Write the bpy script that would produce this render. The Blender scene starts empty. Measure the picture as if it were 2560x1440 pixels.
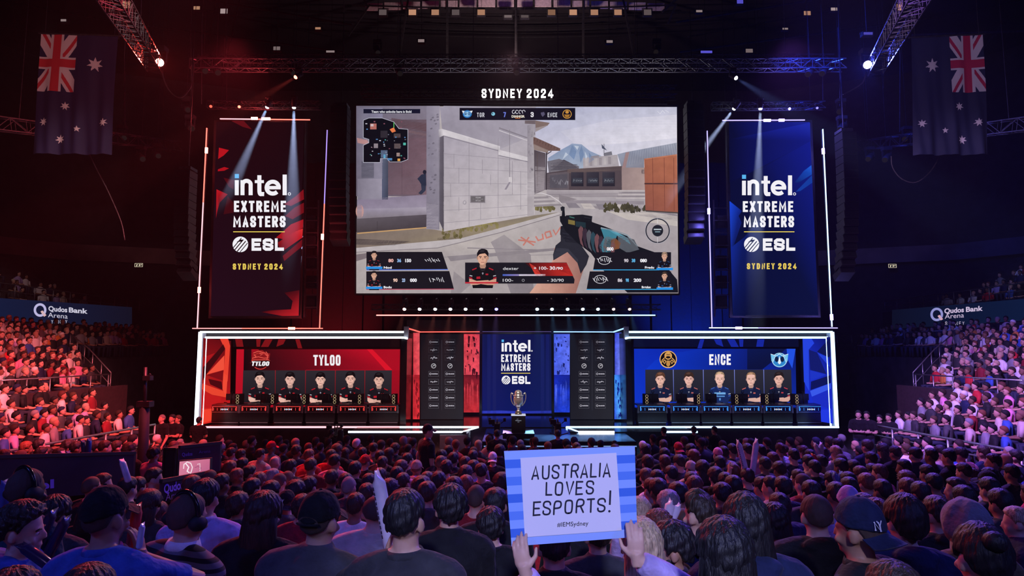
import bpy, bmesh, math, random
import numpy as np
from mathutils import Vector, Matrix, Euler
PI = math.pi
C = bpy.context.scene.collection
SC = bpy.context.scene
rnd = random.Random(7)

# ------------------------------------------------------------------ camera
F, CX, CY, CAMZ, PITCH = 1600.0, 1280.0, 720.0, 3.9, math.radians(5.6)
cam_d = bpy.data.cameras.new('camera'); cam = bpy.data.objects.new('camera', cam_d); C.objects.link(cam)
cam_d.sensor_width = 36.0; cam_d.lens = 36.0 * F / 2560.0
cam_d.clip_start = 0.05; cam_d.clip_end = 300
cam.location = (0, 0, CAMZ); cam.rotation_euler = (PI / 2 + PITCH, 0, 0)
SC.camera = cam

def at(px, py, Y):
    """world point seen at photo pixel (px, py) on the plane y = Y"""
    dx, dz = (px - CX) / F, (CY - py) / F
    c, s = math.cos(PITCH), math.sin(PITCH)
    dy, dzz = c - dz * s, s + dz * c
    k = Y / dy
    return Vector((dx * k, Y, CAMZ + dzz * k))
def pix(p):
    c, s = math.cos(PITCH), math.sin(PITCH)
    x, y, z = p[0], p[1], p[2] - CAMZ
    f_, u = y * c + z * s, -y * s + z * c
    return (CX + F * x / f_, CY - F * u / f_)

# ------------------------------------------------------------------ world, view, haze
SC.view_settings.view_transform = 'Standard'; SC.view_settings.look = 'None'
SC.view_settings.exposure = 0.0; SC.view_settings.gamma = 1.0; SC.view_settings.use_curve_mapping = False
W = bpy.data.worlds.new('world'); SC.world = W; W.use_nodes = True
wn = W.node_tree; wn.nodes.clear()
wo = wn.nodes.new('ShaderNodeOutputWorld'); wb = wn.nodes.new('ShaderNodeBackground')
wb.inputs[0].default_value = (0.0006, 0.0004, 0.0014, 1); wb.inputs[1].default_value = 1.0
wn.links.new(wb.outputs[0], wo.inputs['Surface'])
HAZE = 0.0003
wv = wn.nodes.new('ShaderNodeVolumeScatter'); wv.inputs['Density'].default_value = HAZE
wv.inputs['Anisotropy'].default_value = 0.25; wv.inputs['Color'].default_value = (1, 1, 1, 1)
wn.links.new(wv.outputs[0], wo.inputs['Volume'])
cy = SC.cycles
cy.max_bounces = 4; cy.diffuse_bounces = 2; cy.glossy_bounces = 2; cy.transmission_bounces = 2
cy.volume_bounces = 0; cy.transparent_max_bounces = 4
cy.caustics_reflective = False; cy.caustics_refractive = False
cy.sample_clamp_indirect = 4.0
cy.use_denoising = True; cy.use_adaptive_sampling = True; cy.adaptive_threshold = 0.02
W.cycles.sampling_method = 'NONE'

# ------------------------------------------------------------------ the big stage lights
def aim(o, target):
    d = Vector(target) - o.location
    o.rotation_euler = d.to_track_quat('-Z', 'Y').to_euler()
def spot(name, loc, target, color, power, angle, blend=0.6, radius=0.12):
    l = bpy.data.lights.new(name, 'SPOT'); l.color = color; l.energy = power
    l.spot_size = math.radians(angle); l.spot_blend = blend; l.shadow_soft_size = radius
    o = bpy.data.objects.new(name, l); C.objects.link(o); o.location = loc; aim(o, target)
    return o
RED, BLUE, VIOLET = (1, .06, .07), (.10, .16, 1), (.42, .22, 1)
# rig over and behind the camera: blue washes on the seated crowd's backs, one spot added for the sign
spot('wash_light', (-9, -5, 12), (-2.5, 4, 1.5), (.09, .14, 1), 2000, 52, .9, .4)
spot('wash_light', (9, -5, 12), (2.5, 4, 1.5), (.09, .14, 1), 2000, 52, .9, .4)
spot('wash_light', (0, -9, 10), (0.42, 2.8, 2.95), (.50, .53, .95), 7200, 12.5, .8, .3)  # unseen narrow spot added to brighten the handmade sign
spot('wash_light', (0, -9, 12), (0, 5, 1.5), (.45, .28, .9), 450, 60, .9, .4)
# red wash on the stand beside the red tower, violet wash on the one beside the blue tower
spot('wash_light', (-4, 10, 13), (-15, 17, 2), (1, .09, .12), 29000, 58, .8, .3)
spot('wash_light', (-6, 12, 14), (-17, 21, 3.5), (1, .6, .6), 4200, 46, .8, .3)
spot('wash_light', (4, 10, 13), (15, 17, 2), (.42, .19, 1), 25000, 58, .8, .3)
spot('wash_light', (6, 12, 14), (17, 21, 3.5), (.80, .52, 1), 4200, 46, .8, .3)
# unseen spots added to tint the upper hall and brighten the upper tiers
spot('wash_light', (9, 20, 16), (27, 34, 8), (.02, .06, 1), 4500, 75, .9, .3)
spot('wash_light', (-9, 20, 16), (-27, 34, 8), (1, .05, .09), 400, 75, .9, .3)
spot('wash_light', (-18, 24, 17), (-28, 31, 7), (1, .78, .80), 900, 50, .8, .3)
spot('wash_light', (18, 24, 17), (28, 31, 7), (.75, .70, 1), 900, 50, .8, .3)
spot('added_uplight', (8.6, 29.5, 1.6), (8.9, 32.0, 8), (.01, .06, 1), 9000, 80, .9, .2)  # unseen uplights added to colour the drape, standing in for lit haze
spot('added_uplight', (-8.4, 29.5, 1.6), (-8.8, 32.0, 8), (1, .04, .05), 2500, 80, .9, .2)
# red and blue-violet back light from the stage truss over the floor crowd
spot('wash_light', (-9, 20, 14), (-5, 10, 1), (1, .05, .07), 11000, 56, .8, .2)
spot('wash_light', (9, 20, 14), (5.5, 10, 1), (.34, .10, 1), 10000, 56, .8, .2)
spot('wash_light', (0, 21, 14), (0, 9, 1), (1, .50, .65), 4200, 60, .8, .2)
# ------------------------------------------------------------------ helpers: tags, meshes, materials
def tag(o, label=None, cat=None, group=None, kind=None):
    if label: o['label'] = label
    if cat: o['category'] = cat
    if group: o['group'] = group
    if kind: o['kind'] = kind
    return o
def empty(name, loc=(0, 0, 0), label=None, cat=None, group=None, rz=0.0):
    o = bpy.data.objects.new(name, None); C.objects.link(o); o.location = loc; o.rotation_euler = (0, 0, rz)
    o.empty_display_size = 0.1
    return tag(o, label, cat, group)
def copy_tree(o, parent=None):
    c = o.copy(); C.objects.link(c)
    if parent is not None: c.parent = parent
    for ch in list(o.children): copy_tree(ch, c)
    return c
def lin(h):
    if isinstance(h, str):
        h = h.lstrip('#'); v = [int(h[i:i + 2], 16) / 255 for i in (0, 2, 4)]
    else: v = list(h)
    return tuple(c / 12.92 if c <= .04045 else ((c + .055) / 1.055) ** 2.4 for c in v)

class MB:
    """collects shapes, builds ONE mesh object"""
    def __init__(s): s.v = []; s.f = []; s.mi = []; s.col = []; s.cur = 0
    def add(s, verts, faces, col=None):
        n = len(s.v); s.v.extend([tuple(p) for p in verts])
        for f in faces: s.f.append(tuple(i + n for i in f)); s.mi.append(s.cur); s.col.append(col)
        return s
    def box(s, c, d, rot=None):
        x, y, z = d[0] / 2, d[1] / 2, d[2] / 2
        vs = [Vector((a, b, e)) for e in (-z, z) for b in (-y, y) for a in (-x, x)]
        if rot is not None: vs = [rot @ v for v in vs]
        c = Vector(c)
        return s.add([v + c for v in vs], [(0, 2, 3, 1), (4, 5, 7, 6), (0, 1, 5, 4), (2, 6, 7, 3), (0, 4, 6, 2), (1, 3, 7, 5)])
    def box2(s, a, b):
        return s.box([(a[i] + b[i]) / 2 for i in range(3)], [abs(b[i] - a[i]) for i in range(3)])
    def bar(s, p, q, w, h=None):
        p, q = Vector(p), Vector(q); d = q - p
        if d.length < 1e-6: return s
        r = d.to_track_quat('Y', 'Z').to_matrix()
        return s.box((p + q) / 2, (w, d.length, h or w), r)
    def tube(s, pts, r, n=8, cap=True):
        pts = [Vector(p) for p in pts]; rs = r if isinstance(r, (list, tuple)) else [r] * len(pts)
        vs, fs = [], []; up = None
        for i, p in enumerate(pts):
            d = (pts[min(i + 1, len(pts) - 1)] - pts[max(i - 1, 0)]).normalized()
            if up is None: up = Vector((0, 0, 1)) if abs(d.z) < .9 else Vector((1, 0, 0))
            a = d.cross(up)
            if a.length < 1e-5: a = d.orthogonal()
            a.normalize(); b = a.cross(d).normalized(); up = b
            for k in range(n):
                t = 2 * PI * k / n; vs.append(p + a * math.cos(t) * rs[i] + b * math.sin(t) * rs[i])
        for i in range(len(pts) - 1):
            for k in range(n):
                k2 = (k + 1) % n; fs.append((i * n + k, i * n + k2, (i + 1) * n + k2, (i + 1) * n + k))
        if cap: fs.append(tuple(range(n - 1, -1, -1))); fs.append(tuple((len(pts) - 1) * n + k for k in range(n)))
        return s.add(vs, fs)
    def loft(s, rings, n=12, cap=True, tr=None):
        """rings: (x, y, z, rx, ry) horizontal ellipses from bottom to top"""
        vs, fs = [], []
        for (x, y, z, rx, ry) in rings:
            for k in range(n):
                t = 2 * PI * k / n; v = Vector((x + rx * math.cos(t), y + ry * math.sin(t), z)); vs.append(tr @ v if tr else v)
        for i in range(len(rings) - 1):
            for k in range(n):
                k2 = (k + 1) % n; fs.append((i * n + k, i * n + k2, (i + 1) * n + k2, (i + 1) * n + k))
        if cap: fs.append(tuple(range(n - 1, -1, -1))); fs.append(tuple((len(rings) - 1) * n + k for k in range(n)))
        return s.add(vs, fs)
    def ell(s, c, r, nu=14, nv=9, rot=None):
        vs, fs = [], []; c = Vector(c)
        for j in range(1, nv):
            ph = PI * j / nv
            for k in range(nu):
                t = 2 * PI * k / nu
                v = Vector((r[0] * math.sin(ph) * math.cos(t), r[1] * math.sin(ph) * math.sin(t), -r[2] * math.cos(ph)))
                vs.append(c + (rot @ v if rot else v))
        a, b = Vector((0, 0, -r[2])), Vector((0, 0, r[2]))
        vs += [c + (rot @ a if rot else a), c + (rot @ b if rot else b)]
        m = (nv - 1) * nu
        for j in range(nv - 2):
            for k in range(nu):
                k2 = (k + 1) % nu; fs.append((j * nu + k, j * nu + k2, (j + 1) * nu + k2, (j + 1) * nu + k))
        for k in range(nu):
            k2 = (k + 1) % nu; fs.append((m, k2, k)); fs.append((m + 1, (nv - 2) * nu + k, (nv - 2) * nu + k2))
        return s.add(vs, fs)
    def mesh(s, name, smooth=False):
        me = bpy.data.meshes.new(name); me.from_pydata(s.v, [], s.f)
        if any(s.mi): me.polygons.foreach_set('material_index', s.mi)
        if smooth: me.polygons.foreach_set('use_smooth', [True] * len(s.f))
        me.update(); return me
    def build(s, name, mats, parent=None, smooth=False):
        me = s.mesh(name, smooth)
        for m in (mats if isinstance(mats, (list, tuple)) else [mats]): me.materials.append(m)
        o = bpy.data.objects.new(name, me); C.objects.link(o)
        if parent is not None:
            o.parent = parent; o.matrix_parent_inverse = Matrix.Identity(4)
        return o

_M = {}
def mat(name, color=(.5, .5, .5), rough=.6, metal=0.0, noise=0.0, nscale=8.0, bump=0.0, spec=.5, wave=None, sheen=0.0, bdist=.01):
    """procedural principled material: base colour broken up by noise, optional bump"""
    if name in _M: return _M[name]
    m = bpy.data.materials.new(name); m.use_nodes = True; t = m.node_tree; b = t.nodes['Principled BSDF']
    b.inputs['Roughness'].default_value = rough; b.inputs['Metallic'].default_value = metal
    b.inputs['Specular IOR Level'].default_value = spec; b.inputs['Base Color'].default_value = (*color, 1)
    if sheen: b.inputs['Sheen Weight'].default_value = sheen
    if noise or bump:
        tc = t.nodes.new('ShaderNodeTexCoord'); n = t.nodes.new('ShaderNodeTexNoise')
        n.inputs['Scale'].default_value = nscale; n.inputs['Detail'].default_value = 3
        t.links.new(tc.outputs['Object'], n.inputs['Vector'])
        if wave:
            mp = t.nodes.new('ShaderNodeMapping'); mp.inputs['Scale'].default_value = wave
            t.links.new(tc.outputs['Object'], mp.inputs['Vector']); t.links.new(mp.outputs[0], n.inputs['Vector'])
        if noise:
            r = t.nodes.new('ShaderNodeValToRGB')
            r.color_ramp.elements[0].color = (*[c * (1 - noise) for c in color], 1); r.color_ramp.elements[0].position = .3
            r.color_ramp.elements[1].color = (*[min(1, c * (1 + noise)) for c in color], 1); r.color_ramp.elements[1].position = .7
            t.links.new(n.outputs['Fac'], r.inputs[0]); t.links.new(r.outputs[0], b.inputs['Base Color'])
        if bump:
            bp = t.nodes.new('ShaderNodeBump'); bp.inputs['Strength'].default_value = bump; bp.inputs['Distance'].default_value = bdist
            t.links.new(n.outputs['Fac'], bp.inputs['Height']); t.links.new(bp.outputs[0], b.inputs['Normal'])
    _M[name] = m; return m
def glow(name, color, strength):
    """a lamp or LED that gives off light"""
    if name in _M: return _M[name]
    m = bpy.data.materials.new(name); m.use_nodes = True; t = m.node_tree; t.nodes.clear()
    o = t.nodes.new('ShaderNodeOutputMaterial'); e = t.nodes.new('ShaderNodeEmission')
    e.inputs[0].default_value = (*color, 1); e.inputs[1].default_value = strength
    t.links.new(e.outputs[0], o.inputs[0]); _M[name] = m; return m
def led_art(name, grime=0.0, gscale=3.0, gain=1.0, sampled=True, attr='Col'):
    """LED wall: emits the picture stored in the mesh's colour attribute"""
    if name in _M: return _M[name]
    m = bpy.data.materials.new(name); m.use_nodes = True; t = m.node_tree; t.nodes.clear()
    o = t.nodes.new('ShaderNodeOutputMaterial'); e = t.nodes.new('ShaderNodeEmission'); e.inputs[1].default_value = gain
    a = t.nodes.new('ShaderNodeAttribute'); a.attribute_name = attr
    if grime:
        tc = t.nodes.new('ShaderNodeTexCoord'); n = t.nodes.new('ShaderNodeTexNoise'); n.inputs['Scale'].default_value = gscale
        n.inputs['Detail'].default_value = 5; n.inputs['Roughness'].default_value = .65
        t.links.new(tc.outputs['Object'], n.inputs['Vector'])
        mr = t.nodes.new('ShaderNodeMapRange'); mr.inputs[1].default_value = .3; mr.inputs[2].default_value = .7
        mr.inputs[3].default_value = 1 - grime; mr.inputs[4].default_value = 1 + grime
        t.links.new(n.outputs['Fac'], mr.inputs[0])
        mx = t.nodes.new('ShaderNodeVectorMath'); mx.operation = 'MULTIPLY'
        t.links.new(a.outputs['Color'], mx.inputs[0]); t.links.new(mr.outputs[0], mx.inputs[1])
        t.links.new(mx.outputs[0], e.inputs[0])
    else: t.links.new(a.outputs['Color'], e.inputs[0])
    t.links.new(e.outputs[0], o.inputs[0])
    if not sampled: m.cycles.emission_sampling = 'NONE'
    _M[name] = m; return m

BLACK = mat('matt_black', (.012, .012, .014), .7, noise=.3)
GLOSS = mat('gloss_black', (.010, .010, .013), .18, noise=.2, nscale=2)
STEEL = mat('dark_steel', (.06, .06, .065), .45, .8, noise=.3)
ALU = mat('truss_aluminium', (.35, .35, .37), .42, .9, noise=.25)
CHROME = mat('bright_metal', (.75, .74, .72), .18, 1.0, noise=.1)

# ------------------------------------------------------------------ lettering: stroke glyphs in a unit box
G = {
 'A': (1, [[(0, 0), (.5, 1), (1, 0)], [(.17, .27), (.83, .27)]]), 'B': (1, [[(0, .5), (0, 1), (.7, 1), (.95, .87), (.95, .65), (.7, .52), (0, .52)], [(0, .55), (0, 0), (.75, 0), (1, .14), (1, .38), (.75, .52)]]),
 'C': (1, [[(1, .72), (1, .86), (.78, 1), (.22, 1), (0, .86), (0, .14), (.22, 0), (.78, 0), (1, .14), (1, .28)]]),
 'D': (1, [[(0, 0), (0, 1), (.72, 1), (1, .82), (1, .18), (.72, 0), (0, 0), (0, .2)]]), 'E': (.9, [[(1, 1), (0, 1), (0, 0), (1, 0)], [(0, .51), (.85, .51)]]),
 'F': (.9, [[(1, 1), (0, 1), (0, 0)], [(0, .5), (.8, .5)]]), 'G': (1, [[(1, .74), (1, .86), (.78, 1), (.22, 1), (0, .86), (0, .14), (.22, 0), (.78, 0), (1, .14), (1, .46), (.55, .46)]]),
 'H': (1, [[(0, 0), (0, 1)], [(1, 0), (1, 1)], [(0, .5), (1, .5)]]), 'I': (.25, [[(.5, 0), (.5, 1)]]),
 'K': (1, [[(0, 0), (0, 1)], [(1, 1), (.05, .42)], [(.3, .58), (1, 0)]]), 'L': (.85, [[(0, 1), (0, 0), (1, 0)]]),
 'M': (1.3, [[(0, 0), (0, 1), (.5, .3), (1, 1), (1, 0)]]), 'N': (1.05, [[(0, 0), (0, 1), (1, 0), (1, 1)]]),
 'O': (1, [[(.5, 0), (.22, 0), (0, .14), (0, .86), (.22, 1), (.78, 1), (1, .86), (1, .14), (.78, 0), (.5, 0)]]),
 'P': (1, [[(0, 0), (0, 1), (.75, 1), (1, .86), (1, .6), (.75, .46), (0, .46)]]),
 'Q': (1, [[(.5, 0), (.22, 0), (0, .14), (0, .86), (.22, 1), (.78, 1), (1, .86), (1, .14), (.78, 0), (.5, 0)], [(.6, .3), (1.05, -.08)]]),
 'R': (1, [[(0, 0), (0, 1), (.75, 1), (1, .86), (1, .62), (.75, .48), (0, .48)], [(.55, .48), (1, 0)]]),
 'S': (1, [[(1, .74), (1, .86), (.78, 1), (.22, 1), (0, .86), (0, .68), (.2, .55), (.8, .45), (1, .32), (1, .14), (.78, 0), (.22, 0), (0, .14), (0, .26)]]),
 'T': (.95, [[(0, 1), (1, 1)], [(.5, 1), (.5, 0)]]), 'U': (1, [[(0, 1), (0, .16), (.22, 0), (.78, 0), (1, .16), (1, 1)]]),
 'V': (1, [[(0, 1), (.5, 0), (1, 1)]]), 'W': (1.4, [[(0, 1), (.25, 0), (.5, .8), (.75, 0), (1, 1)]]), 'X': (1, [[(0, 0), (1, 1)], [(0, 1), (1, 0)]]),
 'Y': (1, [[(0, 1), (.5, .48), (1, 1)], [(.5, .48), (.5, 0)]]), 'Z': (1, [[(0, 1), (1, 1), (0, 0), (1, 0)]]),
 '0': (1, [[(.5, 0), (.22, 0), (0, .14), (0, .86), (.22, 1), (.78, 1), (1, .86), (1, .14), (.78, 0), (.5, 0)]]),
 '1': (.45, [[(0, .8), (.8, 1), (.8, 0)]]), '2': (1, [[(0, .74), (0, .86), (.22, 1), (.78, 1), (1, .86), (1, .64), (0, .12), (0, 0), (1, 0)]]),
 '3': (1, [[(0, .78), (0, .88), (.22, 1), (.78, 1), (1, .86), (1, .64), (.75, .52), (.4, .52)], [(.75, .52), (1, .4), (1, .14), (.78, 0), (.22, 0), (0, .12), (0, .22)]]),
 '4': (1.05, [[(.75, 0), (.75, 1), (0, .3), (0, .24), (1.05, .24)]]), '5': (1, [[(1, 1), (0, 1), (0, .55), (.78, .58), (1, .44), (1, .14), (.78, 0), (.22, 0), (0, .14)]]),
 '6': (1, [[(.95, .86), (.78, 1), (.22, 1), (0, .86), (0, .14), (.22, 0), (.78, 0), (1, .14), (1, .4), (.78, .54), (.05, .54)]]), '7': (1, [[(0, 1), (1, 1), (.35, 0)]]),
 '8': (1, [[(.5, .52), (.2, .52), (0, .66), (0, .86), (.22, 1), (.78, 1), (1, .86), (1, .66), (.8, .52), (.2, .52), (0, .38), (0, .14), (.22, 0), (.78, 0), (1, .14), (1, .38), (.8, .52)]]),
 '9': (1, [[(.05, .14), (.22, 0), (.78, 0), (1, .14), (1, .86), (.78, 1), (.22, 1), (0, .86), (0, .6), (.22, .46), (.95, .46)]]),
 '!': (.3, [[(.5, 1), (.5, .3)], [(.5, .06), (.5, 0)]]), '-': (.6, [[(0, .45), (1, .45)]]), '/': (.7, [[(0, 0), (1, 1)]]), '+': (.8, [[(0, .5), (1, .5)], [(.5, .8), (.5, .2)]]), '.': (.25, [[(.5, .08), (.5, 0)]]),
 ' ': (.55, []), '#': (1, [[(.2, 0), (.4, 1)], [(.6, 0), (.8, 1)], [(0, .33), (.95, .33)], [(.05, .67), (1, .67)]]),
}
def stroke(pts, t):
    """mitred quad strip along a polyline, as a list of quads"""
    P = [Vector((p[0], p[1])) for p in pts]; L, R = [], []
    for i, p in enumerate(P):
        a = (P[i] - P[i - 1]).normalized() if i else None
        b = (P[i + 1] - P[i]).normalized() if i < len(P) - 1 else None
        d = a if b is None else (b if a is None else (a + b))
        if d.length < 1e-4: d = a
        d = d.normalized(); n = Vector((-d.y, d.x)); k = 1.0
        if a is not None and b is not None:
            cs = max(.68, n.dot(Vector((-a.y, a.x)))); k = 1 / cs
        L.append(p + n * t / 2 * k); R.append(p - n * t / 2 * k)
    return [(R[i], R[i + 1], L[i + 1], L[i]) for i in range(len(P) - 1)]
def chaikin(p, it=3):
    p = [Vector((q[0], q[1])) for q in p]
    for _ in range(it): p = [p[0]] + [q for k in range(len(p) - 1) for q in (p[k].lerp(p[k + 1], .25), p[k].lerp(p[k + 1], .75))][1:-1] + [p[-1]]
    return [(q.x, q.y) for q in p]
def lettering(s, h, ratio, t, gap, slant=0.0, jit=0.0, r=None):
    """quads of a line of stroke capitals: height h, glyph width ratio*h, stroke t; origin at the lower left; returns (quads, width)"""
    x, q = 0.0, []
    for ch in s:
        w0, lines = G.get(ch, G['O']); w = w0 * ratio * h
        jx, jy = ((r.uniform(-jit, jit), r.uniform(-jit, jit)) if r else (0, 0))
        for ln in lines:
            pts = [(x + t / 2 + a * max(w - t, 0.0) + slant * b * h + jx, t / 2 + b * (h - t) + jy) for a, b in ln]
            for e, n_ in ((0, 1), (-1, -2)):
                d = Vector(pts[e]) - Vector(pts[n_]); d = d.normalized() * t / 2 if d.length > 1e-5 else Vector((0, 0))
                if abs(d.x) > .25 * t and abs(d.y) > .25 * t: d = Vector((0, d.y))
                pts[e] = (pts[e][0] + d.x, pts[e][1] + d.y)
            q += stroke(pts, t)
        x += w + (0 if ch == ' ' else gap)
    return q, x - gap
_txt = {}
def font_polys(s, bold=0.0):
    """triangles of a word in Blender's built-in sans face, height of capitals 1, origin lower left"""
    key = (s, bold)
    if key in _txt: return _txt[key]
    cu = bpy.data.curves.new('lettering', 'FONT'); cu.body = s; cu.fill_mode = 'FRONT'; cu.resolution_u = 3; cu.offset = bold
    o = bpy.data.objects.new('lettering', cu); C.objects.link(o)
    me = o.to_mesh(); k = 1 / .729
    vs = [(v.co.x * k, v.co.y * k) for v in me.vertices]; fs = [tuple(p.vertices) for p in me.polygons]
    o.to_mesh_clear(); bpy.data.objects.remove(o); bpy.data.curves.remove(cu)
    x0 = min(v[0] for v in vs); wd = max(v[0] for v in vs) - x0
    _txt[key] = ([(v[0] - x0, v[1]) for v in vs], fs, wd); return _txt[key]

class Art:
    """a flat picture on a vertical screen at depth Y, given in photo pixels; layers stack by 1.5 mm towards the hall"""
    def __init__(s, Y, step=.0015): s.Y = Y; s.v = []; s.f = []; s.c = []; s.lay = 0; s.step = step
    def up(s): s.lay += 1; return s
    def poly(s, pts, col, cols=None):
        n = len(s.v)
        for p in pts:
            w = at(p[0], p[1], s.Y); w.y -= s.lay * s.step; s.v.append(tuple(w))
        s.f.append(tuple(range(n, n + len(pts))))
        s.c.append([lin(c) if isinstance(c, str) else c for c in cols] if cols else [lin(col) if isinstance(col, str) else col] * len(pts)); return s
    def rect(s, x0, y0, x1, y1, col, cols=None): return s.poly([(x0, y0), (x1, y0), (x1, y1), (x0, y1)], col, cols)
    def ell(s, cx, cy, rx, ry, col, n=20, a0=0, a1=360):
        return s.poly([(cx + rx * math.cos(math.radians(a0 + (a1 - a0) * k / n)), cy + ry * math.sin(math.radians(a0 + (a1 - a0) * k / n))) for k in range(n if a1 - a0 >= 360 else n + 1)], col)
    def ring(s, cx, cy, rx, ry, t, col, n=24, a0=0, a1=360):
        for k in range(n):
            a, b = math.radians(a0 + (a1 - a0) * k / n), math.radians(a0 + (a1 - a0) * (k + 1) / n)
            s.poly([(cx + (rx + e * t / 2) * math.cos(q), cy + (ry + e * t / 2) * math.sin(q)) for q, e in ((a, -1), (b, -1), (b, 1), (a, 1))], col)
        return s
    def line(s, pts, t, col):
        for q in stroke(pts, t): s.poly(q, col)
        return s
    def caps(s, txt, x0, y1, x1, y0, col, t=.2, gap=.12, ratio=.5, slant=0.0):
        """stroke capitals fitted to the box x0..x1, y0 (top)..y1 (bottom); pixels"""
        y0, y1 = min(y0, y1), max(y0, y1); h = y1 - y0; q, w = lettering(txt, 1.0, ratio, t, gap, slant)
        kx = (x1 - x0) / w
        for quad in q: s.poly([(x0 + p.x * kx, y1 - p.y * h) for p in quad], col)
        return s
    def text(s, txt, x0, y1, h, col, x1=None, bold=0.0, centre=False, sh=0.0):
        vs, fs, wd = font_polys(txt, bold); kx = h if x1 is None else (x1 - x0) / wd
        if centre: x0 = x0 - wd * kx / 2
        for f in fs: s.poly([(x0 + vs[i][0] * kx, y1 - vs[i][1] * h + vs[i][0] * kx * sh) for i in f], col)
        return s
    def build(s, name, material, parent=None):
        me = bpy.data.meshes.new(name); me.from_pydata(s.v, [], s.f)
        ca = me.color_attributes.new('Col', 'FLOAT_COLOR', 'CORNER')
        flat = []
        for cs in s.c:
            for c in cs: flat += [c[0], c[1], c[2], 1.0]
        ca.data.foreach_set('color', flat)
        me.materials.append(material); o = bpy.data.objects.new(name, me); C.objects.link(o)
        if parent is not None: o.parent = parent
        return o
# ------------------------------------------------------------------ the hall: floor, walls, ceiling, stands
FLOOR_PTS = [(-14, 2.3), (0, 2.25), (2, 2.08), (3.2, 1.88), (4.2, 1.65), (5.5, 1.40), (7.5, 1.12), (9, .92), (10.7, .76), (12, .66), (14.5, .48), (18, .22), (20, .14), (48, .10)]
def zf(Y):
    return float(np.interp(Y, [p[0] for p in FLOOR_PTS], [p[1] for p in FLOOR_PTS]))
def struct(name, b, m, smooth=False):
    o = b.build(name, m, smooth=smooth); o['kind'] = 'structure'; return o
CONC = mat('dark_concrete', (.035, .034, .036), .75, noise=.35, nscale=3, bump=.1)
DARKW = mat('dark_wall_paint', (.020, .019, .022), .8, noise=.3, nscale=1.5)
b = MB()
ys = sorted(set([p[0] for p in FLOOR_PTS]))
for i in range(len(ys) - 1):
    y0, y1 = ys[i], ys[i + 1]
    b.add([(-13, y0, zf(y0)), (13, y0, zf(y0)), (13, y1, zf(y1)), (-13, y1, zf(y1))], [(0, 1, 2, 3)])
b.add([(-13, -14, -.2), (-36, -14, -.2), (-36, 48, -.2), (-13, 48, -.2)], [(0, 1, 2, 3)]); b.add([(13, -14, -.2), (36, -14, -.2), (36, 48, -.2), (13, 48, -.2)], [(0, 1, 2, 3)])
struct('floor', b, CONC)
WALLP = [(-37, -14), (-37, 36), (-31, 44), (-20, 48), (20, 48), (31, 44), (37, 36), (37, -14)]
def wall(name, pts, z0, z1, m, inset=0.0):
    b = MB()
    for (xa, ya), (xb, yb) in zip(pts, pts[1:]):
        b.add([(xa, ya, z0), (xb, yb, z0), (xb, yb, z1), (xa, ya, z1)], [(0, 1, 2, 3)])
    return struct(name, b, m)
wall('wall_left', WALLP[0:3], -.3, 24, DARKW); wall('wall_back', WALLP[2:6], -.3, 24, DARKW); wall('wall_right', WALLP[5:8], -.3, 24, DARKW)
wall('wall_front', [(-37, -14), (37, -14)], -.3, 24, DARKW)
BAND = mat('concourse_band_paint', (.16, .13, .12), .7, noise=.25, nscale=.7)
def off(pts, d):
    return [(x - math.copysign(d, x) if abs(x) > 25 else x, y - (d if y > 40 else 0)) for x, y in pts]
for nm, pp in (('trim_1', WALLP[0:4]), ('trim_2', WALLP[4:8])):
    b = MB(); q = off(pp, .6)
    for (xa, ya), (xb, yb) in zip(q, q[1:]):
        for z0, z1, o_ in ((10.1, 11.2, 0),):
            b.add([(xa, ya, z0), (xb, yb, z0), (xb, yb, z1), (xa, ya, z1)], [(0, 1, 2, 3)])
            b.add([(xa, ya, z0), (xb, yb, z0), (xb * 1.03, yb + .6, z0), (xa * 1.03, ya + .6, z0)], [(0, 1, 2, 3)])
    struct(nm, b, BAND)
b = MB(); b.add([(-38, -14, 24), (38, -14, 24), (38, 49, 24), (-38, 49, 24)], [(0, 1, 2, 3)])
struct('ceiling', b, mat('black_ceiling', (.022, .02, .024), .8, noise=.3, nscale=.6))

# side stands (mirrored): three folding rows, a parapet, ten fixed rows, the ribbon board, the upper tier
SX = {-1: -1, 1: 1}
STAND = mat('stand_concrete', (.05, .045, .05), .8, noise=.3, nscale=2)
def lower_row(k): return 12.4 + .72 * k, .75 + .28 * k
def upper_row(k): return 15.9 + .72 * k, 2.05 + .255 * k
def tier_row(k): return 26.0 + .85 * k, 6.0 + .48 * k
def row_end(k): return 24.6 + .7 * k if k <= 5 else 37.5
for s, nm in ((-1, 'left'), (1, 'right')):
    b = MB()
    for k in range(4):
        x, z = lower_row(k); b.box2((s * (x - .36), -2, -.2), (s * (x + .37 if k < 3 else 15.3), 21.5 + .3 * k, z))
    for k in range(10):
        x, z = upper_row(k); b.box2((s * (x - .36), -4, -.2), (s * (x + .37), row_end(k) + .5, z))
    b.box2((s * 24.4, -4, -.2), (s * 37, 43, 5.3))
    for k in range(12):
        x, z = tier_row(k); b.box2((s * (x - .42), -4, 5.3), (s * (x + .44), 41, z))
    struct('terrace_' + nm + '_floor', b, STAND)
    b = MB(); b.box2((s * 15.22, 20, -.2), (s * 15.42, 25.6, 2.55)); b.box2((s * 15.3, 25.5, -.2), (s * 20, 25.6, 2.4))
    struct('parapet_' + nm + '_wall', b, mat('parapet_paint', (.055, .03, .035), .6, noise=.2))
    b = MB(); b.box2((s * 25.0, -4, 5.35), (s * 25.25, 52 * .83, 6.46)); struct('fascia_' + nm + '_wall', b, mat('fascia_navy', (.012, .02, .05), .4, noise=.2))

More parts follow.
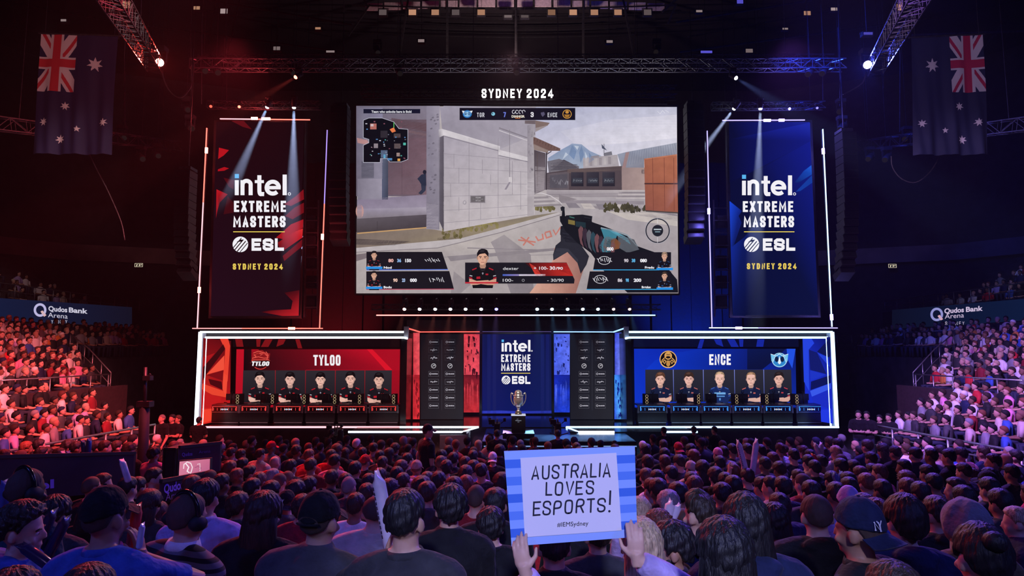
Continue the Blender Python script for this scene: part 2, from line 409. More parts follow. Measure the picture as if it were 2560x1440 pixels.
# tubular guard rails
def rail(name, pts, posts, label, h=1.0, r=.028, mids=(.5,), group='guard rails along the stands', m=None):
    """pts: points along the walking surface edge; rail follows them at height h"""
    o = empty(name, pts[0], label, 'railing', group); m = m or mat('rail_steel', (.42, .42, .45), .35, .8, noise=.15); p0 = Vector(pts[0])
    L = [Vector(p) - p0 for p in pts]
    MB().tube([p + Vector((0, 0, h)) for p in L], r, 8).build('top_rail', m, o, True)
    for f in mids: MB().tube([p + Vector((0, 0, h * f)) for p in L], r * .7, 6).build('middle_rail', m, o, True)
    seg = [(L[i + 1] - L[i]).length for i in range(len(L) - 1)]; tot = sum(seg)
    for k in range(posts):
        d = tot * k / (posts - 1); i = 0
        while i < len(seg) - 1 and d > seg[i]: d -= seg[i]; i += 1
        p = L[i].lerp(L[i + 1], d / seg[i]); MB().tube([p, p + Vector((0, 0, h))], r * .9, 6).build('post', m, o, True)
    return o
for s, side, t in ((-1, 'red-lit', 'red'), (1, 'violet-lit', 'blue')):
    rail('guard_rail', [(s * 11.9, 8, .6), (s * 11.9, 15, .6), (s * 11.7, 21.3, .55)], 12, 'long steel guard rail before the front row of the %s side stand' % side, .95, .034, (.35, .68))
    rail('guard_rail', [(s * 15.5, 19.6, 2.05), (s * 15.5, 24.8, 2.05)], 6, 'short steel guard rail on the parapet of the %s side stand' % side, .95, .025)
    rail('guard_rail', [(s * 15.6, 25.1, 2.1), (s * 17.4, 26.5, 3.0), (s * 19.4, 28.2, 3.7)], 6, 'sloping stair rail climbing beside the end of the %s fixed seats' % side, .95, .022)
    rail('guard_rail', [(s * 25.1, 20, 6.46), (s * 25.1, 43, 6.46)], 18, 'upper tier guard rail above the ribbon board over the %s stand' % side, .75, .024)
    if s > 0:
        rail('guard_rail', [(s * 20.5, 30, 3.9), (s * 20.5, 44, 3.9)], 9, 'dim guard rail before the dark seats by the blue booth, under the ribbon board', .95, .024)

# exit signs on the wall band
def exit_sign(px, py, Y, lab):
    o = empty('exit_sign', at(px, py, Y), lab, 'exit sign', 'lit exit signs on the hall wall')
    MB().box((0, 0, 0), (.6, .1, .3)).build('housing', BLACK, o)
    b = MB()
    for bx, w, h in ((0, .54, .02), ): b.box((0, -.056, .12), (w, .01, h)).box((0, -.056, -.12), (w, .01, h)).box((-.27, -.056, 0), (.02, .01, .26)).box((.27, -.056, 0), (.02, .01, .26))
    b.box((-.12, -.056, .02), (.1, .01, .05)).box((-.14, -.056, -.04), (.05, .01, .08)).box((.05, -.056, 0), (.07, .01, .12)).box((.16, -.056, .0), (.09, .01, .03)).box((.18, -.056, .03), (.03, .01, .08))
    b.build('lit_panel', glow('exit_glow', (.95, .85, .6), .9), o); return o
exit_sign(8, 622, 41.2, 'lit exit sign high on the wall above the crowd of the upper red tier')
exit_sign(348, 663, 44.5, 'lit exit sign on the dark wall between upper tier and red tower')
exit_sign(2230, 665, 44.5, 'lit exit sign on the dark wall beside the blue tower speakers')
exit_sign(2550, 628, 41.2, 'lit exit sign high on the wall above the crowd of the upper violet tier')

# ribbon boards with the arena name
def atX(px, py, X):
    d = at(px, py, 10.0) - Vector((0, 0, CAMZ)); k = X / d.x
    return Vector((X, d.y * k, CAMZ + d.z * k))
class ArtX(Art):
    def __init__(s, X): Art.__init__(s, 0); s.X = X
    def poly(s, pts, col, cols=None):
        n = len(s.v); sg = 1 if s.X > 0 else -1
        for p in pts:
            w = atX(p[0], p[1], s.X); w.x -= sg * s.lay * .003; s.v.append(tuple(w))
        s.f.append(tuple(range(n, n + len(pts)))); s.c.append([lin(c) if isinstance(c, str) else c for c in cols] if cols else [lin(col) if isinstance(col, str) else col] * len(pts)); return s
class ArtP(Art):
    """picture on a vertical plane through two floor points"""
    def __init__(s, A, B): Art.__init__(s, 0); s.A = Vector(A); s.n = Vector((B[1] - A[1], -(B[0] - A[0]), 0)).normalized()
    def poly(s, pts, col, cols=None):
        n = len(s.v); o = Vector((0, 0, CAMZ))
        for p in pts:
            d = at(p[0], p[1], 10.0) - o; k = (s.A - o).dot(s.n) / d.dot(s.n); w = o + d * k * (1 - .0008 * (s.lay + 1)); s.v.append(tuple(w))
        s.f.append(tuple(range(n, n + len(pts)))); s.c.append([lin(c) if isinstance(c, str) else c for c in cols] if cols else [lin(col) if isinstance(col, str) else col] * len(pts)); return s
ART = led_art('led_picture')
for s, lab in ((-1, 'navy ribbon board with the arena name above the red-lit stand'), (1, 'navy ribbon board with the arena name above the violet-lit stand')):
    o = empty('ribbon_board', (s * 25, 30, 5.4), lab, 'LED board', 'LED ribbon boards on the side stands')
    a = ArtX(s * 24.98)
    if s < 0:
        T = lambda x, y: (x, y); c0, c1 = '#08142b', '#081020'
        a.poly([(-60, 741), (330, 768), (330, 818), (-60, 797)], c0, ['#0a1b3a', c1, c1, '#0a1b3a'])
        a.up().ring(100, 775, 13, 14, 6, '#b9b4dc'); a.poly([(101, 779), (106, 776), (116, 788), (110, 792)], '#d8b0b0')
        K = .075
        a.text('Qudos', 121, 777, 12.5, '#c9c6d8', 168, .03, sh=K); a.text('Bank', 172, 780.5, 12.5, '#c9c6d8', 219, .03, sh=K)
        a.text('Arena', 120, 793, 12.5, '#c9c6d8', 169, 0, sh=K); a.caps('SYDNEY', 119, 800, 168, 809, '#c0bdd0', .13, .5, .7)
    else:
        c0, c1 = '#08142e', '#060c1e'
        a.poly([(2230, 775), (2620, 742), (2620, 797), (2230, 824)], c0, [c1, '#091a3a', '#091a3a', c1])
        a.up().ring(2342, 786, 13, 14, 6, '#8d8ecb'); a.poly([(2344, 790), (2349, 787), (2358, 798), (2352, 801)], '#d8a8b8')
        K = -.075
        a.text('Qudos', 2361, 783.5, 12.5, '#c9b8d8', 2410, .03, sh=K); a.text('Bank', 2415, 779.5, 12.5, '#c9b8d8', 2457, .03, sh=K)
        a.text('Arena', 2362, 797, 12.5, '#c9b8d8', 2410, 0, sh=K); a.caps('SYDNEY', 2363, 804, 2411, 813, '#c0b0d0', .13, .5, .7)
    p = a.build('display', ART, o); p.location = Vector((-s * 25, -30, -5.4))
# ------------------------------------------------------------------ stage decks
SZ = 1.1
DECK = mat('stage_deck_gloss', (.012, .012, .016), .13, noise=.15, nscale=2)
SKIRT = mat('stage_skirt', (.02, .02, .024), .6, noise=.2)
PALE = mat('pale_stage_panel', (.55, .56, .60), .45, noise=.06, nscale=3)
WHITE_LED = glow('white_led', (.78, .86, 1), 3.2); BLUE_LED = glow('blue_white_led', (.42, .66, 1), 3.6); RED_LED = glow('red_led', (1, .15, .11), 2.6)
PINK_LED = glow('pink_led', (1, .45, .50), 1.8); VIO_LED = glow('violet_led', (.30, .26, 1), 4.5)
def xa(px, Y): return (px - CX) * Y / F / (math.cos(PITCH))
def X_(px, Y): return at(px, 1050, Y).x
def thing(name, label, cat, loc=(0, 0, 0), group=None): return empty(name, loc, label, cat, group)
o = thing('stage', 'wide black glossy stage with lit front edges under both player booths', 'stage', (0, 24, .1))
def rel(ob): return Vector(ob.location)
class LB(MB):
    """MB in world coordinates for a part of a thing placed elsewhere"""
    def done(s, name, m, parent, smooth=False):
        d = rel(parent); s.v = [(v[0] - d.x, v[1] - d.y, v[2] - d.z) for v in s.v]; return s.build(name, m, parent, smooth)
xl, xr = X_(487, 24), X_(2095, 24)
LB().box2((xl, 24, .1), (xr, 32, SZ)).done('deck', DECK, o)
tl0, tl1, tr0, tr1 = X_(872, 22.6), X_(1166, 22.6), X_(1425, 22.6), X_(1735, 22.6)
LB().box2((tl0, 22.6, .1), (tl1, 24, SZ)).done('thrust', DECK, o); LB().box2((tr0, 22.6, .1), (tr1, 24, SZ)).done('thrust', DECK, o)
LB().box2((X_(1206, 20.4), 20.4, .1), (X_(1590, 20.4), 24, SZ - .03)).done('centre_deck', DECK, o)
b = LB(); b.box2((X_(1100, 22.55), 22.55, .1), (tl1, 22.6, SZ - .1)); b.box2((tl1, 22.6, .1), (tl1 + .05, 25.5, SZ - .06)); b.done('pale_side_panel', PALE, o)
def strip(parent, p, q, m, r=.03, name='light_strip'):
    b = LB(); b.bar(p, q, r * 2); return b.done(name, m, parent)
e = .03
strip(o, (xl, 23.97, SZ), (X_(1000, 24), 23.97, SZ), PINK_LED, e); strip(o, (X_(1000, 24), 23.97, SZ), (X_(1197, 24), 23.97, SZ), WHITE_LED, e)
strip(o, (X_(1415, 24), 23.97, SZ), (xr, 23.97, SZ), BLUE_LED, e)
strip(o, (tl0, 22.57, SZ), (tl1 - .15, 22.57, SZ), WHITE_LED, e); strip(o, (tl1 - .15, 22.57, SZ), (X_(1196, 24), 23.9, SZ), WHITE_LED, .02)
strip(o, (tr0 + .3, 22.57, SZ), (X_(1535, 22.6), 22.57, SZ), WHITE_LED, e); strip(o, (X_(1664, 22.6), 22.57, SZ), (tr1 + .1, 22.57, SZ), BLUE_LED, e); strip(o, (tr0 + .3, 22.57, SZ), (X_(1415, 24), 23.9, SZ), BLUE_LED, .02)
strip(o, (X_(1210, 20.4), 20.37, .93), (X_(1590, 20.4), 20.37, .93), glow('dim_blue_led', (.25, .4, .8), .8), .015)
# tall black back drape of the stage
b = LB()
for i in range(60):
    x0 = -15 + 30 * i / 60; b.box2((x0, 32.0 + (.12 if i % 2 else 0), .1), (x0 + .5, 32.2 + (.12 if i % 2 else 0), 13.5))
o2 = b.build('backdrop_curtain', mat('black_drape', (.006, .006, .008), .95, noise=.3)); tag(o2, 'tall pleated black curtain hanging behind the whole stage set', 'curtain')

# ------------------------------------------------------------------ player booths
BOOTH = {}
def booth(s):
    red = s < 0; led = WHITE_LED if red else BLUE_LED
    P = (lambda x: x) if red else (lambda x: 2582 - x)
    o = thing('player_booth', 'red team player booth with glowing white frame' if red else 'blue team player booth with glowing blue-white frame', 'player booth', (X_(P(750), 24), 24, SZ), 'player booths on the stage')
    XL = X_(P(492), 24); XR = X_(P(1008), 24); zt = at(P(750), 830, 24).z; zi = at(P(750), 844, 24).z
    xi = X_(P(505), 24)
    BOOTH[s] = dict(o=o, XL=XL, XR=XR, zt=zt, zi=zi, xi=xi, P=P)
    LB().box2((XL, 24.02, zi), (XR, 28, zt)).done('canopy', BLACK, o)
    b = LB(); xb = xi + s * .56; xo = xb + s * .14
    b.add([(XL, 24.02, SZ), (xi, 24.02, SZ), (xb, 27.7, SZ), (xo, 27.7, SZ), (XL, 24.02, zi), (xi, 24.02, zi), (xb, 27.7, zi), (xo, 27.7, zi)], [(3, 2, 1, 0), (4, 5, 6, 7), (0, 1, 5, 4), (1, 2, 6, 5), (2, 3, 7, 6), (3, 0, 4, 7)]); b.done('side_wall', BLACK, o)
    LB().box2((xo, 27.7, SZ), (XR, 28, zt)).done('back_wall', BLACK, o)
    b = LB(); b.box2((XR - s * .0, 24.6, SZ), (XR + s * .22, 28, zi)); b.done('end_post', GLOSS, o)
    # pale reveal inside the lit frame, then the strips
    b = LB(); b.box2((XL + -s * .06, 24.0, SZ + .02), (xi, 24.02, zt - .05)); b.done('frame_face', mat('frame_reveal', (.22, .23, .27), .4, noise=.05), o)
    b = LB(); b.box2((X_(P(1006), 23.9), 23.9, zi - .05), (X_(P(1017), 23.9), 24.1, zt + .2)); b.done('end_fin', PALE, o)
    strip(o, (XL, 23.96, zt), (XR, 23.96, zt), led, .035); strip(o, (xi, 23.96, zi), (XR, 23.96, zi), led, .035)
    strip(o, (XR, 23.96, zi), (XR - s * .16, 23.6, zi - .04), led, .03)
    strip(o, (XL, 23.96, SZ + .05), (XL, 23.96, zt), led, .05); strip(o, (xi - s * .035, 23.95, SZ + .05), (xi - s * .035, 23.95, zi), led, .022)
    return o
booth(-1); booth(1)

# ------------------------------------------------------------------ desks, monitors, computers, chairs
DESKB = mat('desk_black', (.014, .014, .018), .3, noise=.2); DESKS = mat('desk_silver', (.45, .45, .5), .3, .9, noise=.1)
def make_desk(red):
    o = thing('gaming_desk', 'x', 'desk', (0, 0, 0)); w = 1.17
    MB().box((0, 0, .33), (w - .04, .62, .5)).build('body', DESKB, o)
    MB().box((0, .05, .72), (w, .8, .035)).build('desk_top', DESKB, o)
    b = MB()
    for sx in (-1, 1):
        b.add([(sx * (w / 2 - .02), -.37, .72), (sx * (w / 2 - .09), -.37, .72), (sx * (w / 2 - .06), -.37, .42), (sx * (w / 2), -.37, .42), (sx * (w / 2 - .02), -.30, .72), (sx * (w / 2 - .09), -.30, .72), (sx * (w / 2 - .06), -.30, .42), (sx * (w / 2), -.30, .42)],
              [(0, 1, 2, 3), (4, 5, 6, 7), (0, 1, 5, 4), (1, 2, 6, 5), (2, 3, 7, 6), (3, 0, 4, 7)])
    b.box((0, -.345, .715), (w - .1, .05, .025)).box((0, -.345, .455), (w - .1, .05, .022)).build('trim_frame', DESKS, o)
    f = MB().box((0, -.325, .585), (w - .16, .03, .22)).build('front_panel', mat('desk_panel_red' if red else 'desk_panel_blue', (.03, .006, .008) if red else (.006, .012, .05), .25), o)
    c = glow('desk_red_line', (1, .06, .05), 1.6) if red else glow('desk_blue_line', (.05, .3, 1), 1.6)
    b = MB(); b.box((0, -.347, .66), (w - .22, .012, .014)).box((-w / 2 + .13, -.347, .58), (.02, .012, .16)).box((w / 2 - .13, -.347, .58), (.02, .012, .16))
    for k in range(7): b.box((-.42 + .14 * k, -.343, .56), (.008, .008, .10))
    b.build('light_line', c, f)
    b = MB(); r = random.Random(3)
    for k in range(5): b.box((-.13 + .06 * k, -.345, .555), (.03, .01, .06 if k % 2 else .045)).box((-.13 + .06 * k + .015, -.345, .57), (.03, .01, .014))
    b.build('name_lettering', glow('desk_name', (.8, .85, 1), .9), f)
    MB().box((0, -.30, .05), (w - .1, .05, .03)).build('base_rail', DESKS, o); MB().box((0, 0, .04), (w - .1, .5, .08)).build('plinth', DESKB, o)
    return o
def make_monitor():
    o = thing('monitor', 'x', 'monitor'); M = mat('monitor_plastic', (.03, .03, .033), .4, noise=.15)
    MB().box((0, 0, .27), (.44, .03, .25)).box((0, -.025, .27), (.26, .03, .14)).build('panel', M, o)
    MB().tube([(0, -.03, .02), (0, -.05, .25), (0, -.03, .44)], .02, 8).build('stand_neck', M, o, True)
    MB().box((0, -.02, .012), (.26, .2, .024)).build('foot', M, o)
    MB().tube([(-.03, -.03, .42), (-.05, -.04, .5), (.05, -.04, .5), (.03, -.03, .42)], .016, 6).build('handle', STEEL, o, True)
    return o
def make_pc(gold):
    o = thing('computer_tower', 'x', 'computer')
    MB().box((0, 0, .19), (.17, .42, .37)).build('case', BLACK, o)
    b = MB()
    for k in range(3):
        for i in range(14):
            a, c = 2 * PI * i / 14, 2 * PI * (i + 1) / 14
            b.bar((.05 * math.cos(a), -.215, .07 + .115 * k + .05 * math.sin(a)), (.05 * math.cos(c), -.215, .07 + .115 * k + .05 * math.sin(c)), .011)
    b.build('fan_ring', glow('warm_fan', (1, .72, .38), .55), o); return o
def make_chair():
    o = thing('gaming_chair', 'x', 'chair'); m = mat('chair_leatherette', (.02, .02, .024), .45, noise=.2)
    MB().loft([(0, 0, .42, .24, .24), (0, 0, .47, .27, .26), (0, 0, .53, .25, .25)], 16).build('seat', m, o, True)
    MB().loft([(0, -.22, .5, .20, .05), (0, -.24, .62, .22, .06), (0, -.26, .8, .22, .06), (0, -.28, .93, .17, .055), (0, -.29, 1.02, .13, .05)], 16).build('backrest', m, o, True)
    MB().tube([(0, 0, .08), (0, 0, .42)], .03, 8).build('gas_column', STEEL, o, True)
    b = MB()
    for k in range(5): b.bar((0, 0, .08), (.3 * math.cos(k * 1.257), .3 * math.sin(k * 1.257), .05), .04, .03)
    b.build('star_base', STEEL, o)
    for sx in (-1, 1): MB().tube([(sx * .24, 0, .5), (sx * .3, 0, .7), (sx * .3, .2, .72)], .025, 6).build('armrest', m, o, True)
    return o
ORD = ['first', 'second', 'third', 'fourth', 'fifth', 'sixth', 'seventh', 'eighth', 'ninth', 'tenth']
monitor0, pc0, chair0 = make_monitor(), make_pc(True), make_chair()
used0 = set()
def place(src, loc, label, group, rz=0.0):
    c = src if src.name not in used0 else copy_tree(src)
    used0.add(src.name); c.location = loc; c.rotation_euler = (0, 0, rz); c['label'] = label; c['group'] = group; return c
for s in (-1, 1):
    red = s < 0; team = 'red' if red else 'blue'; d0 = make_desk(red)
    cs = [(567, 640, 725, 804, 884, 962), (1628, 1710, 1786, 1863, 1940, 2022)][0 if red else 1]
    mon = [(577, 651, 727, 806, 882, 955), (1633, 1705, 1779, 1858, 1936, 2010)][0 if red else 1]
    pcs = [(596, 683, 762, 838, 900, 985), (1616, 1745, 1840, 1915, 1990, 0)][0 if red else 1]
    for i in range(6):
        place(d0, (X_(cs[i] + 0, 25.2), 25.3, SZ), 'black %s-lit gaming desk, %s from the %s end of the %s booth' % (team, ORD[i], 'outer' if red else 'inner', team), '%s booth desks' % team)
        place(monitor0, (X_(mon[i], 25.25), 25.25, SZ + .7375), 'black monitor seen from behind on the %s %s booth desk' % (ORD[i], team), '%s booth monitors' % team)
        place(chair0, (X_(mon[i] + 6, 26.3), 26.3, SZ), 'black gaming chair behind the %s %s booth desk' % (ORD[i], team), '%s booth chairs' % team, PI)
        if pcs[i]: place(pc0, (X_(pcs[i], 25.4), 25.45, SZ + .7375), 'computer with warm glowing fan rings beside the %s %s booth monitor' % (ORD[i], team), '%s booth computers' % team)

# ------------------------------------------------------------------ trophy on its pedestal
GOLDS = mat('trophy_silver_gilt', (.88, .82, .74), .24, .85, noise=.08, nscale=12)
TY = 21.6; ty = lambda py: at(1296, py, TY).z; tx = X_(1296, TY); zped = ty(1036)
o = thing('trophy_pedestal', 'black square pedestal carrying the trophy at stage centre', 'pedestal', (tx, TY, SZ - .03))
w = 34 * TY / F
LB().box2((tx - w / 2, TY - .2, SZ + .12), (tx + w / 2, TY + w - .2, zped - .03)).done('column', mat('pedestal_black', (.010, .011, .014), .25, noise=.15), o)
LB().box2((tx - w * 1.12, TY - .45, SZ - .03), (tx + w * 1.12, TY + .7, SZ + .12)).done('plinth', BLACK, o)
LB().box2((tx - w / 2 - .01, TY - .21, zped - .03), (tx + w / 2 + .01, TY + w - .19, zped)).done('lit_top', glow('pedestal_top', (.7, .72, .9), .8), o)
pa = Art(TY - .205); pa.text('IEM', 1292, 1049, 2, '#8a8fa5'); pa.text('Champion', 1296, 1052.5, 2.6, '#a9adc0', centre=True); pa.text('2024', 1296, 1056, 1.8, '#8a8fa5', centre=True)
p_ = pa.build('small_lettering', ART, o); p_.location = -rel(o)
o = thing('trophy', 'silver-gilt two-handled cup trophy on the black pedestal', 'trophy', (tx, TY, zped))
def lathe(prof, n=28):
    return MB().loft([(0, 0, z, r, r) for r, z in prof], n)
u = (ty(975) - zped) / .80
LB_ = lambda prof: [(r * u, z * u) for r, z in prof]
spot('added_trophy_light', (tx - 1.2, TY - 7, 9.5), (tx, TY, zped + .4), (1, .86, .74), 4500, 8, .5, .25)  # unseen spot added to brighten the trophy
lathe(LB_([(.115, 0), (.115, .04), (.10, .05), (.10, .075), (.112, .08), (.10, .10)])).build('foot', mat('trophy_foot', (.25, .2, .14), .3, .9), o, True)
lathe(LB_([(.09, .10), (.05, .13), (.035, .17), (.045, .20), (.06, .215), (.05, .23), (.11, .28), (.15, .36), (.17, .46), (.165, .55), (.16, .60)])).build('bowl', GOLDS, o, True)
lathe(LB_([(.175, .60), (.185, .615), (.175, .63), (.13, .64), (.135, .68), (.125, .735), (.09, .78), (.04, .80), (.0, .803)])).build('lid', GOLDS, o, True)
for s in (-1, 1):
    pts = [(s * .12, .29), (s * .19, .36), (s * .235, .46), (s * .25, .58), (s * .24, .68), (s * .215, .72), (s * .19, .70), (s * .185, .64)]
    MB().tube([(a * u, 0, c * u) for a, c in pts], .017 * u, 8).build('handle', GOLDS, o, True)
# ------------------------------------------------------------------ pictures on the LED walls
def intel(a, x0, y0, x1, y1, col='#f2f0f6', blue='#58b4f0'):
    w, h = x1 - x0, y1 - y0; t = .078 * w
    p = lambda u, v: (x0 + u * w, y0 + v * h)
    a.rect(*p(0, 0), *p(.08, .2), blue); a.rect(*p(0, .29), *p(.077, 1), col); a.rect(*p(.11, .29), *p(.187, 1), col)
    a.line(chaikin([p(.148, .64), p(.150, .40), p(.225, .30), p(.305, .40), p(.305, .60), p(.305, 1)]), t, col)
    a.line(chaikin([p(.473, .06), p(.473, .5), p(.473, .955), p(.53, .945), p(.565, .95)]), t, col); a.rect(*p(.385, .29), *p(.56, .43), col)
    ex, ey, er = x0 + .73 * w, y0 + .645 * h, .118 * w
    pts = [(ex + er * math.cos(math.radians(q)), ey + er * .97 * h / (.41 * w) * 1.0 * math.sin(math.radians(q)) * (.41 * w / h)) for q in range(0, -316, -15)]
    a.line(pts, t, col); a.rect(ex - er, ey - t * .42, ex + er + t * .45, ey + t * .42, col)
    a.rect(*p(.92, .03), *p(1, 1), col); a.ring(x1 + .05 * w, y1 - .06 * h, .024 * w, .024 * w, .012 * w, col, 12)
def iem(a, ix, ex, mx, line, circ, esl, bg='#140a10'):
    intel(a, *ix); a.caps('EXTREME', *ex, '#f2f0f6', .205, .16, .5); a.caps('MASTERS', *mx, '#f2f0f6', .205, .14, .5)
    a.rect(line[0], line[1] - line[3], line[2], line[1] + line[3], '#e8cf5a')
    cx, cy, r = circ; a.ell(cx, cy, r, r, '#f2f0f6', 28); a.up()
    for k, (off_, f0, f1, th) in enumerate(((-.42, -1.0, .80, .11), (-.10, -1.0, .72, .13), (.26, -1.0, .78, .13), (.60, -1.0, .9, .10))):
        h_ = math.sqrt(max(.01, 1 - off_ * off_)); dx, dy, nx, ny = .64, -.77, .77, .64
        a.line([(cx + r * (nx * off_ + dx * h_ * f0 * .99), cy + r * (ny * off_ + dy * h_ * f0 * .99)), (cx + r * (nx * off_ + dx * h_ * f1), cy + r * (ny * off_ + dy * h_ * f1))], th * r, bg)
    a.poly([(cx - r * .5, cy - r * .28), (cx - r * .02, cy - r * .62), (cx + r * .5, cy - r * .60), (cx + r * .1, cy - r * .36)], bg)
    a.caps('ESL', *esl, '#f2f0f6', .26, .14, 1.0)
def portrait(a, cx, cy, k, skin, hair, shirt, trim, style=0, arms=True, hs=1.0):
    """head-and-arms portrait of a player; (cx, cy) head centre, k pixels per unit of half a head width"""
    P = lambda pts: [(cx + x * k, cy + y * k) for x, y in pts]
    sk2 = tuple(c * .62 for c in lin(skin)); sk = lin(skin); sh = lin(shirt); sh2 = tuple(c * 2.2 + .006 for c in sh); hr = lin(hair)
    a.poly(P([(-.55, .9), (.55, .9), (.62, 2.1), (-.62, 2.1)]), sk2)
    a.poly(P([(-.6, 1.75), (-1.6, 2.05), (-2.3, 2.6), (-2.6, 4.3), (-2.1, 4.9), (-1.9, 5.9), (1.9, 5.9), (2.1, 4.9), (2.6, 4.3), (2.3, 2.6), (1.6, 2.05), (.6, 1.75), (.3, 2.25), (0, 2.4), (-.3, 2.25)]), sh)
    a.up()
    a.poly(P([(-.6, 1.75), (-.3, 2.25), (0, 2.4), (.3, 2.25), (.6, 1.75), (.75, 1.85), (.35, 2.5), (0, 2.62), (-.35, 2.5), (-.75, 1.85)]), sh2)
    for s in (-1, 1):
        a.poly(P([(s * 1.2, 1.95), (s * 2.05, 2.3), (s * 2.0, 2.5), (s * 1.15, 2.15)]), trim)
        a.poly(P([(s * 2.62, 3.75), (s * 2.0, 3.9), (s * 2.02, 4.15), (s * 2.66, 4.0)]), trim); a.poly(P([(s * 2.5, 3.4), (s * 2.0, 3.5), (s * 2.0, 3.65), (s * 2.55, 3.55)]), '#c9c6d0')
    a.poly(P([(-.2, 3.0), (0, 2.85), (.2, 3.0), (0, 3.35)]), '#8c8a98'); a.poly(P([(.55, 3.1), (1.05, 3.1), (1.05, 3.4), (.55, 3.4)]), trim); a.poly(P([(-1.2, 3.7), (-.5, 3.65), (-.45, 4.1), (-1.2, 4.15)]), trim)
    if arms:
        a.poly(P([(-2.6, 4.05), (-2.0, 4.2), (-1.2, 4.5), (1.1, 4.35), (1.3, 4.75), (-1.1, 5.25), (-2.2, 5.3), (-2.6, 4.8)]), sk); a.up()
        a.poly(P([(2.6, 4.05), (2.0, 4.2), (1.3, 4.45), (-1.3, 4.6), (-1.35, 4.95), (.9, 5.3), (2.2, 5.3), (2.6, 4.8)]), tuple(c * .85 for c in sk))
        a.line(P([(-1.2, 5.05), (.8, 4.95)]), .08 * k, sk2)
    a.up()
    for s in (-1, 1): a.ell(cx + s * 1.0 * k, cy + .12 * k, .17 * k, .32 * k, sk2, 10)
    a.poly(P([(-.98, -.7), (-.5, -1.35), (.5, -1.35), (.98, -.7), (1.0, .25), (.8, .95), (.38, 1.42), (-.38, 1.42), (-.8, .95), (-1.0, .25)]), sk); a.up()
    a.poly(P([(.98, -.7), (1.0, .25), (.8, .95), (.38, 1.42), (.1, 1.42), (.62, .7), (.72, -.4)]), tuple(c * .7 for c in sk)); a.up()
    for s in (-1, 1):
        a.poly(P([(s * .2, -.2), (s * .72, -.26), (s * .75, -.14), (s * .2, -.08)]), hr); a.ell(cx + s * .45 * k, cy + .08 * k, .17 * k, .08 * k, '#2a1a1c', 8)
    a.poly(P([(-.06, .0), (.08, .0), (.2, .55), (-.16, .55)]), tuple(c * .75 for c in sk)); a.line(P([(-.33, .93), (.33, .93)]), .09 * k, '#8a4a48')
    fr = [(-.92, -.3), (-.6, -.62), (-.1, -.45 if style == 2 else -.72), (.45, -.62 if style == 2 else -.78), (.92, -.3)] if style != 3 else [(-.85, -.95), (0, -1.12), (.85, -.95)]
    top = 1.62 * hs
    a.up(); a.poly(P([(-1.05, -.05), (-1.12, -.8), (-.75, -1.45), (-.2, -top - .05), (.4, -top), (.85, -1.4), (1.12, -.8), (1.05, -.05)] + fr[::-1]), hr)
    a.up(); a.poly(P([(-.7, -1.25), (-.15, -top + .12), (.45, -top + .2), (.2, -1.05), (-.35, -1.0)]), tuple(c * 1.9 + .006 for c in hr))

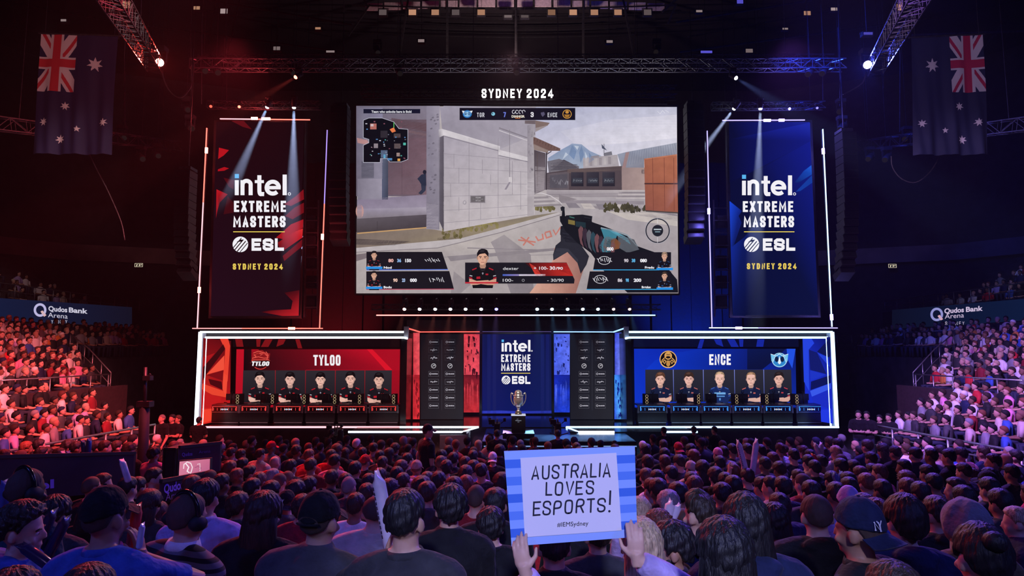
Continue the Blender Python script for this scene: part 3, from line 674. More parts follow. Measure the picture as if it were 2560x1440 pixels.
# ---- the two hanging banner towers
def tower(s):
    red = s < 0; col = 'red' if red else 'blue'
    o = thing('banner_tower', 'tall %s LED banner tower hanging above the %s player booth' % (col, col), 'LED tower', at(650 if red else 1930, 800, 24.5), 'LED banner towers')
    a = Art(24.5)
    if red:
        a.poly([(541, 305), (760, 305), (748, 790), (527, 790)], None, ['#10050a', '#12060b', '#1d0a14', '#1e0a18'])
        a.up()
        R = lambda pts, c, d=None: a.poly([(440 + x / 2.4, 240 + y / 2.4) for x, y in pts], c, d)
        R([(330, 148), (405, 148), (455, 200), (400, 185)], '#5a0d14'); R([(258, 310), (318, 325), (285, 358), (253, 378)], '#b3121c'); R([(252, 440), (290, 426), (318, 434), (290, 448), (251, 452)], '#a8101a')
        R([(285, 490), (350, 505), (345, 560), (318, 545)], '#4a0a12'); R([(243, 560), (310, 590), (262, 640), (248, 690), (240, 735)], '#c01722', ['#c01722', '#8a1019', '#6a0d14', '#a01520', '#7a0f18'])
        R([(310, 600), (345, 640), (345, 700), (285, 710)], '#3c0a12')
        R([(765, 560), (768, 620), (690, 660), (650, 650), (720, 600)], '#7d0f18'); R([(767, 640), (767, 700), (700, 740), (655, 720), (710, 670)], '#6d0d15')
        R([(764, 740), (762, 790), (650, 860), (600, 850), (690, 770)], '#a3141d'); R([(761, 795), (758, 850), (655, 920), (625, 930), (610, 880), (700, 820)], '#d01a22', ['#d83030', '#c01820', '#a8121a', '#60101a', '#801018', '#b81820'])
        R([(757, 860), (754, 905), (650, 990), (640, 960)], '#6e0e18')
        R([(740, 1165), (736, 1318), (640, 1320), (510, 1296), (560, 1286), (690, 1280), (700, 1230), (650, 1180)], '#b01820', ['#500c14', '#c02028', '#a01820', '#38080f', '#38080f', '#98161e', '#700f18', '#38080f'])
        a.up(); iem(a, (587, 435, 717, 488), (585, 502, 715, 530), (583, 540, 714, 568), (583, 579.5, 712, 1.1), (601, 611, 19.5), (629, 596, 710, 627), '#190a12')
        a.caps('SYDNEY 2024', 582, 659, 707, 674, '#e6c95a', .21, .24, .5)
        pts = ((550, 297, 775, 299.5), (517, 320, 493, 820), (818, 325, 799, 820), (481, 821, 807, 821))
        stro = ((636, 296, 1), (665, 297, 1.6), (516, 376, 0), (498, 725, 0), (806, 592, 0), (729, 821, 1))
        mats = [(PINK_LED, RED_LED), (RED_LED, PINK_LED), (glow('dim_violet_led', (.45, .3, .9), 1.2), RED_LED), (glow('pale_red_led', (1, .30, .30), 2.0), RED_LED)]; sm = glow('red_strobe', (1, .20, .13), 14)
    else:
        a.poly([(1822, 305), (2024, 305), (2046, 788), (1832, 788)], None, ['#040a2e', '#0c1c8c', '#07103a', '#060e36']); a.up()
        R = lambda pts, c, d=None: a.poly([(1680 + x / 2.4, 240 + y / 2.4) for x, y in pts], c, d)
        R([(828, 160), (832, 270), (560, 420), (345, 520), (342, 260)], None, ['#1426a8', '#0a1878', '#050c38', '#040a30', '#040a2c'])
        R([(836, 415), (840, 470), (760, 520), (735, 520), (790, 450)], '#1553c8', ['#1d5fd8', '#1347b0', '#08206a', '#08206a', '#1040a8']); R([(840, 475), (842, 520), (770, 570), (742, 575)], '#0f3a9a')
        R([(345, 630), (420, 690), (400, 720), (418, 760), (370, 900), (352, 910)], None, ['#1846d8', '#0a1c6e', '#0b2078', '#0a1c6c', '#0a1a60', '#0e2890'])
        R([(352, 910), (430, 850), (560, 700), (560, 1010), (440, 1320), (365, 1318)], None, ['#0e2890', '#0a1a60', '#071040', '#060e38', '#060e38', '#071248'])
        a.up(); iem(a, (1855, 437, 1980, 488), (1857, 503, 1983, 530), (1859, 540, 1985, 568), (1860, 579.5, 1986, 1.1), (1879, 611, 19), (1907, 596, 1988, 627), '#08123f')
        a.caps('SYDNEY 2024', 1867, 658, 1991, 673, '#e6c95a', .21, .24, .5)
        pts = ((1806, 301, 2012, 300), (1768, 327, 1780, 818), (2057, 323, 2080, 817), (1773, 819.5, 2094, 820))
        stro = ((1918, 301, 1.2), (1954, 300.5, .8), (2058, 378, 0), (2079, 793, 0), (1772, 528, 0), (1847, 820, 1))
        vw = glow('violet_white_led', (.46, .40, 1), 1.7); mats = [(vw, vw), (vw, vw), (BLUE_LED, BLUE_LED), (BLUE_LED, vw)]; sm = glow('violet_strobe', (.36, .28, 1), 12)
    p = a.build('banner_display', ART, o); p.location = -rel(o)
    q = [at(*c, 24.56) for c in (((535, 300), (766, 300), (754, 796), (521, 796)) if red else ((1816, 300), (2030, 300), (2052, 794), (1826, 794)))]
    b = LB(); b.add(q + [v + Vector((0, .18, 0)) for v in q], [(0, 1, 2, 3), (7, 6, 5, 4), (0, 4, 5, 1), (1, 5, 6, 2), (2, 6, 7, 3), (3, 7, 4, 0)]); b.done('cabinet', BLACK, o)
    for (x0, y0, x1, y1), (m0, m1) in zip(pts, mats):
        A, B = at(x0, y0, 24.1), at(x1, y1, 24.1); b = LB(); b.bar(A + Vector((0, .06, 0)), B + Vector((0, .06, 0)), .07, .07); bar = b.done('light_bar', BLACK, o)
        for j, (t0, t1) in enumerate(((0, .38), (.38, 1))):
            b = LB(); b.bar(A.lerp(B, t0), A.lerp(B, t1), .032); l = b.done('led_line', (m0, m1)[j], o); l.parent = bar
    for (x, y, k) in stro:
        c = at(x, y, 24.05); b = LB(); b.box(c, (.10 + .14 * k, .06, .09) if k else (.09, .06, .22)); b.done('strobe', sm, o)
        l = bpy.data.lights.new('strobe_light', 'POINT'); l.color = RED if red else (.2, .16, 1); l.energy = 70 if red else 80; l.shadow_soft_size = .06
        lo = bpy.data.objects.new('strobe_light', l); C.objects.link(lo); lo.parent = o; lo.location = c + Vector((0, -.14, 0)) - rel(o)
    # ladder truss with equipment beside the banner, towards the stage centre
    b = LB(); x0, x1 = (764, 796) if red else (1784, 1822)
    for xx in (x0, x1): b.bar(at(xx, 500, 24.6), at(xx - (3 if red else -3), 792, 24.6), .05)
    for k in range(9): b.bar(at(x0, 520 + 31 * k, 24.6), at(x1, 520 + 31 * k, 24.6), .04)
    b.done('side_ladder', STEEL, o)
    b = LB()
    for k in range(5): b = LB(); b.box(at((x0 + x1) / 2, 556 + 50 * k, 24.78), (.36, .3, .5)).box(at((x0 + x1) / 2, 556 + 50 * k, 24.65), (.26, .08, .3)); b.done('dimmer_rack', GLOSS, o)
tower(-1); tower(1)

# ---- main screen
def main_screen():
    Y = 26.0
    o = thing('main_screen', 'huge LED screen showing a first-person shooter match at stage centre', 'screen', at(1292, 733, Y))
    a = Art(Y); Z = lambda pts: [(860 + x / 2.4, 220 + y / 2.4) for x, y in pts]
    def R(pts, c, d=None): a.poly(Z(pts), c, d)
    def B(x0, y0, x1, y1, c, d=None): R([(x0, y0), (x1, y0), (x1, y1), (x0, y1)], c, d)
    def L(pts, t, c): a.line(Z(pts), t / 2.4, c)
    def E(x, y, rx, ry, c, n=18): a.ell(860 + x / 2.4, 220 + y / 2.4, rx / 2.4, ry / 2.4, c, n)
    R([(82, 108), (1997, 114), (2006, 1232), (74, 1232)], '#b3aaac')
    a.up(); B(1130, 114, 1997, 520, None, ['#a9abc6', '#c4c3d6', '#e4dfe8', '#d5d0de'])
    R([(1300, 260), (1600, 190), (1997, 160), (1997, 300), (1700, 330), (1400, 350)], None, ['#c9c7d8', '#cfccdb', '#dcd8e4', '#e6e1ea', '#e2dde6', '#d6d2df'])
    R([(1200, 180), (1500, 150), (1997, 118), (1997, 140), (1600, 185), (1300, 230)], '#bfbfd2')
    a.up(); R([(1225, 420), (1300, 372), (1350, 345), (1368, 333), (1425, 338), (1475, 378), (1560, 415), (1560, 490), (1230, 490)], None, ['#8c9ab6', '#8796b4', '#8394b3', '#9aa6bf', '#93a1bb', '#8998b5', '#93a0b8', '#a0aabd', '#a0aabd'])
    a.up()
    for pts in ([(1368, 340), (1395, 380), (1380, 430), (1350, 400)], [(1425, 345), (1440, 400), (1420, 450), (1410, 390)], [(1470, 385), (1500, 430), (1470, 450)]): R(pts, '#7488aa')
    for pts in ([(1380, 345), (1410, 350), (1400, 372)], [(1330, 385), (1345, 400), (1310, 430)], [(1445, 380), (1460, 410), (1450, 440)]): R(pts, '#b9c2d2')
    # buildings on the far side
    R([(1220, 440), (1290, 425), (1410, 470), (1410, 500), (1350, 515), (1230, 520)], '#6f6a74'); R([(1255, 450), (1320, 430), (1370, 455), (1410, 485), (1250, 490)], '#4a454f')
    for k in range(6): L([(1240, 455 + 9 * k), (1400, 460 + 7 * k)], 3, '#8a8388' if k % 2 else '#3d3942')
    R([(1435, 420), (1640, 400), (1650, 470), (1435, 488)], '#a9a0a6'); R([(1480, 410), (1530, 403), (1530, 420), (1480, 425)], '#8e8790'); R([(1560, 390), (1605, 380), (1610, 402), (1560, 408)], '#77747f')
    for k in range(7): B(1445 + 28 * k, 425 - 2.5 * k, 1462 + 28 * k, 470 - 2.5 * k, '#8c838a' if k % 2 else '#b8b0b2')
    L([(1560, 335), (1560, 405)], 3, '#55525e'); R([(1545, 336), (1578, 375), (1548, 362)], '#4f5468')
    R([(1640, 398), (1690, 385), (1997, 328), (1997, 410), (1800, 430), (1800, 485), (1665, 478)], None, ['#9297a8', '#8c91a3', '#9ea1b0', '#8b8c9a', '#898a98', '#7d7c8a', '#8b8d9c'])
    a.up()
    for k in range(22): L([(1690 + 14 * k, 388 - 2.6 * k), (1672 + 15.5 * k, 470 - 3.5 * k)], 2.2, '#787d90')
    R([(1690, 388), (1712, 383), (1690, 478), (1668, 478)], '#9c7f80')
    B(1665, 478, 1805, 615, '#9b8583', ['#937e7e', '#a58e8a', '#b09894', '#9b8583']); R([(1785, 490), (1805, 490), (1805, 515), (1785, 515)], '#564a50'); R([(1791, 496), (1805, 496), (1805, 509), (1791, 509)], '#9b8583')
    R([(1215, 510), (1350, 490), (1665, 470), (1668, 612), (1350, 615), (1215, 610)], '#51454b')
    R([(1215, 515), (1350, 500), (1350, 612), (1215, 610)], '#696068'); R([(1340, 488), (1668, 468), (1668, 492), (1340, 512)], '#6b5a58')
    a.up()
    for x0 in (1362, 1455, 1550):
        B(x0, 505, x0 + 75, 590, '#2b2833', ['#3f3b46', '#332f3a', '#25222c', '#2b2833']); B(x0 + 8, 540, x0 + 68, 572, '#40434f')
        for k in range(6): L([(x0 + 14 + 9 * k, 562), (x0 + 17 + 9 * k, 548 + (k * 5) % 9), (x0 + 21 + 9 * k, 556)], 2.5, '#b9bcc8')
    R([(1235, 525), (1340, 515), (1340, 600), (1235, 600)], '#57525c')
    for k in range(9): R([(1245 + 11 * k, 540 + (k * 17) % 40), (1258 + 11 * k, 535 + (k * 13) % 40), (1255 + 11 * k, 560 + (k * 7) % 30)], '#8a8690')
    B(1215, 612, 1668, 655, '#aaa1a6', ['#a59ca2', '#b4abae', '#978e94', '#90878e']); L([(1215, 640), (1668, 634)], 3, '#857c84')
    for k in range(5): B(1655 - 6 * k, 612 + 11 * k, 1805, 623 + 11 * k, ('#bbb1b3', '#8f868c')[k % 2])
    # road and kerbs
    R([(1140, 640), (1660, 660), (2000, 672), (2006, 1232), (74, 1232), (74, 900), (600, 900)], None, ['#b5abae', '#a79fa5', '#aaa1a4', '#a2989c', '#aba2a2', '#b0a6a5', '#bbb1ae'])
    a.up(); R([(1290, 672), (1800, 680), (1800, 700), (1290, 690)], '#938a92'); R([(1420, 705), (1800, 720), (2000, 760), (2000, 800), (1600, 740)], '#8f868d')
    R([(1580, 740), (1800, 735), (2000, 770), (2000, 830), (1700, 790)], '#c2b8b4'); R([(1290, 640), (1400, 668), (1290, 690)], '#8a8187')
    for k in range(5): R([(1330 + 90 * k, 690 + 3 * k), (1390 + 90 * k, 690 + 3 * k), (1420 + 90 * k, 720 + 5 * k), (1350 + 90 * k, 720 + 5 * k)], '#c0b6b4' if k % 2 else '#857d86')
    R([(74, 865), (480, 838), (600, 860), (1140, 765), (1290, 745), (900, 850), (690, 905), (74, 960)], None, ['#7a6c66', '#85776c', '#8a7b6d', '#8d8070', '#857a6c', '#94866f', '#8a7c6a', '#7d6e66'])
    R([(74, 960), (690, 905), (900, 850), (1290, 745), (1300, 758), (930, 868), (700, 925), (560, 958), (74, 985)], '#b9b0b2'); L([(74, 985), (560, 960), (700, 927), (930, 870), (1300, 760)], 4, '#7f767c')
    R([(74, 905), (400, 920), (300, 945), (74, 940)], '#4e4446'); R([(560, 900), (720, 890), (690, 905), (560, 915)], '#4e463f')
    R([(880, 925), (960, 880), (1120, 1000), (1140, 1232), (1000, 1232), (900, 960)], None, ['#948b90', '#a0979a', '#8d8489', '#857c82', '#887f85', '#948b90']); R([(620, 1010), (900, 990), (1270, 960), (1270, 975), (900, 1010), (640, 1040)], '#8b8288')
    R([(74, 1000), (140, 990), (140, 1020), (74, 1040)], '#7c7075'); R([(660, 1100), (760, 1180), (700, 1232), (640, 1232)], '#958c90'); L([(740, 960), (1290, 975)], 5, '#847b82'); L([(600, 1015), (1260, 1000)], 3, '#90878c')
    a.up(); rr = random.Random(5)
    for (bx, by, n, w, h, c) in ((650, 860, 26, 55, 50, '#6d6342'), (770, 815, 34, 60, 46, '#7b704a'), (872, 800, 34, 52, 46, '#857a50'), (1205, 716, 30, 55, 28, '#6f6744'), (1650, 722, 36, 90, 22, '#4b4634'), (1740, 728, 26, 70, 18, '#403c30')):
        for k in range(n):
            x, y = bx + rr.uniform(-w, w), by + rr.uniform(-h, h * .8); m = .7 + .7 * rr.random(); cc = tuple(v * m for v in lin(c))
            R([(x, y - 15 * m), (x + 9, y - 3), (x + 4, y + 12), (x - 8, y + 8), (x - 10, y - 5)], cc)
    # graffiti on the road
    for pts in ([(1045, 912), (1150, 925)], [(1075, 945), (1110, 895)], [(1060, 895), (1140, 945)], [(1150, 890), (1165, 915), (1195, 905), (1190, 875)], [(1205, 870), (1215, 900), (1245, 890), (1235, 860), (1205, 868)], [(1255, 850), (1270, 880), (1300, 835)]): L(pts, 9, '#c1796e')
    # left buildings
    a.up(); B(74, 108, 500, 650, '#7a7282', ['#6e687a', '#807888', '#6a5660', '#6c6474'])
    B(230, 190, 495, 640, None, ['#4b3a44', '#5d434b', '#765862', '#6a525c']); R([(285, 180), (495, 215), (495, 262), (285, 225)], '#5e4145'); R([(300, 235), (495, 275), (495, 290), (300, 250)], '#8a6e72')
    B(350, 300, 495, 530, '#7b5d68', ['#6c4c58', '#7b5d68', '#87707c', '#725864']); B(265, 530, 495, 640, '#77616c', ['#6b5763', '#7c6a76', '#84727e', '#6b5763']); L([(348, 300), (348, 640)], 3, '#4e3c46')
    a.up(); B(80, 120, 232, 545, None, ['#6f6a7d', '#84809a', '#8d889a', '#6c6676']); B(82, 545, 228, 670, '#8f899a', ['#7e7888', '#9a93a4', '#9690a0', '#7c7686']); B(105, 440, 180, 540, '#555463')
    B(228, 425, 265, 670, None, ['#5d6278', '#454a5c', '#3c4052', '#535870'])
    R([(78, 670), (495, 640), (495, 730), (78, 726)], None, ['#83788e', '#8c8094', '#9a90a2', '#8a8094']); R([(78, 726), (495, 715), (495, 760), (78, 785)], '#a39aa8', ['#968da0', '#aba2b0', '#8b828e', '#80777f'])
    R([(76, 785), (495, 760), (497, 835), (76, 868)], None, ['#5e565e', '#564e56', '#463e44', '#4b4347']); L([(80, 873), (495, 838)], 7, '#c49a6a'); L([(200, 800), (200, 850)], 3, '#3f383c')
    E(95, 740, 24, 42, '#c9968c'); R([(78, 300), (140, 312), (150, 330), (140, 342), (82, 330)], '#c58f8a')
    # running figure in the passage
    R([(465, 520), (492, 515), (494, 585), (470, 590), (452, 560), (440, 545)], '#2c3145'); E(484, 505, 11, 13, '#232332'); R([(462, 580), (492, 585), (490, 615), (470, 635), (462, 640), (446, 632), (466, 610)], '#34384c')
    # near wall
    a.up(); R([(495, 108), (575, 108), (572, 850), (495, 845)], None, ['#8a8394', '#9a93a2', '#857e8c', '#7c7584']); R([(497, 690), (566, 700), (566, 852), (494, 846)], '#a29aa6'); L([(497, 690), (566, 700)], 4, '#6f6874')
    rr = random.Random(9)
    for k in range(24):
        x, y = 500 + rr.random() * 60, 130 + rr.random() * 540; R([(x, y), (x + 12, y - 6), (x + 16, y + 3), (x + 4, y + 7)], '#5f5966')
    R([(566, 300), (600, 270), (600, 862), (572, 800)], None, ['#6e6773', '#5a5460', '#4c4650', '#5c5662'])
    R([(597, 108), (1150, 114), (1145, 760), (597, 862)], None, ['#9f98a8', '#a39ca8', '#c6bdc0', '#bcb2b6'])
    a.up(); R([(575, 114), (1150, 130), (1150, 265), (1100, 300), (930, 370), (590, 260)], None, ['#9b94a4', '#a69fac', '#9a93a0', '#a19aa6', '#a8a1ac', '#938c9a'])
    a.up(); R([(568, 250), (590, 246), (936, 350), (936, 374), (600, 285), (568, 300)], None, ['#b5aeb6', '#cfc8ce', '#d8d1d6', '#c5bec4', '#d2cbd0', '#8a838e']); R([(926, 370), (1104, 416), (1104, 440), (926, 402)], '#d0c9ce')
    L([(600, 290), (936, 380)], 4, '#837c88'); L([(928, 405), (1104, 444)], 4, '#837c88'); L([(930, 240), (1100, 300)], 8, '#857e88'); L([(930, 255), (1100, 316)], 5, '#c9c2c8')
    for y0, y1 in ((395, 440), (480, 505), (570, 578), (650, 640), (735, 705), (810, 760)): L([(600, y0), (928, y0 + (y1 - y0) * .6), (1100, y1)], 2.2, '#948c96')
    for x, y0, y1 in ((660, 395, 480), (750, 300, 840), (690, 480, 575), (830, 430, 515), (925, 300, 770), (820, 655, 790), (880, 520, 585), (1010, 440, 640), (1060, 500, 730), (690, 655, 740), (640, 575, 655)): L([(x, y0), (x, y1)], 2.2, '#8d858f')
    L([(994, 250), (994, 535)], 4, '#8a838c'); R([(988, 535), (1008, 535), (1008, 565), (988, 565)], '#d0c8cc'); R([(990, 565), (1000, 565), (975, 610), (962, 610)], '#8d8590')
    R([(1100, 225), (1142, 215), (1142, 762), (1100, 768)], None, ['#8e8792', '#a39ca4', '#b5acb0', '#aaa1a6']); R([(1096, 545), (1140, 540), (1140, 650), (1096, 655)], '#c3babf')
    for k in range(16):
        x, y = 1102 + rr.random() * 34, 240 + rr.random() * 260; R([(x, y), (x + 8, y - 6), (x + 11, y + 8), (x + 2, y + 12)], '#6f6872')
    B(757, 645, 848, 690, '#8a828a'); a.up(); B(762, 650, 843, 685, '#6a6468'); L([(790, 657), (822, 657)], 8, '#c9c3c8'); L([(772, 668), (835, 668)], 3, '#c9c3c8'); L([(790, 678), (820, 678)], 7, '#c9c3c8')
    E(724, 688, 11, 13, '#9d959d'); E(724, 688, 6, 8, '#c9c1c7')
    # eaves and the far porch
    a.up(); R([(1148, 196), (1234, 210), (1222, 226), (1150, 264)], '#7d6a66'); R([(1150, 240), (1222, 224), (1150, 264)], '#a3989a'); R([(1085, 196), (1148, 196), (1148, 218), (1085, 215)], '#6f6267')
    R([(1136, 296), (1150, 298), (1298, 364), (1296, 378), (1225, 378), (1136, 340)], '#6d5450'); R([(1136, 335), (1225, 374), (1225, 392), (1140, 372)], '#8f7d78')
    for k in range(9): L([(1145 + 17 * k, 300 + 7.4 * k), (1140 + 17 * k, 318 + 7 * k)], 3, '#4b3834')
    R([(1140, 372), (1210, 392), (1210, 610), (1142, 640)], None, ['#4f454c', '#5c5158', '#7a7078', '#6d646c']); R([(1146, 470), (1208, 476), (1208, 496), (1146, 494)], '#b2a9ae'); R([(1146, 500), (1206, 500), (1200, 612), (1150, 630)], '#9a9096')
    L([(1215, 385), (1213, 612)], 7, '#3b333a'); L([(1160, 390), (1160, 590)], 7, '#5b4a48'); L([(1215, 400), (1245, 380)], 5, '#3b333a')
    for k in range(6): R([(1140, 642 + 12 * k), (1200 + 20 * k, 640 + 11 * k), (1210 + 20 * k, 651 + 11 * k), (1140, 654 + 12 * k)], ('#b6adb0', '#938a90')[k % 2])
    L([(1140, 632), (1190, 632), (1240, 648), (1290, 680), (1308, 700)], 5, '#d2cace')
    # red containers
    a.up(); R([(1800, 425), (1997, 398), (2003, 748), (1808, 735)], None, ['#a4634c', '#b36d52', '#9a5a48', '#8a5044'])
    a.up(); L([(1802, 575), (2000, 575)], 8, '#4a2f30')
    for x0, x1 in ((1850, 1856), (1920, 1924), (1978, 1980)): L([(x0, 420), (x1, 738)], 3, '#7a4338')
    L([(1808, 738), (2003, 750)], 8, '#4c4544'); L([(1802, 428), (1997, 402)], 3, '#c98468')
    # rifle, glove and forearm
    a.up(); R([(1200, 1120), (1255, 1030), (1262, 960), (1340, 940), (1420, 1000), (1440, 1080), (1390, 1232), (1112, 1232)], None, ['#c79688', '#cf9d8c', '#c58f80', '#b47f74', '#a57268', '#9a6a62', '#9e6c62', '#d8a592'])
    a.up(); R([(1254, 1000), (1270, 945), (1300, 920), (1300, 860), (1320, 828), (1370, 850), (1420, 940), (1470, 1010), (1455, 1060), (1420, 1115), (1400, 1050), (1340, 985), (1256, 1035)], '#2a2a34')
    R([(1300, 830), (1335, 822), (1390, 870), (1400, 930), (1330, 925), (1296, 880)], '#1d1d26'); R([(1256, 1000), (1275, 960), (1345, 965), (1405, 1030), (1400, 1050), (1340, 985), (1256, 1030)], '#3a3a46')
    for k in range(4): L([(1305 + 4 * k, 850 + 20 * k), (1380, 868 + 18 * k)], 3, '#3c3c48')
    a.up(); R([(1310, 712), (1322, 714), (1326, 770), (1350, 765), (1480, 768), (1488, 805), (1560, 830), (1610, 850), (1700, 880), (1760, 950), (1860, 985), (1997, 1150), (2004, 1228), (1700, 1228), (1560, 1100), (1480, 990), (1400, 930), (1330, 860), (1296, 800), (1294, 770), (1306, 768)], '#17181f')
    R([(1298, 718), (1310, 710), (1324, 716), (1322, 740), (1302, 738)], '#24262e'); R([(1330, 765), (1430, 760), (1490, 770), (1486, 800), (1400, 795), (1340, 800)], '#22242c'); a.up()
    for x, y, w, h, c in ((1345, 790, 40, 34, '#7a6b3c'), (1352, 770, 30, 14, '#3f6f66'), (1390, 800, 60, 40, '#22333c'), (1440, 775, 40, 10, '#3a3c44')): R([(x, y), (x + w, y + 8), (x + w, y + h), (x, y + h - 8)], c)
    for k in range(9):
        x = 1405 + 24 * k; y = 850 + 12 * k; R([(x, y), (x + 16, y - 24), (x + 30, y - 8), (x + 22, y + 62), (x + 34, y + 108), (x + 14, y + 84), (x + 4, y + 40)], ('#6f4a50', '#3a2c3a', '#57565f', '#2c4552')[k % 4])
    R([(1540, 842), (1600, 850), (1640, 880), (1600, 980), (1560, 1000), (1530, 950), (1560, 900)], '#3f7d90'); R([(1590, 855), (1640, 868), (1700, 900), (1720, 940), (1660, 900)], '#5d9fb5')
    R([(1570, 890), (1625, 900), (1660, 930), (1650, 965), (1580, 980), (1555, 950)], '#7a4c32'); R([(1585, 905), (1615, 912), (1590, 950)], '#30221c'); R([(1640, 880), (1740, 910), (1770, 970), (1700, 990), (1650, 960)], '#565a62')
    L([(1540, 840), (1620, 858), (1700, 885), (1760, 950)], 8, '#8d98a2')
    # ---- broadcast overlay
    a.up(); a.up(); B(118, 128, 458, 154, '#14162b'); B(694, 121, 1387, 194, '#10101f'); a.up(); a.text('Team who unlocks here is Bold', 929, 282.5, 5.6, '#d5d5dd', 1029, .04)
    E(740, 158, 27, 23, '#2a78c0'); E(740, 158, 20, 17, '#a8d8f2'); E(730, 155, 8, 10, '#16386c'); E(750, 155, 8, 10, '#16386c'); R([(708, 138), (728, 140), (716, 156)], '#e8f2fa'); R([(772, 138), (752, 140), (764, 156)], '#e8f2fa')
    a.caps('TGR', 1192.5, 282.5, 1211, 293.5, '#d8d8e2', .16, .2, .55); a.ell(1233, 285.5, 4.8, 4.6, '#7fc0d8', 12); a.ell(1231, 284.5, 2, 2, '#10101f', 8); a.caps('7', 1258.5, 281, 1265, 293.5, '#6f7fe0', .2, .1, .5)
    for k in range(4): a.ring(1284 + 8.4 * k, 280.5, 3.6, 4.2, 1.5, '#d5d3dc', 12, 40 * k, 300 + 20 * k)
    a.text('DIANGR', 1279, 294.5, 5.8, '#e0d8c8', 1312, .05); a.rect(1288, 295.5, 1301, 297, '#d87838'); a.caps('3', 1326.5, 281, 1334, 293.5, '#f0eef4', .17, .1, .5)
    R([(1180, 150), (1200, 145), (1206, 160), (1192, 175), (1184, 165)], '#55506a'); a.caps('ENCE', 1369, 282.5, 1393, 293.5, '#d8d8e2', .16, .2, .55)
    a.ring(1417.5, 286, 10.5, 10.5, 1.7, '#d59a44'); a.ell(1417.5, 281, 4.5, 3.8, '#c98f40', 12); a.poly([(1410, 287), (1425, 287), (1421, 294), (1414, 294)], '#a8742f')
    a.line([(1643, 279), (1650, 285), (1656, 277), (1662, 284)], .8, '#e8e6ee'); a.line([(1662, 276), (1672, 282)], .8, '#e8e6ee')
    # mini map
    mp = [(117, 195), (150, 182), (230, 182), (300, 205), (330, 245), (384, 250), (384, 430), (345, 445), (275, 445), (260, 425), (220, 425), (218, 448), (117, 448), (117, 345), (150, 330), (150, 310), (117, 300)]
    R(mp, '#0d0e17'); a.up(); L(mp + [mp[0]], 3, '#b5b4c4')
    for x0, y0, x1, y1, c in ((158, 215, 196, 250, '#a88'), (160, 218, 178, 232, '#d8d0d8'), (220, 258, 262, 300, '#2f2a33'), (300, 275, 340, 300, '#4a3f42'), (180, 335, 205, 362, '#8a7f86'), (302, 335, 340, 365, '#5a4d4f'), (222, 375, 262, 420, '#53617c'), (316, 390, 336, 412, '#9a8480'), (322, 425, 338, 440, '#e0a050'), (238, 400, 250, 422, '#5fb0d8'), (356, 330, 372, 345, '#4fb0a0'), (262, 422, 290, 436, '#4a7fb0')):
        B(x0, y0, x1, y1, c if len(c) == 7 else '#b06a62')
    R([(275, 250), (300, 238), (312, 262), (290, 270)], '#e07848'); L([(300, 208), (300, 240)], 5, '#58b060'); rr = random.Random(12)
    for k in range(34):
        x, y = 125 + rr.random() * 240, 200 + rr.random() * 225; B(x, y, x + 4 + 8 * rr.random(), y + 3 + 4 * rr.random(), rr.choice(['#c8c8d4', '#5a8fc8', '#8a5060', '#4fa89a', '#6a6a78']))
    # round gauge
    a.ring(1643.5, 577, 29, 29.5, 2.6, '#23252e', 32); a.ring(1643.5, 577, 31, 31.5, 1.2, '#a5a2ac', 32); a.ell(1643.5, 577, 14, 14.5, '#20222b', 20); a.up(); a.line([(1634, 574), (1653, 574)], 3, '#b8c2ca'); a.line([(1637, 580), (1650, 580)], 2.4, '#7f98a2'); L([(1880, 785), (1880, 815)], 2, '#dddbe2'); L([(1880, 895), (1880, 930)], 2, '#dddbe2')
    # player cards
    DK = (.010, .009, .014); cards = [([(136, 984), (588, 984), (624, 1090), (136, 1092)], '#5a78d8'), ([(135, 1101), (632, 1099), (660, 1207), (135, 1209)], '#b04a60'), ([(1512, 986), (1961, 986), (1961, 1092), (1494, 1092)], '#38a0d8'), ([(1474, 1101), (1961, 1101), (1961, 1209), (1455, 1209)], '#38a0d8')]
    for pts, lc in cards: R(pts, DK)
    a.up()
    for pts, lc in cards: L([pts[3], pts[2]], 5, lc)
    R([(727, 1048), (1335, 1048), (1383, 1150), (1380, 1174), (727, 1174)], (.011, .010, .016)); a.up()
    R([(1085, 1050), (1335, 1050), (1375, 1128), (1180, 1128)], None, ['#2a0f14', '#a02020', '#c83028', '#701418']); R([(1110, 1050), (1150, 1075), (1190, 1128), (1150, 1128)], '#d03a30'); R([(1290, 1050), (1335, 1050), (1372, 1126), (1300, 1100)], '#801a1c')
    R([(952, 1118), (1208, 1118), (1208, 1128), (952, 1128)], '#c9a8b8', ['#4060c0', '#d0b0b8', '#d8a8a8', '#4060c0']); R([(1050, 1118), (1190, 1118), (1190, 1128), (1050, 1128)], '#e0dce4')
    a.up(); W_ = '#eceaf0'
    a.text('dexter', 1257.5, 675, 7.4, W_, 1296.5); a.text('+ 100-', 1334, 674.5, 8, W_, 1370, .01); a.text('30', 1374, 674.5, 8.4, W_, 1388, .02); a.text('/90', 1389, 674.5, 7, W_, 1407, .02); a.text('100-', 1257, 704.5, 7.8, W_, 1283); a.text('- 30/90', 1368, 704.5, 7.8, W_, 1409); a.ring(1308, 701, 3, 3, 1, '#a8a6b0', 10)
    portrait(a, 1207, 644, 13, '#d9a68e', '#17141a', '#141217', '#b02030', 1, True)
    a.up(); R([(727, 1165), (925, 1165), (925, 1174), (727, 1174)], '#c02838')
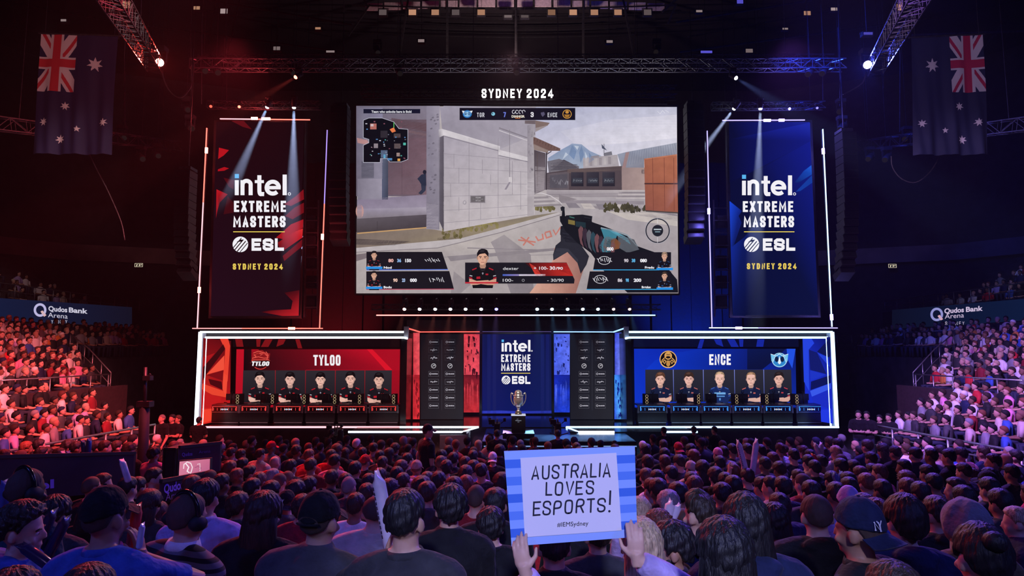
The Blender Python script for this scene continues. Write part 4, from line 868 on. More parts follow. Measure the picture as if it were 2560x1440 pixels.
    for cx, cy, hr, nm, nx, ny in ((936, 638, '#1c181c', 'Nod', 960, 672), (936, 688, '#1c181c', 'Bodu', 960, 721), (1660, 641, '#8a7260', 'Fredu', 1611, 672), (1660, 690, '#3a2c26', 'Brrtdux', 1603, 721)):
        portrait(a, cx, cy, 6.4, '#d9a890', hr, '#15131a', '#8a2630' if cx < 1200 else '#2a4a78', 1); a.up(); a.rect(cx - 20, cy + 29, cx + 21, cy + 35, '#2a8fe0')
        a.text(nm, nx, ny, 5.6, W_, nx + (20 if cx < 1200 else 23), .04)
    for t, x0, y1, x1, c in (('80', 972, 656, 985, '#e8b0a8'), ('36', 994, 656, 1004, '#8fb8e8'), ('150', 1014, 656, 1029, W_), ('90', 984, 705, 995, '#e8c0b0'), ('23', 1006, 705, 1014, '#a8c0e8'), ('000', 1026, 705, 1043, W_), ('90', 1559, 656, 1570, '#c8c0c8'), ('38', 1578, 656, 1587, '#5fb0e0'), ('080', 1599, 656, 1616, W_), ('86', 1543, 705, 1555, '#c8c0c8'), ('98', 1563, 705, 1571, '#5fb0e0'), ('200', 1583, 705, 1602, W_), ('000', 1516, 627, 1533, W_)):
        a.text(t, x0, y1, 8, c, x1, .05)
    for x, y in ((1082, 652), (1092, 700), (1510, 652), (1500, 699)):
        rr = random.Random(x)
        for k in range(7): a.line([(x - 18 + 5.5 * k + rr.uniform(-2, 2), y - 5 + rr.uniform(-2, 3)), (x - 16 + 5.5 * k + rr.uniform(-3, 3), y + rr.uniform(-2, 2)), (x - 14 + 5.5 * k, y + 4 + rr.uniform(-3, 2))], 1.5, '#d5d3da')
        if x > 1300: a.ring(x, y, 15, 10, 1.4, '#d5d3da', 18)
    p = a.build('display', led_art('game_picture', .10, 2.2, 1.0), o); p.location = -rel(o)
    q = [at(*c, Y + .05) for c in ((888, 262), (1696, 262), (1700, 737), (886, 737))]
    b = LB(); b.add(q + [v + Vector((0, .3, 0)) for v in q], [(0, 1, 2, 3), (7, 6, 5, 4), (0, 4, 5, 1), (1, 5, 6, 2), (2, 6, 7, 3), (3, 7, 4, 0)]); b.done('cabinet', BLACK, o)
    b = LB(); b.bar(at(920, 257, Y - .1), at(1668, 259, Y - .1), .05).bar(at(911, 245, Y - .1), at(921, 257, Y - .1), .07).bar(at(1672, 243, Y - .1), at(1663, 257, Y - .1), .07); b.done('header_bracket', STEEL, o)
main_screen()
o = thing('illuminated_sign', 'illuminated white city name and year lettering above the main screen', 'sign', at(1293, 245, 25.7))
b = LB(); q, w_ = lettering('SYDNEY 2024', 1.0, .52, .165, .24)
for quad in q:
    pts = [at(1204 + p.x * 179 / w_, 244 - p.y * 22, 25.7) for p in quad]; n = len(b.v); b.add(pts + [v + Vector((0, .05, 0)) for v in pts], [(0, 1, 2, 3), (0, 4, 5, 1), (1, 5, 6, 2), (2, 6, 7, 3), (3, 7, 4, 0)])
b.done('lettering', glow('sign_white', (1, .96, .98), 1.5), o)
b = LB(); b.bar(at(900, 250, 25.85), at(1690, 250, 25.85), .05).bar(at(1000, 222, 25.85), at(1590, 222, 25.85), .04)
for x in (1000, 1195, 1390, 1590): b.bar(at(x, 222, 25.85), at(x, 250, 25.85), .03)
b.done('mounting_frame', STEEL, o)

# ---- pictures inside the booths
def booth_screens(s):
    red = s < 0; B_ = BOOTH[s]; P = B_['P']
    o = thing('booth_screen', 'red LED wall with five player portraits in the red team booth' if red else 'blue LED wall with five player portraits in the blue team booth', 'screen', at(P(800), 1007, 27.6), 'booth LED walls')
    a = Art(27.6); Z = (lambda x, y: (460 + x / 4.267, 790 + y / 4.267)) if red else (lambda x, y: (1540 + x / 4.267, 790 + y / 4.267))
    def R(pts, c, d=None): a.poly([Z(*p) for p in pts], c, d)
    if red:
        R([(560, 355), (2305, 355), (2295, 925), (545, 1000)], None, ['#c01024', '#a80a1e', '#8a0a1c', '#b01022']); a.up()
        R([(640, 355), (1300, 355), (1300, 580), (635, 580)], None, ['#16080c', '#6a0a16', '#5c0a16', '#10060a']); R([(1300, 355), (1950, 355), (2140, 575), (1300, 575)], None, ['#6a0a16', '#b80e24', '#a00c20', '#5c0a16'])
        R([(1950, 355), (2010, 355), (2225, 578), (2150, 578)], '#d81428'); R([(2010, 355), (2305, 355), (2300, 578), (2225, 578)], '#a80c20'); R([(720, 355), (800, 355), (720, 480)], '#b81022')
        R([(632, 580), (2218, 580), (2212, 925), (620, 925)], '#141217', ['#2b272d', '#2d2a31', '#1b181e', '#1c181d'])
        a.up()
        for x in (975, 1297, 1615, 1930): R([(x - 3, 578), (x + 4, 578), (x, 925), (x - 7, 925)], None, ['#9a1a22', '#9a1a22', '#3a0c12', '#3a0c12'])
        for i, cx in enumerate((810, 1133, 1458, 1778, 2082)):
            portrait(a, *Z(cx, (668, 672, 675, 668, 678)[i]), 47 / 4.267, ('#e8b8a8', '#e6b4a6', '#eab9a9', '#e8b6a6', '#e0ae9e')[i], '#110c0f', '#17151b', '#b51c28', (1, 2, 2, 1, 2)[i]); a.up()
        a.caps('TYLOO', *Z(1384, 415), *Z(1674, 528), '#f2eef2', .19, .1, .48)
        a.ring(*Z(820, 480), 87 / 4.267, 87 / 4.267, 2, '#d03a34', 26, 20, 340); R([(745, 390), (790, 366), (840, 362), (880, 390), (925, 400), (915, 470), (740, 475), (715, 510), (728, 450)], '#8a1a1c'); a.up()
        for pts in ([(745, 395), (800, 375), (870, 395), (900, 430)], [(735, 450), (800, 435), (860, 450), (905, 445)], [(750, 410), (775, 430), (760, 440)], [(810, 400), (845, 405), (820, 420)], [(880, 380), (905, 420), (890, 465)], [(715, 500), (745, 470), (905, 468), (925, 480)]): a.line([Z(*p) for p in pts], 1.8, '#e2564a')
        a.up(); R([(712, 482), (925, 475), (915, 540), (730, 545)], '#2a0a0e'); a.up(); a.caps('TYLOO', *Z(724, 484), *Z(912, 532), '#f2eef2', .24, .06, .6, .12)
    else:
        R([(192, 350), (1915, 350), (1925, 1000), (200, 1000)], None, ['#0a2cb8', '#0a1a6c', '#0c2aa0', '#0a34c8']); a.up()
        R([(320, 570), (420, 470), (600, 400), (900, 350), (1400, 350), (1400, 570)], None, ['#0c38cc', '#0a34c0', '#0a30b4', '#0a2ca8', '#0a1e7c', '#0a1c70']); R([(1400, 350), (1810, 350), (1700, 460), (1560, 570), (1400, 570)], None, ['#08164e', '#0a1440', '#0a1440', '#08103a', '#08103a']); R([(1820, 350), (1915, 350), (1880, 560), (1830, 460)], '#2050e0')
        R([(312, 572), (1868, 572), (1880, 915), (315, 915)], '#141724', ['#2a2b38', '#2c2b36', '#1c1d28', '#1c1d28']); a.up()
        for x in (610, 930, 1262, 1575): R([(x - 3, 572), (x + 4, 572), (x + 10, 915), (x + 3, 915)], None, ['#7a86d8', '#7a86d8', '#0c2a78', '#0c2a78'])
        for i, cx in enumerate((472, 776, 1104, 1436, 1732)):
            portrait(a, *Z(cx, (672, 670, 668, 672, 668)[i]), 46 / 4.267, ('#eab8a8', '#e8b6aa', '#eebeb0', '#eabaac', '#e6b2a4')[i], ('#5a3a2a', '#3c2820', '#a08468', '#8a6a50', '#241a1a')[i], ('#141c3a', '#121a34', '#16285c', '#131c3c', '#121830')[i], ('#a85a58', '#b06060', '#3a58a8', '#c06058', '#b83a48')[i], (1, 2, 3, 3, 1)[i], i != 2); a.up()
        x, y = Z(1104, 840); a.rect(x - 14, y - 6, x + 14, y - 1, '#6fa8e0'); a.rect(x - 12, y + 2, x + 12, y + 5, '#5a90d0'); a.rect(x - 2, y + 8, x + 2, y + 14, '#5a90d0')
        a.caps('ENCE', *Z(990, 408), *Z(1220, 522), '#f4f0f6', .2, .12, .5)
        x, y = Z(553, 462); a.ell(x, y, 21, 21, '#0c0a10', 28); a.up(); a.ring(x, y, 20.5, 20.5, 2.2, '#e8b064', 30); a.ell(x, y - 9, 9.5, 10, '#d8a058', 18); a.up(); a.ell(x, y - 5, 6, 3, '#120e12', 12); a.line([(x - 6, y - 11), (x + 6, y - 11)], 1, '#3a2818'); a.line([(x - 4, y - 14), (x, y - 11), (x + 4, y - 14)], 1, '#3a2818')
        for sg in (-1, 1): a.line([(x + sg * 9, y - 4), (x + sg * 15, y + 2), (x + sg * 17, y + 9)], 2, '#e0a85c'); a.line([(x + sg * 9, y + 1), (x + sg * 13, y + 6), (x + sg * 9, y + 11), (x + sg * 6, y + 5), (x + sg * 9, y + 1)], 1.8, '#e0a85c')
        a.poly([(x - 4, y + 3), (x + 4, y + 3), (x + 5, y + 14), (x, y + 19), (x - 5, y + 14)], '#c08a48'); a.ring(x, y, 20.5, 20.5, 2.4, '#f0bc74', 14, 35, 145)
        x, y = Z(1737, 465); a.ell(x, y + 1, 18, 17, '#2f86cc', 24); a.up(); a.ring(x, y + 1, 18, 17, 2, '#a8dcf2', 26)
        for sg in (-1, 1): a.poly([(x + sg * 22, y - 14), (x + sg * 9, y - 9), (x + sg * 15, y + 6), (x + sg * 20, y + 4)], '#6fc0ea'); a.line([(x + sg * 22, y - 14), (x + sg * 10, y - 10), (x + sg * 17, y + 7)], 1.4, '#eaf6fc'); a.ell(x + sg * 7, y - 1, 5, 7, '#0c2048', 12)
        a.poly([(x - 4, y + 8), (x, y - 10), (x + 4, y + 8), (x, y + 12)], '#e6f2fa'); a.line([(x - 10, y - 8), (x, y - 14), (x + 10, y - 8)], 2.2, '#bfe6f8')
    p = a.build('display', ART, o); p.location = -rel(o)
    o = thing('side_led_wall', 'angular red shard picture on the end wall of the red booth' if red else 'angular blue shard picture on the end wall of the blue booth', 'screen', (B_['xi'], 25.8, SZ), 'booth end LED walls')
    a = ArtP((B_['xi'] - s * .025, 24.02, SZ), (B_['xi'] + s * .535, 27.7, SZ))
    base = [(506, 846), (577, 850), (575, 1046), (501, 1062)] if red else [(2075, 846), (2004, 850), (2008, 1046), (2082, 1062)]
    if red:
        R([(205, 235), (500, 265), (490, 1095), (178, 1160)], '#8a0f16', ['#6a0c12', '#5a0a10', '#c81a1c', '#e02a22']); a.up()
        for pts, c in (([(380, 235), (470, 240), (492, 320), (465, 700), (420, 620), (440, 360)], '#e8402e'), ([(205, 440), (330, 395), (205, 545)], '#a8161a'), ([(240, 625), (430, 420), (425, 575)], '#f0503a'), ([(240, 630), (420, 580), (415, 690)], '#7a0e14'), ([(195, 720), (420, 800), (460, 870), (300, 840), (190, 780)], '#e8442e'), ([(190, 790), (300, 845), (400, 870), (380, 960), (185, 990)], '#c01a1c'), ([(260, 670), (400, 700), (415, 790), (280, 730)], '#4a080e'), ([(205, 545), (300, 440), (420, 300), (440, 350), (240, 620), (200, 690)], '#3a0a0e'), ([(420, 600), (465, 640), (450, 860), (410, 780)], '#f04a34'), ([(200, 1000), (360, 980), (420, 1080), (180, 1150)], '#f0402c')): R(pts, c)
    else:
        R([(2005, 230), (2285, 225), (2318, 1150), (2020, 1100)], '#0e1a8a', ['#1224a8', '#0a1464', '#1a30d8', '#1830d0']); a.up()
        for pts, c in (([(1990, 240), (2080, 232), (2115, 290), (2055, 360), (2060, 800), (2005, 700)], '#2444e0'), ([(2145, 390), (2265, 440), (2280, 545)], '#2340d8'), ([(2060, 360), (2145, 390), (2245, 620), (2070, 575)], '#101a6a'), ([(2070, 580), (2240, 625), (2075, 690)], '#1c34c4'), ([(2070, 800), (2290, 715), (2292, 775), (2090, 860)], '#3858e8'), ([(2090, 865), (2292, 780), (2300, 990), (2110, 950)], '#1a2cc0'), ([(2145, 380), (2285, 230), (2285, 430), (2265, 440)], '#0c1450'), ([(2080, 700), (2290, 630), (2290, 715), (2075, 790)], '#0c1558'), ([(2020, 1000), (2300, 1000), (2318, 1150), (2030, 1100)], '#2038e0')): R(pts, c)
    p = a.build('display', ART, o); p.location = -rel(o)
    # shard reflections on the booth ceiling, painted as a glowing strip
    o = thing('soffit_reflection', '%s painted shard reflection strip under the canopy of the %s booth' % (('red', 'red') if red else ('blue', 'blue')), 'screen', at(P(700), 860, 27.6), 'painted booth soffit reflections')
    a = Art(27.62)
    (R([(215, 240), (2300, 240), (2300, 330), (480, 330)], '#120609') if red else R([(190, 240), (2070, 240), (1990, 330), (185, 330)], '#060b2c')); a.up()
    for pts in (((545, 240), (620, 240), (635, 328), (560, 328)), ((770, 240), (820, 240), (810, 328), (775, 328)), ((870, 240), (950, 240), (900, 330), (820, 330)), ((1010, 240), (1090, 240), (1060, 300), (985, 328)), ((1185, 240), (1230, 240), (1262, 345), (1215, 345))): R([p if red else (2130 - p[0], p[1]) for p in pts], '#7a1216' if red else '#14269c')
    p = a.build('display', ART, o); p.location = -rel(o)
    # wooden-coloured lit fin leaning beside the booth
    o = thing('lit_fin', '%s slender lit fin at the inner end of the %s booth' % (('orange-red', 'red') if red else ('golden', 'blue')), 'stage decoration', at(1012 if red else 1572, 1050, 25), 'lit fins beside the booths')
    b = LB(); fx = (lambda x: x) if red else (lambda x: 2583 - x)
    pts = [(1008, 928), (1012, 930), (1017, 980), (1014, 1008), (1013, 1048), (1008, 1048)]
    q = [at(fx(x), y, 25) for x, y in pts]; n = len(q); b.add(q + [v + Vector((0, .08, 0)) for v in q], [tuple(range(n)), tuple(range(2 * n - 1, n - 1, -1))] + [(i, (i + 1) % n, n + (i + 1) % n, n + i) for i in range(n)])
    b.done('fin_body', glow('red_fin', (1, .16, .08), .9) if red else glow('gold_fin', (1, .62, .4), .55), o)
booth_screens(-1); booth_screens(1)

# ---- centre portal
ART2 = led_art('textured_picture', .38, 3.5)
o = thing('centre_screen', 'tall dark blue LED panel with event lettering behind the trophy', 'screen', at(1292, 1033, 28.5))
a = Art(28.5); a.rect(1206, 832, 1378, 1034, None, ['#10164a', '#0e1548', '#0b1858', '#0a1760']); a.up()
for x in (1218, 1232, 1352, 1365): a.rect(x, 832, x + 8, 1034, '#131c5c')
for k in range(7): a.poly([(1206, 1027 + k), (1250 + 10 * k, 1026 + .8 * k), (1300 + 6 * k, 1028 + .8 * k), (1378, 1026.5 + k), (1378, 1027.2 + k), (1290, 1029 + .8 * k), (1206, 1027.8 + k)], '#3a46c8' if k % 2 else '#1c2aa0')  # waves of the glossy floor reflection, painted into the picture's foot
a.up(); iem(a, (1254, 849, 1326, 879), (1253, 886, 1326, 905), (1253, 908, 1326, 927), (1253, 933, 1326, .9), (1265, 950, 11), (1280, 940, 1326, 960), '#0e1650')
p = a.build('display', ART, o); p.location = -rel(o)
for s in (-1, 1):
    red = s < 0; cn = 'red' if red else 'blue'
    o = thing('texture_screen', '%s weathered-metal LED panel beside the dark blue centre screen' % cn, 'screen', at(1178 if red else 1405, 1032, 28.4), 'weathered LED panels by the centre screen')
    a = Art(28.4); x0, x1 = (1158, 1199) if red else (1384, 1425); rr = random.Random(4 + s)
    c = ['#d8404c', '#c83a48', '#e04a58', '#d04250'] if red else ['#4a62e8', '#5a6cf0', '#5e70f0', '#4258e0']; c2 = ['#6a1420', '#5c101c', '#c02c34', '#b0282e'] if red else ['#10209a', '#101c88', '#2040d8', '#1c38c8']
    a.rect(x0, 831, x1, 937, None, c); a.rect(x0, 937, x1, 1031, None, c2); a.up(); dk = '#3c0a14' if red else '#141c6a'
    for k in range(26):
        x, y = x0 + 2 + rr.random() * 34, 836 + rr.random() * 96; w, h = 1 + rr.random() * 5, 3 + rr.random() * (16 if red else 9)
        a.poly([(x, y), (min(x + w, x1), y + 2), (min(x + w * .7, x1), y + h), (x + .5, y + h * .8)], dk)
    for k in range(9): x = x0 + 2 + rr.random() * 34; a.poly([(x, 945 + rr.random() * 40), (x + 2, 960), (x + 1, 1020)], c[0])
    p = a.build('display', ART2, o); p.location = -rel(o)
    o = thing('logo_banner', 'black sponsor logo banner next to the %s weathered panel' % cn, 'banner', at(1103 if red else 1480, 1048, 26.5), 'sponsor logo banners')
    a = Art(26.5); x0, x1 = (1050, 1158) if red else (1426, 1536)
    a.rect(x0, 835, x1, 1048, None, ['#120f16', '#15131a', '#26262c', '#1c1b22']); a.up(); cc = ((1084, 1125) if red else (1460, 1501)); rr = random.Random(11 + s)
    a.line([(x0 + 54.5, 850), (x0 + 54.5, 1026)], .7, '#3c3c46')
    for ci, cx in enumerate(cc):
        for k in range(9):
            yy = 855 + k * 19.9; b_ = '#b8b4c0' if k > 1 else '#8a8792'
            if k not in (3,): a.line([(cx - 12.5, yy - 6.5), (cx + 12.5, yy - 6.5), (cx + 12.5, yy + 6.5), (cx - 12.5, yy + 6.5), (cx - 12.5, yy - 6.5)], .6, '#5a5962' if k > 3 else '#302f38')
            if k == 3: a.ring(cx, yy, 5.5, 5.5, 1.3, '#c8c4cc', 16); a.line([(cx - 2.5, yy + 2), (cx, yy - 2), (cx + 2, yy), (cx + 3, yy - 3)], 1.3, '#c8c4cc')
            elif k in (1, 2, 5):
                for j in range(7): a.line([(cx - 8 + 2.6 * j, yy + rr.uniform(-2, 2)), (cx - 7 + 2.6 * j, yy + rr.uniform(-4, 4) * (.4 if abs(j - 3) > 1 else 1))], 1.6, b_)
                a.line([(cx - 8, yy + .5), (cx + 8, yy - .5)], 1, b_)
            else:
                a.ring(cx - 8, yy, 2.2, 2.4, 1.1, b_, 10)
                for j in range(6): a.rect(cx - 4 + 2.5 * j, yy - 1.7 + rr.uniform(0, .6), cx - 2.3 + 2.5 * j, yy + 1.6, b_)
    p = a.build('display', ART, o); p.location = -rel(o)
    b = LB(); q = [at(*c_, 26.54) for c_ in ((x0 - 1, 833), (x1 + 1, 833), (x1 + 1, 1049), (x0 - 1, 1049))]; b.add(q + [v + Vector((0, .12, 0)) for v in q], [(0, 1, 2, 3), (7, 6, 5, 4), (0, 4, 5, 1), (1, 5, 6, 2), (2, 6, 7, 3), (3, 7, 4, 0)]); b.done('cabinet', BLACK, o)
    o = thing('lit_column', '%s glowing column between the %s booth and the logo banner' % (cn, cn), 'stage decoration', at(1041 if red else 1546, 1050, 26), 'glowing portal columns')
    a = Art(26.0); x0, x1 = (1033, 1049) if red else (1537, 1554); ca = ['#c83c46', '#d85058', '#e85058', '#c83440'] if red else ['#3a48d0', '#5060e0', '#7a8af8', '#4a5ae0']; cb = ['#b02430', '#a81e28', '#e03038', '#c82830'] if red else ['#3a8ae8', '#2a60e0', '#58b0f8', '#3048e0']
    a.rect(x0, 832, x1, 937, None, ca); a.rect(x0 - 1, 937, x1, 1048, None, cb); a.up(); rr = random.Random(2)
    for k in range(10): x = x0 + 1 + rr.random() * 12; y = 940 + rr.random() * 95; a.poly([(x, y), (x + 3, y + 3), (x + 1.5, y + 14), (x - .5, y + 8)], '#701018' if red else '#0c1c8a')
    p = a.build('display', ART2, o); p.location = -rel(o)
    b = LB(); q = [at(*c_, 26.04) for c_ in ((x0 - 2, 830), (x1 + 1, 830), (x1 + 1, 1048.5), (x0 - 2, 1048.5))]; b.add(q + [v + Vector((0, .2, 0)) for v in q], [(0, 1, 2, 3), (7, 6, 5, 4), (0, 4, 5, 1), (1, 5, 6, 2), (2, 6, 7, 3), (3, 7, 4, 0)]); b.done('column_body', BLACK, o)
# portal header with its lit edges
o = thing('portal_header', 'black header over the stage centre with thin red and blue lit edges', 'stage header', at(1292, 815, 26))
b = LB(); A, B2 = at(1017, 831, 25.7), at(1566, 800, 25.7); b.box2((A.x, 25.7, A.z), (B2.x, 29, B2.z)); b.done('header_box', BLACK, o)
rd, bl = glow('red_edge', (1, .10, .08), 2.0), glow('blue_edge', (.25, .45, 1), 2.4)
strip(o, at(1050, 830, 25.65), at(1199, 829.5, 25.65), rd, .018); strip(o, at(1384, 829.5, 25.65), at(1534, 830, 25.65), bl, .018); strip(o, at(1017, 820, 24.4), at(1050, 830, 25.6), rd, .022); strip(o, at(1569, 818, 24.4), at(1534, 830, 25.6), bl, .022); strip(o, at(1206, 829, 25.65), at(1378, 829, 25.65), glow('dim_edge', (.2, .15, .5), .5), .012)
for x in (1202.5, 1381):
    A = at(x, 833, 28); po = thing('portal_post', 'dark post beside the dark blue centre screen, %s side' % ('red' if x < 1290 else 'blue'), 'post', (A.x, 28.1, SZ), 'portal posts'); b = LB(); b.box2((A.x - .055, 27.9, SZ), (A.x + .055, 28.3, A.z)); b.done('post_body', GLOSS, po)
# ------------------------------------------------------------------ rigging: trusses, lamps, speakers, flags
def truss(name, p, q, w, h, bay, label, group=None, m=None, t=.028, cat='truss', hang=True):
    """square lattice truss from p to q as one thing"""
    p, q = Vector(p), Vector(q); d = (q - p).normalized(); L = (q - p).length
    a = d.cross(Vector((0, 0, 1))); a = (a if a.length > .05 else Vector((1, 0, 0))).normalized(); u = a.cross(d).normalized()
    b = LB(); n = max(2, int(L / bay)); cn = [a * (sx * w / 2) + u * (sz * h / 2) for sx, sz in ((-1, -1), (1, -1), (1, 1), (-1, 1))]
    for c in cn: b.bar(p + c, q + c, t * 1.25)
    for i in range(n):
        s0, s1 = p + d * (L * i / n), p + d * (L * (i + 1) / n)
        for k in range(4):
            c0, c1 = cn[k], cn[(k + 1) % 4]
            if i % 2: c0, c1 = c1, c0
            b.bar(s0 + c0, s1 + c1, t * .75); b.bar(s0 + c0, s0 + c1, t * .6)
    o = empty(name, (p + q) / 2, label, cat, group); b.done('lattice', m or ALU, o)
    for f in (.12, .88) if hang else ():
        w_ = p.lerp(q, f); b = LB(); b.bar(w_ + u * h / 2, (w_.x, w_.y, 24), .018); b.done('suspension_wire', STEEL, o)
    return o
TRD = mat('truss_painted_black', (.03, .03, .032), .4, .6, noise=.3)
TRL = mat('truss_dark', (.10, .10, .11), .45, .85, noise=.3)
truss('lighting_truss', at(480, 163, 23), at(2110, 163, 23), .36, .36, .42, 'long silver lattice truss across the hall above the screen', 'ceiling trusses')
truss('lighting_truss', at(500, 150, 25.5), at(2080, 150, 25.5), .4, .3, .5, 'second dimmer lattice truss just behind the long silver one', 'ceiling trusses', TRL)
truss('lighting_truss', at(388, 165, 19.5), at(262, -40, 11.5), .42, .42, .5, 'diagonal truss above the bright red lamp', 'ceiling trusses', TRD, .020)
truss('lighting_truss', at(2188, 170, 19.5), at(2306, -40, 11.5), .42, .42, .5, 'diagonal truss above the bright blue lamp', 'ceiling trusses', TRD, .020)
truss('lighting_truss', at(-30, 306, 19), at(445, 366, 28), .4, .4, .55, 'truss running behind the flag on the red tower side', 'ceiling trusses', TRL)
truss('lighting_truss', at(2125, 368, 28), at(2600, 306, 19), .4, .4, .55, 'truss running behind the flag on the blue tower side', 'ceiling trusses', TRL)
truss('lighting_truss', at(905, 228, 27), at(1690, 228, 27), .4, .4, .5, 'dark truss behind the illuminated city name sign', 'ceiling trusses', TRL)
truss('lighting_truss', at(520, 262, 24), at(800, 264, 24), .25, .25, .35, 'short dark truss carrying the lamps above the red tower', 'ceiling trusses', TRL)
truss('lighting_truss', at(1780, 266, 24), at(2060, 264, 24), .25, .25, .35, 'short dark truss carrying the lamps above the blue tower', 'ceiling trusses', TRL)
# roof catwalk: pale panels, pipes, hangers
PANEL = mat('catwalk_panel', (.5, .42, .45), .6, noise=.2)
o = thing('catwalk', 'high roof catwalk with pale side panels over stage centre', 'catwalk', at(1290, 20, 34)); n = 16
for i in range(n):
    x0 = 912 + 752 * i / n; dy = 10 * abs((i + .5) / n - .5) ** 2 * 4
    b = LB(); p, q = at(x0 + 2, 9 + dy, 34), at(x0 + 752 / n - 3, 9 + dy, 34); b.bar(p, q, .05, .42); b.done('side_panel', PANEL, o)
b = LB()
for k, (y, z, r) in enumerate(((22, 34, .08), (38, 34.5, .05), (50, 36, .06), (58, 35, .04), (66, 37, .06), (76, 36, .05), (84, 38, .05), (94, 37, .05))):
    for i in range(10):
        f = lambda t: at(880 + 810 * t + (t - .5) * 300 * (k % 2), y + 22 * (2 * t - 1) ** 2 * (-1 if k > 1 else -.4), z)
        b.bar(f(i / 10), f((i + 1) / 10), r)
b.done('pipe_rail', STEEL, o)
for x, y0, y1, w in ((1118, -20, 145, .12), (1290, -20, 150, .14), (1458, -20, 145, .12)): b = LB(); b.bar(at(x, y0, 34), at(x, y1, 34), w); b.done('hanger_post', STEEL, o)
for x0, y0, x1, y1 in ((1022, -10, 1000, 130), (1556, -10, 1585, 140), (905, -10, 920, 18), (870, 90, 925, 12), (1690, 10, 1670, 60), (1655, 30, 1700, -10)): b = LB(); b.bar(at(x0, y0, 34), at(x1, y1, 34), .10); b.done('diagonal_brace', STEEL, o)
spot('added_catwalk_light', at(1290, 120, 31), at(1290, 5, 34), (1, .66, .66), 1100, 160, .4, .2)  # unseen spot added to light up the pale panels
for i, (x0, y0, x1, y1, Y) in enumerate(((0, 0, 330, 62, 30), (0, 70, 260, 88, 26), (350, 62, 860, 130, 33), (520, 0, 880, 62, 32), (480, 18, 830, 92, 36), (2560, 0, 2200, 70, 30), (2560, 78, 2280, 88, 26), (2210, 62, 1700, 130, 33), (2030, 0, 1690, 55, 32), (2080, 25, 1720, 92, 36), (30, 10, 60, 240, 30), (2520, 40, 2400, 200, 30), (0, 340, 90, 300, 30), (540, 0, 520, 110, 34), (600, 0, 570, 130, 34))):
    tag(MB().bar(at(x0, y0, Y), at(x1, y1, Y), .07).build('roof_pipe', STEEL), 'dark steel roof pipe under the black ceiling', 'roof pipe', 'dark roof pipes')
for i, (x, y0, y1, Y) in enumerate(((298, 62, 98, 26), (311, 140, 335, 26), (505, 60, 260, 25), (477, 70, 265, 26), (353, 0, 40, 20), (565, 45, 250, 27), (1183, 130, 215, 26), (1395, 140, 218, 26), (995, 70, 200, 26), (2055, 0, 250, 27), (2100, 40, 275, 26), (2095, 0, 100, 24), (2250, 140, 330, 26), (1588, 95, 210, 26), (860, 0, 160, 28), (1960, 20, 130, 28), (2210, 90, 220, 30))):
    tag(MB().bar(at(x, y0, Y), at(x + (2 if i % 2 else -1), y1, Y), .022).bar(at(x, y0, Y), (at(x, y0, Y).x, Y, 24), .022).build('hanging_wire', ALU), 'thin steel wire hanging from the dark roof', 'wire', 'hanging wires')
CAB = mat('cable_rubber', (.05, .04, .045), .5, noise=.2)
def cable(pts, Y, lab, r=.02):
    P = [at(x, y, Y) for x, y in pts]; Q = []
    for i in range(len(P) - 1):
        for t in (0, .25, .5, .75):
            p0, p1, p2, p3 = P[max(i - 1, 0)], P[i], P[i + 1], P[min(i + 2, len(P) - 1)]
            Q.append(.5 * ((2 * p1) + (p2 - p0) * t + (2 * p0 - 5 * p1 + 4 * p2 - p3) * t * t + (3 * p1 - p0 - 3 * p2 + p3) * t ** 3))
    tag(MB().tube(Q + [P[-1]], r, 6).build('hanging_cable', CAB, None, True), lab, 'cable', 'slack hanging cables')
cable([(403, 168), (412, 205), (428, 232), (450, 244), (470, 228), (480, 200), (483, 120)], 19.4, 'slack cable loop hanging under the bright red lamp')
cable([(2165, 180), (2158, 205), (2135, 222), (2108, 236)], 19.4, 'slack cable hanging under the bright blue lamp')
cable([(223, 386), (245, 430), (270, 478), (302, 552), (312, 600)], 20, 'thin cable falling from the flag on the red tower side', .016)
cable([(2350, 390), (2325, 430), (2290, 456), (2255, 448), (2232, 420), (2228, 390)], 20, 'slack cable bunch hanging from the flag on the blue tower side', .016)

